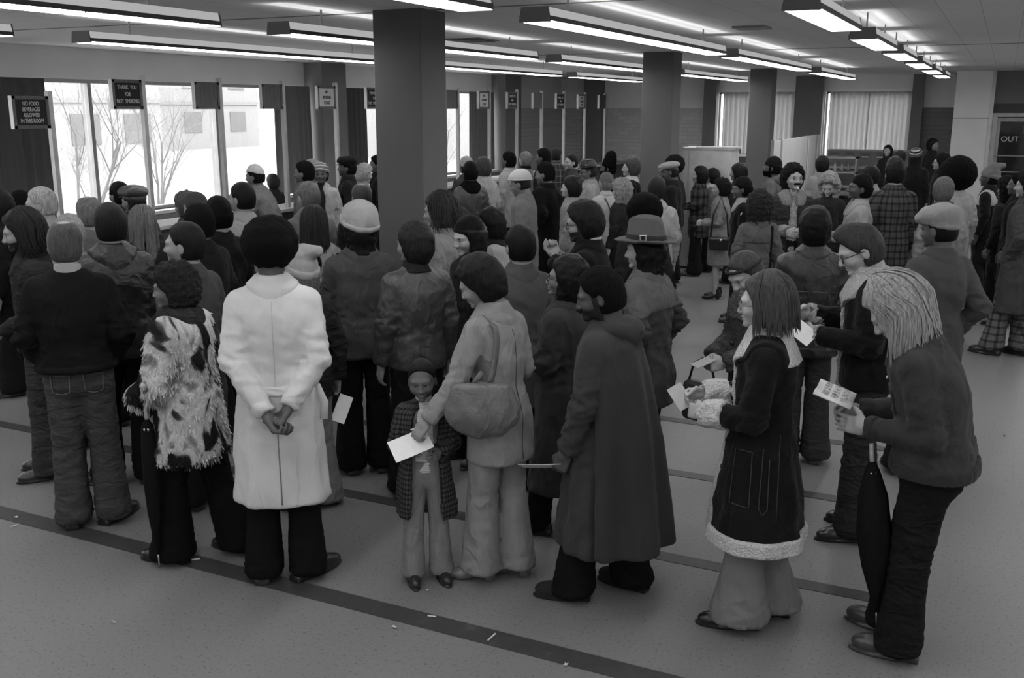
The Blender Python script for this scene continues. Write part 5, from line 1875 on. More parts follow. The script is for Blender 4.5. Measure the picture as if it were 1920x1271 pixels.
person(325, 484, 1.65, 303, 'curly haired woman in a patchwork light and dark fur jacket', fine=True, tier=0, female=True, headk='womanb', skin=0.15, hair=('curly', 0.028),
       top=dict(hem=0.655, mat=('patchfur', 0.62), thick=0.070, flare=0.055, collar='big', colm=('shag', 0.05), amp=0.016, armscale=1.22, k=0.035, name='fur_jacket'),
       arms=(((0.30, 0.03, 1.12), (0.20, 0.20, 1.02), None),) * 2, legs=dict(mat=('fabric', 0.010), hemr=0.11, hemz=0.03), shoes=('shoe', 0.012),
       stance=((0.13, -0.22, 5), (-0.10, 0.10, -5)), extras=x_fur, head=(-14, 4, 0))
def x_coat(P):
    P.line('back_vent', [(0.0, 0.86), (0.004, 0.46)], 0.0035, mat('fabric', 0.2), -1)
    P.line('back_seam', [(0.0, 1.42), (0.0, 1.02)], 0.0018, mat('fabric', 0.5), -1)
    P.band('half_belt', lambda G: np.maximum(np.maximum(np.abs(G.Z - 1.02 + 0.25 * (0.2 - np.abs(G.X)) * 0.35) - 0.022, G.Y + 0.04), np.abs(G.X) - 0.19), 0.012, P.coatm, res=0.007, sides=())
    a = P.surf(0.18, 0.99, -1); b = a + np.array([0.03, -0.03, -0.16])
    P.mb('belt_end', MB().tube([a, (a + b) / 2 + np.array([0.02, -0.01, 0]), b], 0.022, 6, flat=(0, 1, 0)), P.coatm, P.coat)
person(503, 402, 1.90, 4, 'tall man in a long white overcoat, hands clasped behind his back', tier=0, headk='manb', skin=0.085, hair=('afro122', 0.008),
       top=dict(hem=0.43, mat=('wool', 0.66), thick=0.034, flare=0.062, skirt=0.010, amp=0.011, collar='fold', armscale=0.95),
       arms=(((0.252, -0.10, 1.13), (0.075, -0.215, 0.945), 'fist'), ((0.252, -0.10, 1.14), (0.055, -0.24, 0.925), 'grip')),
       legs=dict(mat=('fabric', 0.012), hemr=0.082, hemz=0.03), shoes=('shoe', 0.02), stance=((0.105, -0.02, 48), (-0.115, 0.0, 3)), extras=x_coat)
def x_knit(P):
    P.line('yoke_seam', [(-0.19, 1.27), (0.0, 1.265), (0.19, 1.27)], 0.004, mat('fabric', 0.01), -1)
person(564, 455, 1.64, 335, 'woman in a pale folded knit hat and dark yoked jacket, paper slip in hand', tier=0, female=True, headk='woman', skin=0.26, hair=('long', 0.10), hat=('slouch', 0.32, 'wool'),
       top=dict(hem=0.80, mat=('denim', 0.026), thick=0.032, collar='fold', colm=('fabric', 0.07), armscale=1.12), arms=(((0.285, -0.06, 1.13), (0.265, -0.02, 0.90), 'grip'), 'pocket'),
       legs=dict(mat=('fabric', 0.17), hemr=0.105, hemz=0.03), shoes=('shoe', 0.015), stance=((0.11, 0.02, -45), (-0.10, 0.03, -50)), extras=x_knit)
person(672, 372, 1.84, 350, 'bearded man in a white wool cap and grey shirt jacket, back turned', tier=0, build=1.05, skin=0.28, hair=('shag', 0.012), hat=('roundcap', 0.38, 'wool'),
       top=dict(hem=0.80, mat=('fabric', 0.070), thick=0.026, collar='fold', armscale=1.0), arms='cross', legs=dict(mat=('fabric', 0.014), hemr=0.09), shoes=('shoe', 0.02),
       facial=[('beard', 0.01)], head=(-18, 0, 0))
person(778, 411, 1.75, 338, 'youth in a shiny leather bomber jacket right of the near column', tier=0, skin=0.26, hair=('full', 0.022), head=(-25, 0, 0),
       top=dict(hem=0.86, mat=('leather', 0.050), thick=0.034, collar='stand', colm=('fabric', 0.03), armscale=1.15, amp=0.012), arms='down', legs=dict(mat=('fabric', 0.016), hemr=0.09))
def x_mom(P):
    bag = MB()
    G = Grid((-0.20, -0.07, -0.34), (0.20, 0.07, 0.03), 0.008)
    d = smax(ell(G, (0, 0, -0.13), (0.165, 0.05, 0.165)), G.Z + 0.035, 0.02)
    d = smin(d, ell(G, (0, 0, -0.20), (0.155, 0.058, 0.085)), 0.04)
    v, q = G.mesh(d)
    v = v + vnormals(v, q) * (0.006 * pnoise(v * np.array([1.5, 1, 0.6]), 40, 4))[:, None]
    r = empty('shoulder_bag', (0, 0, 0), 0, 'slouchy grey leather shoulder bag hanging behind the mother in pale jacket', 'bag')
    to_obj('bag_body', v.astype(f32), q, mat('leather', 0.12), r)
    sh = np.array([-0.165, -0.02, 1.475]); hp = np.array([-0.27, -0.11, 1.02])
    _old = MB().tube([(-0.02, 0.10, 0.25), (-0.02, 0.04, 0.245), (-0.015, -0.015, 0.20), (0, -0.02, 0.1), (0.0, 0.0, 0.02), (0.06, 0, -0.06)], 0.019, 8, flat=(0, 1, 0))
    MB().tube([(0.0, 0.0, 0.02), (-0.06, 0, -0.06)], 0.012, 8, flat=(0, 1, 0)).build('strap_end', mat('leather', 0.10), r, True)
    place(r, P, (-0.235, -0.10, 1.20), (0, 0, math.radians(-50)))
    P.line('back_seam', [(0.0, 1.40), (0.0, 0.72)], 0.0028, mat('fabric', 0.1), -1)
    pts = [np.array([-0.10, 0.09, 1.36]), np.array([-0.098, 0.05, 1.455]), np.array([-0.098, 0.0, 1.475])]
    for x, z in ((-0.10, 1.42), (-0.105, 1.36), (-0.115, 1.28)):
        q = P.surf(x, z, -1); pts.append(np.array([x, q[1] - 0.012, z]))
    pts.append(np.array([-0.16, pts[-1][1] - 0.02, 1.20])); pts.append(np.array([-0.20, -0.12, 1.15]))
    inv = r.matrix_world.inverted() @ P.root.matrix_basis
    pl = [inv @ Vector([float(v) * P.S for v in q]) for q in pts]
    MB().tube(pl, 0.017, 8, flat=tuple(inv.to_3x3() @ Vector((0, -1, 0.3)))).build('strap', mat('leather', 0.10), r, True)
person(898, 470, 1.72, 312, 'mother in a pale grey trouser suit reaching down toward the small girl', fine=True, tier=0, female=True, headk='woman', skin=0.24, hair=('full', 0.014), head=(-25, 24, -6),
       top=dict(hem=0.69, mat=('fabric', 0.23), thick=0.022, waist=0.012, flare=0.03, amp=0.010, collar='fold'), lean=5,
       arms=('frontl', ((0.34, 0.05, 1.13), (0.45, 0.15, 0.955), 'grip')), legs=dict(mat=('fabric', 0.22), hemr=0.088, hemz=0.055), shoes=('heel', 0.13),
       stance=((0.08, -0.05, -20), (-0.09, 0.06, -35)), extras=x_mom)
def x_girl(P):
    f = P.f
    V, Q = top_garment(f, 0.010, 0.66, 3, 0.004, thick=0.012, sides=(), open_=(0.10, 0.075, 0.06, 0.05, 0.06), flare=0.03)
    P.part('cardigan', V, Q, mat('fabric', 0.15))
    for s in (1, -1):
        e = f.arm[s]['wr']
    G = Grid((-0.09, -0.10, 1.46), (0.09, 0.10, 1.56), 0.008)
    d = (np.sqrt((G.X / 0.062) ** 2 + ((G.Y + 0.02) / 0.066) ** 2) - 1) * 0.06
    v, q = G.mesh(smax(smax(d, G.Z - 1.535, 0.01), 1.465 - G.Z, 0.01))
    P.part('turtleneck', v, q, mat('knit', 0.62))
    P.band('coat_hem', lambda G: G.Z - 0.70, 0.012, mat('check', 0.05), box=(np.array([-0.34, -0.28, 0.5]), np.array([-0.02, 0.28, 0.78])), wrap=True, sides=())
person(790, 672, 1.19, 178, 'small girl in white turtleneck with an open dark checked coat, facing the camera', fine=True, tier=0, female=True, headk='child', hscale=1.30, skin=0.10, hair=('crop', 0.010),
       top=dict(hem=0.57, mat=('check', 0.050), thick=0.055, flare=0.06, open_=(0.13, 0.11, 0.10, 0.08, 0.08), collar=None, armscale=1.12, name='coat', skirt=0.012), shirt=('knit', 0.62, 0.93),
       arms=(((0.27, -0.01, 1.15), (0.16, 0.14, 1.16), 'relax'), ((0.27, -0.01, 1.15), (0.14, 0.15, 1.13), 'relax')),
       legs=dict(mat=('fabric', 0.19), hemr=0.085, hemz=0.05, thick=0.012, knee=0.066), shoes=('boot', 0.02), head=(8, 6, 3), extras=x_girl, stance=((0.115, 0.02, -6), (-0.115, 0.0, -14)))
def x_over(P):
    pen = tag(MB().tube([(0, 0, -0.06), (0, 0, 0.075), (0, 0, 0.09)], [0.0045, 0.0045, 0.0015], 6).build('pen', mat('plain', 0.6), None, True), 'pale pen held up by the woman in the long dark overcoat', 'pen')
    place(pen, P, (-0.06, 0.285, 1.21), (0.15, -0.2, 0))
person(1068, 475, 1.63, 292, 'woman with glasses in a long dark wool overcoat holding a pen', fine=True, tier=0, female=True, headk='womanb', skin=0.16, hair=('wave', 0.012), glasses=0.04, head=(-10, -6, 0), build=1.12,
       top=dict(hem=0.315, mat=('wool', 0.042), thick=0.040, flare=0.062, skirt=0.006, collar='fold', armscale=1.12), arms=(('pocket'), ((0.275, 0.03, 1.15), (0.06, 0.255, 1.18), 'fist')),
       legs=dict(mat=('fabric', 0.012), hemr=0.062), shoes=('shoe', 0.015), stance=((0.09, -0.15, 0), (-0.09, 0.14, -5)), extras=x_over)
def x_cape(P):
    f = P.f
    lo, hi = np.array([-0.42, -0.46, 0.30]), np.array([0.42, 0.12, 1.50])
    G = Grid(lo, hi, 0.0115)
    zs = np.array([0.30, 0.9, 1.25, 1.40, 1.46, 1.50])
    d = loft(G, zs, np.array([0.34, 0.285, 0.245, 0.20, 0.13, 0.09]), np.array([0.34, 0.27, 0.20, 0.155, 0.12, 0.10]), np.array([-0.04, -0.03, -0.02, -0.02, -0.02, -0.02]))
    d = np.abs(d + 0.010) - 0.010
    d = smax(smax(d, G.Y + 0.015 + 0.05 * (1.4 - G.Z), 0.01), 0.345 - G.Z, 0.008)
    v, q = G.mesh(d)
    th = np.arctan2(v[:, 0], -v[:, 1])
    amp = np.clip((1.45 - v[:, 2]) / 0.9, 0, 1) * 0.020
    n = np.stack([np.sin(th), -np.cos(th), 0 * th], 1)
    v = v + n * (amp * (np.sin(th * 9 + 0.6 * np.sin(v[:, 2] * 3)) + 0.4 * np.sin(th * 15 + 1)))[:, None]
    P.part('cape', v.astype(f32), q, mat('wool', 0.045), P.coat)
person(1125, 497, 1.68, 287, 'moustached man in a long dark hooded cape coat looking down', fine=True, tier=0, headk='manb', skin=0.075, hair=('nap', 0.010), facial=[('moustache', 0.010), ('stubble', 0.045)], build=1.1,
       top=dict(hem=0.31, mat=('wool', 0.050), thick=0.036, flare=0.095, skirt=0.016, collar='hood', armscale=1.12), head=(-12, 16, 0),
       arms=('pocket', ((0.285, 0.03, 1.11), (0.255, 0.13, 0.855), 'grip')), legs=dict(mat=('fabric', 0.012), hemr=0.095), shoes=('boot', 0.030, 'suede'),
       stance=((0.12, -0.14, 10), (-0.12, 0.12, -14)), extras=x_cape)
def x_hat(P):
    P.band('yoke', lambda G: np.maximum(1.285 - 0.10 * np.abs(G.X) - G.Z, G.Y - 0.03), 0.005, mat('suede', 0.105), box=(np.array([-0.30, -0.28, 1.20]), np.array([0.30, 0.10, 1.52])))
    P.line('side_vent', [(0.11, 0.98), (0.13, 0.70)], 0.004, mat('fabric', 0.02), -1)
person(1214, 404, 1.785, 300, 'man in a wide brimmed felt hat with buckled band and suede car coat', fine=True, tier=0, skin=0.33, hair=('shag', 0.012), hat=('fedora', 0.105, 'wool', 0.045), head=(-14, 4, 0),
       top=dict(hem=0.665, mat=('suede', 0.058), thick=0.034, flare=0.045, collar='fold', colm=('suede', 0.10), armscale=1.05), arms='pocket', legs=dict(mat=('fabric', 0.012), hemr=0.10), shoes=('shoe', 0.02), extras=x_hat)
def x_shear(P):
    m = mat(*SHERPA)
    P.band('hem_trim', lambda G: G.Z - 0.535, 0.016, m, box=(np.array([-0.36, -0.32, 0.45]), np.array([0.36, 0.32, 0.58])), sides=(), res=0.008)
    P.band('front_trim', lambda G: np.maximum(np.abs(G.X - 0.02) - 0.032, 0.02 - G.Y), 0.016, m, box=(np.array([-0.06, 0.0, 0.45]), np.array([0.10, 0.34, 1.50])), sides=(), res=0.008)
    P.band('lapel', lambda G: np.maximum(np.maximum(1.365 + 0.55 * (np.abs(G.X) - 0.06) * (G.Y > 0) - G.Z, G.Z - 1.535), np.abs(G.X) - 0.155), 0.020, m, box=(np.array([-0.24, -0.22, 1.28]), np.array([0.24, 0.24, 1.58])), sides=(), res=0.008, top=1.54)
    P.band('collar_edge', lambda G: np.maximum(np.maximum(1.345 + 0.55 * (np.abs(G.X) - 0.06) * (G.Y > 0) - G.Z, G.Z - 1.50), np.abs(G.X) - 0.172), 0.011, P.coatm, box=(np.array([-0.26, -0.24, 1.26]), np.array([0.26, 0.26, 1.55])), res=0.008)
    for z in (1.28, 1.12, 0.97, 0.83):
        p = P.surf(-0.075, z, 1)
        P.mb('button', MB().lathe([(0.0, 0.004), (0.010, 0.003), (0.011, 0)], 10, c=(0, 0, 0)).__class__().tube([p, p + np.array([0, 0.008, 0])], 0.011, 8), mat('gloss', 0.03), P.coat)
    # patch pocket and hanging belt end with pale stitching on the near side
    def side(x, z):
        V = P.coatV
        ok = V[:, 0] < -0.10
        W = V[ok]
        q = W[((W[:, 1] - x) ** 2 + (W[:, 2] - z) ** 2).argmin()]
        return (q[0] - 0.004, x, z)
    def sline(pts, r, m_, nm):
        out = []
        for a, b in zip(pts[:-1], pts[1:]):
            for k in range(6):
                t = k / 6
                out.append(side(a[0] + (b[0] - a[0]) * t, a[1] + (b[1] - a[1]) * t))
        P.mb(nm, MB().tube(out, r, 5), m_, P.coat)
    st = mat('fabric', 0.06)
    sline([(0.10, 0.96), (0.115, 0.70), (0.02, 0.70), (0.02, 0.96), (0.10, 0.96)], 0.0028, st, 'pocket_stitching')
    sline([(-0.03, 0.98), (-0.025, 0.70), (-0.045, 0.67), (-0.065, 0.70), (-0.06, 0.98)], 0.0028, st, 'belt_stitching')
    sline([(-0.10, 1.04), (-0.11, 0.56)], 0.0026, st, 'side_stitching')
person(1440, 507, 1.70, 273, 'woman with glasses in a black sheepskin trimmed coat and flared trousers', fine=True, tier=0, female=True, headk='woman', skin=0.42, glasses=0.12,
       hair=('bobw', 0.060, [dict(n=420, seed=3, fall=0.0, wave=0.007, width=0.004, rad=0.026)]), head=(4, 6, 0),
       top=dict(hem=0.475, mat=('suede', 0.0135), thick=0.030, waist=0.018, flare=0.115, skirt=0.008, collar=None, armscale=1.12, cuff=SHERPA + (0.10, 0.016)),
       arms=(((0.235, 0.02, 1.15), (0.085, 0.27, 1.15), 'pinch'), ((0.265, 0.03, 1.12), (0.125, 0.245, 1.105), 'pinch')),
       legs=dict(mat=('fabric', 0.165), hemr=0.125, hemz=0.05, thick=0.012), shoes=('shoe', 0.012), stance=((0.11, -0.10, 5), (-0.085, 0.05, -8)), extras=x_shear)
def x_blond(P):
    for z in (1.30, 1.18, 1.07):
        p = P.surf(-0.03, z, 1)
        P.mb('button', MB().tube([p, p + np.array([0, 0.008, 0])], 0.009, 8), mat('chrome', 0.6), P.coat)
    V = P.coatV
    def side(y, z):
        W = V[(V[:, 0] < -0.06)]
        q = W[((W[:, 1] - y) ** 2 + (W[:, 2] - z) ** 2).argmin()]
        return (q[0] - 0.004, y, z)
    y0 = P.f.up((0, 0, 1.22))[1]
    fl = P.band('chest_pocket', lambda G: np.maximum(np.maximum(np.abs(G.Z - 1.215) - 0.055, np.abs(G.X + 0.085) - 0.055), y0 - G.Y), 0.005, mat('suede', 0.034), box=(np.array([-0.2, -0.05, 1.1]), np.array([0.0, 0.35, 1.32])), sides=(), res=0.007)
    P.band('pocket_flap', lambda G: np.maximum(np.maximum(np.maximum(1.235 + 0.35 * np.abs(G.X + 0.085) - G.Z, G.Z - 1.285), np.abs(G.X + 0.085) - 0.060), y0 - G.Y), 0.010, mat('suede', 0.05), box=(np.array([-0.2, -0.05, 1.18]), np.array([0.0, 0.35, 1.32])), sides=(), res=0.007)
    P.band('waistband', lambda G: G.Z - 0.965, 0.008, mat('suede', 0.038), box=(np.array([-0.30, -0.26, 0.90]), np.array([0.30, 0.30, 1.0])), sides=())
person(1678, 510, 1.72, 276, 'man with shoulder length wavy blond hair bent over an open booklet', fine=True, tier=0, skin=0.40, build=1.28,
       hair=('mane', 0.27, [dict(n=1000, seed=7, fall=-0.035, wave=0.024, width=0.0046, rad=0.041), dict(n=220, seed=8, fall=-0.055, wave=0.032, width=0.0036, rad=0.050)]), head=(-4, 40, 0), lean=7, hunch=0.20,
       top=dict(hem=0.905, mat=('suede', 0.046), thick=0.030, collar='fold', flare=0.012, armscale=1.08, amp=0.010, cuff=('suede', 0.04, 0.05, 0.004)),
       arms=(((0.25, 0.02, 1.13), (0.10, 0.31, 1.10), 'pinch'), ((0.285, -0.02, 1.10), (0.13, 0.25, 1.08), 'flat')),
       legs=dict(mat=('denim', 0.017), hemr=0.085, thick=0.014), shoes=('boot', 0.045), stance=((0.12, 0.14, 8), (-0.11, 0.06, -6)), extras=x_blond)
def x_glass(P):
    m = mat('sherpa', 0.45)
    P.band('lapel', lambda G: np.maximum(np.maximum(1.33 + 0.6 * (np.abs(G.X) - 0.05) * (G.Y > P.f.up((0, 0, 1.4))[1]) - G.Z, G.Z - 1.54), np.abs(G.X) - 0.14), 0.022, m, box=(np.array([-0.24, -0.22, 1.26]), np.array([0.24, 0.28, 1.58])), sides=(), res=0.008, top=1.545)
    P.band('front_trim', lambda G: np.maximum(np.abs(G.X) - 0.02, -G.Y), 0.014, m, box=(np.array([-0.05, 0.0, 0.86]), np.array([0.05, 0.32, 1.45])), sides=(), res=0.008)
    q = P.f.arm[-1]['wr']
    P.mb('cuff_snap', MB().tube([q + np.array([-0.062, -0.05, -0.01]), q + np.array([-0.068, -0.05, -0.01])], 0.009, 8), mat('chrome', 0.8), P.coat)
    b = MB().box(-0.05, 0.05, -0.012, 0.012, -0.012, 0.012)
    for s in (1, -1):
        x, y, a = P.f.feet[s]
        a = -math.radians(a)
        for (u, w) in ((0.075, 0.0),):
            pts = [(x + math.cos(a) * k * 0.046 - math.sin(a) * 0.055, y + math.sin(a) * k * 0.046 + math.cos(a) * 0.055, 0.078 - abs(k) * 0.035) for k in (-1, -0.5, 0, 0.5, 1)]
            P.mb('shoe_strap', MB().tube(pts, 0.014, 6, flat=(0, 0, 1)), mat('gloss', 0.02))
            P.mb('shoe_buckle', MB().tube([pts[1], (np.array(pts[1]) + np.array([-0.006, 0, 0.008]))], 0.014, 4), mat('chrome', 0.7))
person(1614, 416, 1.80, 264, 'man in heavy black glasses and sheepskin lined jacket reading a form', fine=True, tier=0, skin=0.42, hair=('quiff', 0.045), glasses=0.012, head=(-4, 26, 0), lean=3,
       top=dict(hem=0.875, mat=('suede', 0.012), thick=0.034, collar=None, armscale=1.12, cuff=('sherpa', 0.4, 0.012, 0.008)),
       arms=(((0.25, 0.04, 1.20), (0.06, 0.30, 1.25), 'pinch'), ((0.27, 0.02, 1.14), (0.10, 0.265, 1.16), 'pinch')), legs=dict(mat=('denim', 0.034), hemr=0.09), shoes=('shoe', 0.018),
       stance=((0.12, -0.05, 6), (-0.11, 0.02, -14)), extras=x_glass)
person(1768, 378, 1.82, 322, 'man in a pale soft beret and plain grey wool jacket, right side', tier=0, headk='manb', skin=0.10, hair=('crop', 0.008), hat=('beret', 0.27, 'wool'), head=(-22, 6, 0),
       top=dict(hem=0.70, mat=('wool', 0.075), thick=0.034, flare=0.02, collar='fold', armscale=1.08), arms=(((0.325, -0.12, 1.14), (0.235, 0.03, 0.95), None),) * 2, legs=dict(mat=('fabric', 0.028), hemr=0.12))
def x_curly(P):
    G = Grid((-0.16, -0.06, -0.25), (0.16, 0.06, 0.02), 0.01)
    d = smax(rbox(G, (0, 0, -0.12), (0.15, 0.045, 0.12), 0.03), np.abs(G.X) + 0.25 * np.abs(G.Z + 0.12) - 0.13, 0.02)
    v, q = G.mesh(d)
    r = empty('handbag', (0, 0, 0), 0, 'dark ribbed handbag hanging in front of the woman in the shaggy coat', 'bag')
    to_obj('bag_body', v, q, mat('leather', 0.035), r)
    MB().tube([(-0.09, 0, -0.01), (-0.06, 0, 0.10), (0, 0, 0.14), (0.06, 0, 0.10), (0.09, 0, -0.01)], 0.008, 6).build('handle', mat('leather', 0.03), r, True)
    place(r, P, (0.06, 0.36, 0.93), (0, 0, 0.5))
    for x in (-0.06, 0.06):
        for z in (1.16, 1.02):
            p = P.surf(x, z, 1)
            P.mb('button', MB().tube([p, p + np.array([0, 0.012, 0])], 0.014, 8), mat('gloss', 0.015), P.coat)
    HMb = MB()
    ring = [(0.088 * math.cos(a), -0.008 + 0.108 * math.sin(a), 0.165 + 0.02 * math.sin(a)) for a in np.linspace(0, 2 * math.pi, 25)]
    HMb.tube(ring, 0.010, 6)
    HMb.v = [tuple(q) for q in xform(P.HM, np.array(HMb.v, f32))]
    P.mb('headband', HMb, mat('fabric', 0.04))
person(1397, 469, 1.62, 238, 'woman looking down in a shaggy curly wool coat with dark buttons', fine=True, tier=0, female=True, headk='woman', skin=0.34, hair=('pony', 0.055), head=(-12, 30, 6), lean=6,
       top=dict(hem=0.64, mat=('shag', 0.085), thick=0.050, flare=0.035, collar='big', colm=('shag', 0.10), amp=0.014, armscale=1.25, k=0.03), arms=(((0.275, 0.04, 1.15), (0.10, 0.26, 1.08), 'pinch'),) * 2,
       legs=dict(mat=('fabric', 0.03), hemr=0.06), shoes=('boot', 0.015), extras=x_curly)
def x_lj(P):
    P.line('yoke_seam', [(-0.20, 1.22), (0.0, 1.235), (0.20, 1.22)], 0.0045, mat('leather', 0.07), -1)
    P.line('panel_seam', [(-0.10, 1.22), (-0.14, 1.05), (-0.10, 0.85)], 0.0045, mat('leather', 0.07), -1)
    P.line('panel_seam', [(0.10, 1.22), (0.14, 1.05), (0.10, 0.85)], 0.0045, mat('leather', 0.07), -1)
    P.band('waistband', lambda G: G.Z - 0.855, 0.008, mat('leather', 0.028), box=(np.array([-0.30, -0.26, 0.77]), np.array([0.30, 0.26, 0.90])), sides=())
person(1531, 384, 1.78, 352, 'man in a seamed dark leather jacket, back turned, beside the sheepskin coat', tier=0, skin=0.12, headk='manb', hair=('full', 0.010), build=1.08,
       top=dict(hem=0.79, mat=('leather', 0.034), thick=0.032, collar='fold', armscale=1.08), arms='frontl', legs=dict(mat=('denim', 0.050), hemr=0.09), shoes=('shoe', 0.05), extras=x_lj)
def x_trench(P):
    P.band('belt', lambda G: np.abs(G.Z - 1.04) - 0.024, 0.010, P.coatm, sides=(), box=(np.array([-0.28, -0.24, 0.98]), np.array([0.28, 0.24, 1.10])))
    P.line('back_vent', [(0.02, 0.95), (0.02, 0.46)], 0.005, mat('fabric', 0.02), -1)
person(1936, 314, 1.85, 296, 'person in a long grey trench coat and checked trousers at the right edge', tier=0, skin=0.3, hair=('curly', 0.02), head=(-10, 0, 0),
       top=dict(hem=0.44, mat=('fabric', 0.060), thick=0.032, flare=0.06, skirt=0.012, collar='fold', armscale=1.05), arms='pocket', legs=dict(mat=('plaid', 0.09), hemr=0.095, hemz=0.06), shoes=('shoe', 0.02),
       stance=((0.10, -0.05, 5), (-0.10, 0.15, -8)), extras=x_trench)
# ---- the crowd behind -------------------------------------------------------
D, M_, L = 0.02, 0.09, 0.38            # dark, middling and light cloth
def jk(kind, g, hem=0.80, **k):
    d = dict(mat=(kind, g), hem=hem, thick=0.03)
    d.update(k)
    return d
TR = dict(mat=('fabric', 0.02), hemr=0.095)
# left block, by the first window
person(75, 349, 1.80, 300, 'grey haired man in a pale coat before the leftmost sign post', jk('fabric', 0.30, 0.6), TR, skin=0.33, hair=('short', 0.32), head=(-15, 5, 0))
person(-8, 352, 1.76, 280, 'dark haired man cut by the left frame edge, behind the others', jk('fabric', D), TR, skin=0.3, hair=('full', 0.015))
person(36, 356, 1.67, 310, 'dark head half hidden behind the grey haired man', jk('wool', 0.03), TR, skin=0.12, headk='manb', hair=('nap', 0.01))
person(164, 368, 1.77, 345, 'balding grey man in a mid grey coat, back turned', jk('wool', 0.11, 0.6), TR, skin=0.27, hair=('bald', 0.12))
person(126, 399, 1.695, 340, 'fair haired person showing only a head above the jeans man', jk('fabric', 0.2), TR, skin=0.33, hair=('full', 0.22), female=True, headk='woman')
person(249, 346, 1.74, 330, 'man in a dark leather cap and dark leather coat near the window', jk('leather', 0.03, 0.7, collar='big'), TR, skin=0.12, headk='manb', hair=('short', 0.012), hat=('leathercap', 0.05, 'leather'), head=(-10, 0, 0))
person(222, 339, 1.69, 320, 'man in a black beret beside the dark leather cap', jk('fabric', D), TR, skin=0.1, headk='manb', hair=('nap', 0.008), hat=('skullcap', 0.012, 'wool'))
person(264, 384, 1.66, 340, 'fair woman with long straight hair, back turned, left crowd', jk('fabric', 0.03, 0.75), TR, skin=0.33, female=True, headk='woman', hair=('long', 0.14, [dict(n=200, seed=2, fall=-0.27, wave=0.008, width=0.004, rad=0.02)]))
person(346, 414, 1.76, 318, 'man with slicked dark hair, ear showing, in a grey topcoat', jk('wool', 0.065, 0.6), TR, skin=0.30, hair=('short', 0.014), head=(-25, 0, 0), tier=0)
person(371, 380, 1.76, 328, 'dark haired man in a plain charcoal coat above the fur jacket', jk('wool', 0.022, 0.6), TR, skin=0.09, headk='manb', hair=('nap', 0.012), tier=1)
person(407, 366, 1.77, 330, 'man in black cap and black jacket left of the tall afro', jk('wool', 0.016, 0.75), TR, skin=0.08, headk='manb', hair=('nap', 0.008), hat=('skullcap', 0.010, 'wool'), under=0.3)
person(366, 359, 1.72, 320, 'grey capped head peeping over the charcoal coat', jk('fabric', 0.05), TR, skin=0.2, hair=('short', 0.05), hat=('skullcap', 0.06, 'wool'), tier=2)
person(347, 355, 1.66, 310, 'frizzy grey head against the window sill', jk('fabric', 0.08), TR, skin=0.25, female=True, headk='woman', hair=('curly', 0.09), tier=2)
person(453, 340, 1.80, 325, 'neat dark haired man in a pale raincoat, left of the grey curtain', jk('fabric', 0.30, 0.55), TR, skin=0.30, hair=('short', 0.012), head=(-15, 0, 0))
person(477, 307, 1.74, 292, 'man in a white knit cap leaning forward onto the service counter', jk('fabric', 0.16, 0.6), TR, skin=0.13, headk='manb', hair=('nap', 0.012), hat=('skullcap', 0.6, 'knit'), lean=22, arms='lean')
person(511, 325, 1.48, 320, 'small dark head behind the leaning white capped man', jk('fabric', 0.03), TR, skin=0.3, hair=('full', 0.03), tier=2)
person(570, 300, 1.80, 290, 'man with a rounded short afro and grey jacket, profile to the left', jk('fabric', 0.10, 0.75), TR, skin=0.11, headk='manb', hair=('nap', 0.008), tier=1)
person(584, 297, 1.755, 285, 'pale hat behind the rounded short afro near the pilaster', jk('fabric', 0.1), TR, skin=0.2, hair=('short', 0.02), hat=('beret', 0.25, 'wool'), tier=2)
person(601, 303, 1.74, 188, 'man in a striped knit cap and pale open coat facing the camera', jk('fabric', 0.35, 0.6, open_=(0.05, 0.05, 0.05, 0.06, 0.07)), TR, skin=0.075, headk='manb', hair=('nap', 0.008), hat=('beanie', 0.16, 'knit'), shirt=('fabric', 0.03, 0.9, 1),
       extras=lambda P: [P.head_part('stripe', *Grid((-0.13, -0.15, 0.1), (0.13, 0.13, 0.3), 0.008).mesh((lambda G: smax(ell(G, (0, -0.012, 0.148), (0.101, 0.121, 0.127)), np.abs(G.Z - (z + 0.30 * G.Y)) - 0.009, 0.004))(Grid((-0.13, -0.15, 0.1), (0.13, 0.13, 0.3), 0.008))), mat('knit', 0.55), P.hat) for z in (0.160, 0.205, 0.245)])
person(651, 292, 1.78, 275, 'man in a dark peaked cap and dark jacket left of the near column', jk('wool', 0.022, 0.7), TR, skin=0.075, headk='manb', hair=('nap', 0.008), hat=('leathercap', 0.015, 'wool'))
person(683, 304, 1.66, 80, 'woman with short pale blonde curls looking right beside the column', jk('fabric', 0.2, 0.6), TR, skin=0.38, female=True, headk='woman', hair=('curly', 0.42), head=(0, 15, 0))
person(707, 290, 1.74, 265, 'figure in black squeezed between blonde curls and the near column', jk('wool', 0.015, 0.6), TR, skin=0.1, headk='manb', hair=('nap', 0.008), tier=2)
person(578, 339, 1.78, 340, 'older man with thin grey hair and pale upturned collar', jk('wool', 0.14, 0.55, collar='big'), TR, skin=0.3, hair=('short', 0.11), head=(-8, 0, 0))
person(587, 384, 1.68, 348, 'woman with long brown hair in a mottled fur jacket, back turned', jk('patchfur', 0.30, 0.7, thick=0.045), TR, skin=0.3, female=True, headk='woman', hair=('bob', 0.030, [dict(n=220, seed=6, fall=-0.10, wave=0.006, width=0.004, rad=0.02)]))
person(677, 344, 1.745, 345, 'balding man in a dark coat just behind the white wool cap', jk('wool', 0.020, 0.6), TR, skin=0.22, hair=('bald', 0.06))
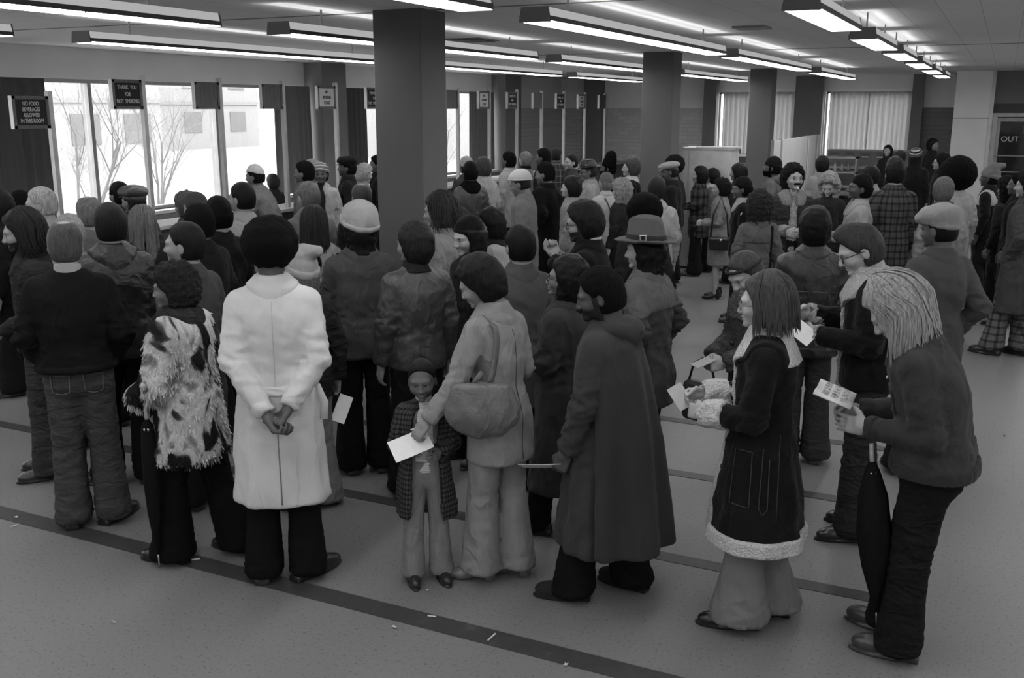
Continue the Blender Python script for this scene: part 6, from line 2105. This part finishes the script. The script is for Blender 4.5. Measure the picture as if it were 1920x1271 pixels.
# between the columns
person(824, 355, 1.80, 292, 'shaggy haired person in a pale shirt jacket beside the near column', jk('fabric', 0.22, 0.75), TR, skin=0.33, hair=('shag', 0.035), head=(-5, 8, 0))
person(879, 402, 1.715, 232, 'man in a tight black knit cap glancing left, long hair behind', jk('fabric', 0.035, 0.8), TR, skin=0.36, hair=('shag', 0.018), hat=('skullcap', 0.014, 'wool'), head=(6, 12, 0), tier=0, under=0.5, fine=True)
person(921, 386, 1.63, 268, 'dark haired woman in a pale coat with black collar behind the knit cap', jk('fabric', 0.28, 0.5, colm=('wool', 0.02)), TR, skin=0.34, female=True, headk='woman', hair=('wave', 0.012), head=(0, 6, 0))
person(976, 419, 1.72, 338, 'neat black haired man in a grey tweed coat, back turned', jk('wool', 0.075, 0.6), TR, skin=0.27, hair=('short', 0.009), tier=0)
person(1096, 371, 1.82, 282, 'man with glasses holding a hand to his mouth, dark suit', jk('wool', 0.018, 0.72), TR, skin=0.31, hair=('full', 0.018), glasses=0.02, facial=[('stubble', 0.06)], arms=('pocket', 'mouth'), head=(0, 12, 0), tier=0, under=0.5, fine=True)
person(1208, 359, 1.76, 335, 'round black afro rising above the wide brimmed hat', jk('fabric', 0.03, 0.7), TR, skin=0.07, headk='manb', hair=('afro142', 0.006), tier=1)
person(1232, 329, 1.75, 338, 'man in a pale tan raincoat turned away, right of the big afro', jk('fabric', 0.30, 0.55), TR, skin=0.3, hair=('short', 0.022), head=(20, 0, 0), under=0.5)
person(881, 301, 1.76, 340, 'man in dark leather jacket with fur collar and black cap, mid crowd', jk('leather', 0.045, 0.75, collar='big', colm=('shag', 0.012)), TR, skin=0.1, headk='manb', hair=('nap', 0.008), hat=('skullcap', 0.012, 'wool'))
person(874, 292, 1.74, 330, 'head in a white banded cap behind the dark leather jacket', jk('fabric', 0.05), TR, skin=0.12, headk='manb', hair=('nap', 0.01), hat=('beanie', 0.30, 'knit'), tier=2)
person(906, 293, 1.77, 325, 'brown haired man in a broad pale raincoat, back to camera', jk('fabric', 0.34, 0.5), TR, skin=0.3, hair=('full', 0.05))
person(954, 283, 1.76, 305, 'man with close dark hair and pale collar at the far counter', jk('fabric', 0.33, 0.6), TR, skin=0.09, headk='manb', hair=('nap', 0.008), tier=1)
person(985, 283, 1.68, 300, 'fair woman with a black scarf near the far sign posts', jk('fabric', 0.15, 0.6, collar='scarf', colm=('wool', 0.012)), TR, skin=0.34, female=True, headk='woman', hair=('full', 0.13), tier=1)
person(975, 316, 1.77, 288, 'man in a smooth pale round cap with a rim, head lowered', jk('fabric', 0.14, 0.7), TR, skin=0.16, headk='manb', hair=('crop', 0.02), hat=('helmet', 0.42, 'plain'), head=(0, 18, 0))
person(1022, 302, 1.78, 305, 'broad figure in a very black long coat amid the crowd', jk('wool', 0.008, 0.45, thick=0.05, flare=0.05, armscale=1.15), TR, skin=0.13, headk='manb', hair=('nap', 0.009), arms='pocket', build=1.15, head=(-15, 8, 0))
person(1019, 277, 1.80, 290, 'dark round head above the black coat', jk('fabric', 0.03), TR, skin=0.1, headk='manb', hair=('nap', 0.01), tier=2)
person(1043, 276, 1.74, 15, 'person in a dark tartan coat with white lines, back turned', jk('tartan', 0.045, 0.5), TR, skin=0.2, hair=('short', 0.02), tier=1)
person(1072, 288, 1.70, 240, 'dark haired man looking toward the left beside the tartan coat', jk('fabric', 0.05), TR, skin=0.34, hair=('short', 0.014), tier=1)
person(1104, 298, 1.74, 262, 'man in glossy black hat and glasses with pale coat', jk('fabric', 0.32, 0.55), TR, skin=0.15, headk='manb', hair=('short', 0.03), hat=('darkhat', 0.012, 'gloss', 0.01), glasses=0.03, head=(0, 8, 0))
person(1142, 282, 1.80, 280, 'bearded man in a tall black fur hat', jk('wool', 0.02, 0.7), TR, skin=0.08, headk='manb', hair=('nap', 0.008), hat=('tall', 0.012, 'shag'), facial=[('beard', 0.008)])
person(1072, 328, 1.66, 285, 'woman with short dark bob in a pale collared coat', jk('fabric', 0.20, 0.55), TR, skin=0.34, female=True, headk='woman', hair=('full', 0.014))
person(1137, 322, 1.64, 335, 'woman in a grey knit cap and white jacket with a shoulder strap', jk('fabric', 0.50, 0.80, collar='stand'), TR, skin=0.33, female=True, headk='woman', hair=('short', 0.15), hat=('skullcap', 0.13, 'knit'), head=(-10, 0, 0), tier=1,
       extras=lambda P: P.line('bag_strap', [(-0.06, 1.45), (0.03, 1.2), (0.10, 0.9)], 0.012, mat('leather', 0.05), -1))
person(1166, 331, 1.62, 300, 'woman with blonde ringlets beside the grey knit cap', jk('fabric', 0.03, 0.6), TR, skin=0.36, female=True, headk='woman', hair=('bigcurl', 0.26))
person(1185, 293, 1.76, 275, 'man with bushy sideburns, dark jacket and wide white shirt collar', jk('wool', 0.016, 0.75, collar='fold', colm=('fabric', 0.5)), TR, skin=0.36, hair=('full', 0.06), facial=[('sideburn', 0.05)])
person(1257, 302, 1.74, 272, 'older man in a pale flat cap and long dark coat', jk('wool', 0.020, 0.4), TR, skin=0.085, headk='manb', hair=('crop', 0.02), hat=('flatcap', 0.30, 'wool'), head=(0, 10, 0), facial=[('moustache', 0.03)])
person(1264, 289, 1.79, 300, 'round afro behind the pale flat cap', jk('fabric', 0.03), TR, skin=0.08, headk='manb', hair=('afro135', 0.014), tier=2)
person(1314, 310, 1.60, 275, 'woman with dark swept hair in a dark plaid coat holding a form', jk('plaidbig', 0.05, 0.62), TR, skin=0.34, female=True, headk='woman', hair=('wave', 0.014), arms='front', head=(0, -4, 0))
person(1337, 314, 1.55, 285, 'dark bob and white collar behind the plaid coat', jk('fabric', 0.1, 0.6, colm=('fabric', 0.5)), TR, skin=0.33, female=True, headk='woman', hair=('full', 0.012), tier=2)
def x_purse(P):
    G = Grid((-0.15, -0.06, -0.2), (0.15, 0.06, 0.04), 0.012)
    d = smax(rbox(G, (0, 0, -0.08), (0.14, 0.045, 0.085), 0.03), np.abs(G.X) - (0.14 + 0.3 * G.Z * 0.4), 0.02)
    v, q = G.mesh(d)
    r = empty('handbag', (0, 0, 0), 0, 'black leather purse with a bright clasp on the pale coated woman', 'bag')
    to_obj('bag_body', v, q, mat('gloss', 0.012), r)
    MB().tube([(0.02, -0.045, -0.03), (0.02, -0.06, -0.03)], 0.014, 8).build('clasp', mat('chrome', 0.9), r, True)
    MB().tube([(-0.11, 0, 0), (-0.09, 0.02, 0.28), (0.0, 0.06, 0.50), (0.08, 0.03, 0.28), (0.11, 0, 0)], 0.012, 6).build('strap', mat('leather', 0.015), r, True)
    place(r, P, (-0.27, -0.02, 0.95), (0, 0, math.radians(-90)))
person(1354, 331, 1.56, 272, 'woman with short dark curls in a pale knee length coat, bare legs', jk('fabric', 0.20, 0.50, flare=0.04, waist=0.01), dict(mat=('skin', 0.26), hemr=0.03, knee=0.042, thigh=0.06, thick=0.0, hemz=0.08, amp=0.0), skin=0.33, female=True, headk='woman', hair=('curly', 0.012), arms='front', shoes=('heel', 0.015), extras=x_purse)
def x_patch(P):
    p = P.f.arm[-1]['sh'] + np.array([-0.068, 0.0, -0.05])
    P.mb('shoulder_patch', MB().tube([p, p + np.array([-0.008, 0, 0])], 0.035, 10), mat('plain', 0.55), P.coat)
person(1393, 330, 1.66, 268, 'youth in a dark knit cap and dark jacket with a white shoulder patch', jk('wool', 0.013, 0.8, colm=('wool', 0.28)), TR, skin=0.09, headk='manb', hair=('nap', 0.008), hat=('skullcap', 0.014, 'wool'), head=(0, 6, 0), extras=x_patch)
person(1386, 304, 1.68, 290, 'long dark hair in front of the filing cabinets', jk('fabric', 0.03, 0.7), TR, skin=0.2, female=True, headk='woman', hair=('shag', 0.012), tier=2)
def x_frizz(P):
    P.line('bag_strap', [(0.13, 1.44), (0.12, 1.2), (0.13, 0.8)], 0.016, mat('shag', 0.03), -1)
    P.line('yoke_seam', [(-0.16, 1.27), (0.16, 1.27)], 0.004, mat('fabric', 0.04), -1)
person(1426, 352, 1.665, 350, 'frizzy haired woman in a grey denim vest with dark bag strap, back turned', jk('fabric', 0.095, 0.82), dict(mat=('denim', 0.06)), skin=0.3, female=True, headk='woman', hair=('bigcurl', 0.035), extras=x_frizz, tier=0)
person(1451, 292, 1.77, 278, 'bearded man in a dark knit cap and hooded pale anorak', jk('fabric', 0.12, 0.75, collar='hood'), TR, skin=0.09, headk='manb', hair=('nap', 0.008), hat=('beanie', 0.014, 'wool'), facial=[('beard', 0.008)], glasses=0.2)
def x_must(P):
    q = xform(P.HM, np.array([[0.012, 0.108, 0.052], [0.014, 0.150, 0.020]], f32))
    c = tag(MB().tube([q[0] * P.S, q[1] * P.S], 0.0045, 8).build('cigarette', mat('paper', 0.75), None, True), 'white cigarette in the mouth of the moustached man', 'cigarette')
    c.matrix_world = P.root.matrix_basis.copy()
    for s in (-1, 1):
        p = P.surf(s * 0.10, 1.26, 1)
        P.mb('pocket_flap', MB().box(p[0] - 0.055, p[0] + 0.055, p[1] - 0.01, p[1] + 0.008, 1.245, 1.275), P.coatm, P.coat, False)
person(1488, 303, 1.86, 168, 'moustached man smoking, sheepskin collar over denim jacket, facing camera', jk('denim', 0.040, 0.85, collar='big', colm=('sherpa', 0.20), open_=(0.06, 0.05, 0.045, 0.05, 0.08), cuff=('sherpa', 0.26, 0.07, 0.012)), TR, skin=0.30, hair=('curly', 0.014),
       facial=[('moustache', 0.010)], shirt=('print', 0.40, 0.9, 1), head=(-14, -4, 0), tier=0, arms='front', fine=True, extras=x_must)
person(1543, 290, 1.72, 350, 'dark haired clerk in a pale jacket near the far desk, back turned', jk('fabric', 0.22, 0.6), TR, skin=0.3, hair=('full', 0.014), tier=2)
person(1556, 319, 1.70, 190, 'woman with big blonde curls looking down toward the camera', jk('wool', 0.035, 0.6), TR, skin=0.36, female=True, headk='woman', hair=('bigcurl', 0.30), head=(0, 22, 0), tier=0, fine=True)
person(1617, 325, 1.76, 258, 'man in a black skull cap and pale jacket facing left', jk('fabric', 0.26, 0.8, open_=(0.03, 0.03, 0.03, 0.04, 0.06)), TR, skin=0.075, headk='manb', hair=('nap', 0.007), hat=('skullcap', 0.010, 'wool'), shirt=('fabric', 0.03, 0.9, 1), head=(0, -4, 0), tier=0, arms='front', fine=True)
person(1634, 309, 1.68, 300, 'dark hair and pale fuzzy collar behind the black skull cap', jk('sherpa', 0.33, 0.7, collar='big'), TR, skin=0.3, hair=('full', 0.012), tier=1)
person(1681, 292, 1.92, 345, 'man with high dark hair in a long plaid sport jacket, back turned', jk('plaid', 0.055, 0.60, thick=0.026), dict(mat=('fabric', 0.010), hemr=0.10), skin=0.3, hair=('quiff', 0.010), under=0.5, tier=0, arms=('down', 'pocket'))
person(1718, 276, 1.78, 10, 'person with long dark hair under a black and white striped knit hat', jk('wool', 0.018, 0.6), TR, skin=0.2, hair=('long', 0.014), hat=('beanie', 0.08, 'knit'), tier=1,
       extras=lambda P: [P.head_part('stripe', *Grid((-0.13, -0.15, 0.1), (0.13, 0.13, 0.3), 0.008).mesh((lambda G: smax(ell(G, (0, -0.012, 0.150), (0.0965, 0.1155, 0.1215)), np.abs(G.Z - (z + 0.30 * G.Y)) - 0.008, 0.004))(Grid((-0.13, -0.15, 0.1), (0.13, 0.13, 0.3), 0.008))), mat('knit', g), P.hat) for z, g in ((0.200, 0.6), (0.222, 0.012), (0.244, 0.6))])
person(1666, 271, 1.66, 200, 'far woman with long dark hair facing the camera by the record counter', jk('wool', 0.03, 0.5), TR, skin=0.3, female=True, headk='woman', hair=('long', 0.014), tier=2)
person(1689, 281, 1.66, 20, 'dim dark head beside the far woman with long hair', jk('wool', 0.03), TR, skin=0.15, hair=('full', 0.02), tier=2)
person(1750, 258, 1.80, 120, 'far man with dark hair beside the brick panel', jk('wool', 0.03), TR, skin=0.2, hair=('full', 0.02), tier=2)
person(1768, 284, 1.76, 280, 'man in glasses with dark curls behind the largest afro', jk('wool', 0.02), TR, skin=0.3, hair=('curly', 0.012), glasses=0.05, tier=1)
person(1798, 290, 1.90, 330, 'person with the largest afro wearing a pale puffy coat', jk('fabric', 0.34, 0.55, thick=0.04), TR, skin=0.1, headk='manb', hair=('afro190', 0.007), tier=0)
person(1772, 330, 1.72, 350, 'short fair haired youth in pale anorak with dark collar', jk('fabric', 0.30, 0.75, collar='hood', colm=('wool', 0.06)), TR, skin=0.33, hair=('full', 0.10), head=(25, 0, 0), tier=1)
person(1860, 304, 1.74, 285, 'person in a slouchy grey knit hat and dark long coat with pale shoulders', jk('wool', 0.016, 0.5, collar='fold'), TR, skin=0.055, headk='manb', hair=('nap', 0.007), hat=('slouch', 0.14, 'wool'), head=(0, 2, 0), tier=1,
       extras=lambda P: P.band('pale_yoke', lambda G: np.maximum(1.27 - G.Z, np.abs(np.abs(G.X) - 0.12) - 0.055), 0.004, mat('fabric', 0.36), box=(np.array([-0.28, -0.24, 1.2]), np.array([0.28, 0.24, 1.50]))))
person(1893, 327, 1.66, 300, 'dark curly head close to the right frame edge', jk('wool', 0.03, 0.5), TR, skin=0.12, female=True, headk='womanb', hair=('bigcurl', 0.012), tier=1)
person(1915, 322, 1.72, 280, 'dark figure behind the grey trench coat at the right edge', jk('wool', 0.02, 0.5), TR, skin=0.1, headk='manb', hair=('nap', 0.01), tier=2)
# ================================================================== held things and litter
def W(px, py, z):
    return atz(px, py, z)
def by(sub):
    return [p for p in PEOPLE if sub in p.root['label']][0]
# (person, offset in the person's frame, size, rotation, label)
P = by('pale folded knit hat'); w = P.f.arm[1]['wr']
paper2(P, (w[0] + 0.01, w[1] - 0.03, w[2] - 0.22), (0.085, 0.17), 22, 'white slip held low by the woman in the pale folded knit hat', up=0.25)
P = by('mother in a pale'); w = P.f.arm[-1]['wr']
paper2(P, (w[0] - 0.07, w[1] + 0.06, w[2] - 0.13), (0.115, 0.20), 68, 'white folded form in the hand of the mother beside the small girl', up=0.45)
o = tag(MB().tube([(0, -0.05, 0), (0, 0.06, 0), (0, 0.075, 0)], [0.004, 0.004, 0.0012], 6).build('pen', mat('plain', 0.7), None, True), 'white pen held with the form by the mother', 'pen')
place(o, P, (w[0] - 0.02, w[1] + 0.06, w[2] - 0.055), (0.2, 0, 1.9))
P = by('hooded cape coat'); w = P.f.arm[-1]['wr']
paper(P, (w[0] + 0.02, w[1] + 0.14, w[2] - 0.105), (0.09, 0.22), (math.radians(-8), 0.5, 0), 'narrow white slip in the hand of the man in the hooded cape coat', 0.55, fold=0.05)
P = by('black sheepskin trimmed'); w = P.f.arm[-1]['wr']
paper2(P, (0.03, w[1] + 0.15, w[2] + 0.03), (0.075, 0.12), -35, 'small white form between the hands of the woman in the sheepskin trimmed coat', 0.55, up=0.3)
P = by('shoulder length wavy blond'); w = P.f.arm[1]['wr']
bk = empty('booklet', (0, 0, 0), 0, 'open printed booklet held by the man with wavy blond hair', 'booklet')
for k, (rx, z) in enumerate(((0.35, 0.0), (-0.35, 0.0))):
    mb = MB(); sgn = -1 if k == 0 else 1
    for j in range(5):
        pass
    vs, fs = [], []
    for i in range(7):
        u = i / 6
        x = sgn * u * 0.125
        z = 0.035 * math.sin(u * math.pi * 0.8) + 0.01 * u
        for y in (-0.085, 0.085):
            vs += [(x, y, z), (x, y, z + 0.006)]
    for i in range(6):
        a = i * 4
        fs += [(a, a + 2, a + 6, a + 4), (a + 1, a + 5, a + 7, a + 3), (a, a + 4, a + 5, a + 1), (a + 2, a + 3, a + 7, a + 6)]
    fs += [(0, 1, 3, 2), (24, 26, 27, 25)]
    pg = mb.add(vs, fs).build('page', mat('paper', 0.72), bk, True)
    v2 = [(sgn * (0.02 + 0.09 * (i % 2)), -0.06 + 0.12 * (i // 2), 0.008) for i in range(4)]
    pm = MB()
    for i in range(6):
        u0, u1 = 0.15 + 0.12 * i, 0.15 + 0.12 * i + 0.08
        for j in range(3):
            ys_ = -0.06 + j * 0.042
            q = [(sgn * u * 0.125, y, 0.035 * math.sin(u * math.pi * 0.8) + 0.01 * u + 0.0068) for u in (u0, u1) for y in (ys_, ys_ + 0.030)]
            pm.add(q, [(0, 1, 3, 2)] if sgn > 0 else [(0, 2, 3, 1)])
    pm.build('printing', mat('print', 0.55), pg)
place(bk, P, (0.0, w[1] + 0.125, w[2] + 0.05), (math.radians(18), 0, 0.1))
P = by('heavy black glasses'); w = P.f.arm[1]['wr']
paper2(P, (-0.10, w[1] + 0.06, w[2] - 0.06), (0.10, 0.19), -52, 'long white form read by the man in heavy black glasses', up=0.4)
P = by('dark plaid coat holding'); w = P.f.arm[-1]['wr']
paper2(P, (-0.08, w[1] + 0.10, w[2] + 0.10), (0.12, 0.22), -28, 'white form held up by the woman in the dark plaid coat', up=0.2)
P = by('shaggy curly wool coat'); w = P.f.arm[1]['wr']
paper(P, (0.0, w[1] + 0.10, w[2] + 0.0), (0.10, 0.16), (math.radians(-20), 0, 0), 'grey slip held by the woman in the shaggy coat', 0.35, fold=0.1)

def umbrella(P, loc, L, label, handle, open_=0.02, rot=(0, 0, 0)):
    r = empty('umbrella', (0, 0, 0), 0, label, 'umbrella')
    n = 16
    prof = [(0.012, 0.0), (0.026, -0.04), (0.030 + open_, -0.20 * L), (0.030 + open_ * 1.5, -0.42 * L), (0.026 + open_, -0.62 * L), (0.010, -0.90 * L), (0.006, -0.905 * L)]
    vs, fs = [], []
    for i, (rr, z) in enumerate(prof):
        for k in range(n):
            a = 2 * math.pi * k / n
            q = rr * (1 + 0.22 * (k % 2) * (1 if 0 < i < 5 else 0))
            vs.append((q * math.cos(a), q * math.sin(a), z))
    for i in range(len(prof) - 1):
        for k in range(n):
            fs.append((i * n + k, i * n + (k + 1) % n, (i + 1) * n + (k + 1) % n, (i + 1) * n + k))
    MB().add(vs, fs).build('canopy', mat('fabric', 0.014), r, True)
    MB().tube([(0, 0, -0.88 * L), (0, 0, -L)], [0.005, 0.004], 8).build('ferrule', mat('chrome', 0.6), r, True)
    hp = [(0, 0, -0.02), (0, 0, 0.08)]
    if handle == 'hook':
        hp += [(0.0, 0.02, 0.13), (0, 0.055, 0.14), (0, 0.075, 0.10), (0, 0.07, 0.07)]
    MB().tube(hp, 0.010, 8).build('handle', mat('gloss', 0.03 if handle == 'hook' else 0.45), r, True)
    MB().tube([(0, 0, -0.06), (0, 0, -0.045)], 0.029, 10).build('collar', mat('chrome', 0.5), r, True)
    place(r, P, loc, rot)
    return r
P = by('patchwork light'); w = P.f.arm[-1]['wr']
umbrella(P, (-0.235, 0.10, 0.845 / P.S), 0.83, 'slim furled black umbrella hanging beside the fur jacket, tip at the floor', 'straight', 0.004)
P = by('shoulder length wavy blond')
umbrella(P, (-0.12, 0.235, 0.93), 0.78, 'loosely furled black umbrella hanging in front of the blond man', 'straight', 0.022, (math.radians(-6), 0, 0))

# litter on the floor
lit = [((30, 972), 'paper_scrap', 'crumpled white scrap on the stripe at the left edge'), ((28, 988), 'cigarette_butt', 'tiny butt below the crumpled scrap at the left edge'),
       ((288, 1036), 'paper_scrap', 'small scrap left of the white overcoat on the stripe'), ((367, 1051), 'cigarette_butt', 'cigarette butt lying on the stripe left of the white overcoat'),
       ((213, 1169), 'paper_scrap', 'upright white scrap on the bare floor at lower left'), ((810, 1158), 'cigarette_butt', 'cigarette butt on the near stripe below the small girl'),
       ((922, 1197), 'cigarette_butt', 'longest cigarette butt on the near stripe at bottom centre'), ((738, 1177), 'paper_scrap', 'tiny curled scrap in front of the near stripe'),
       ((800, 1110), 'paper_scrap', 'pale fleck at the feet of the small girl'), ((1062, 1250), 'paper_scrap', 'pale fleck on the floor at bottom centre'),
       ((1000, 985), 'paper_scrap', 'scrap beside the shoe of the long dark overcoat'), ((1883, 817), 'paper_scrap', 'pale fleck on the open floor at right')]
for i, ((x, y), nm, lb) in enumerate(lit):
    p = atz(x, y, 0)
    if nm == 'cigarette_butt':
        o = MB().tube([(-0.022, 0, 0.005), (0.02, 0, 0.005), (0.022, 0, 0.005)], [0.004, 0.004, 0.003], 8).build(nm, mat('paper', 0.62), None, True)
        if '922' in str(x): o.scale = (1.6, 1, 1)
    else:
        r = random.Random(i)
        o = MB().add([(r.uniform(-0.012, 0.012) + 0.012 * math.cos(a), r.uniform(-0.006, 0.006) + 0.012 * math.sin(a), 0.002 + abs(r.gauss(0, 0.008))) for a in (0, 1, 2, 3, 4, 5)] + [(0, 0, 0.0), (0, 0, 0.012)],
                     [(6, i_, (i_ + 1) % 6) for i_ in range(6)] + [(7, (i_ + 1) % 6, i_) for i_ in range(6)]).build(nm, mat('paper', 0.6))
    o.location = (p[0], p[1], 0.0035)
    o.rotation_euler = (0, 0, i * 1.3)
    tag(o, lb, 'litter')
# papers and boxes left on the service counter
for k, (yy, lb) in enumerate(((12.6, 'white papers on the service counter behind the blonde curls'), (17.6, 'loose white papers on the counter beyond the near column'), (18.6, 'small white box on the counter beyond the near column'), (21.2, 'pale stack on the counter near the last sign posts'))):
    o = tag(MB().box(-0.13, 0.13, -0.18, 0.18, 0, 0.02 if k < 2 else 0.10).build('paper_stack', mat('paper', 0.7)), lb, 'paper')
    o.location = (-8.85, yy, 1.07); o.rotation_euler = (0, 0, 0.3 * k)
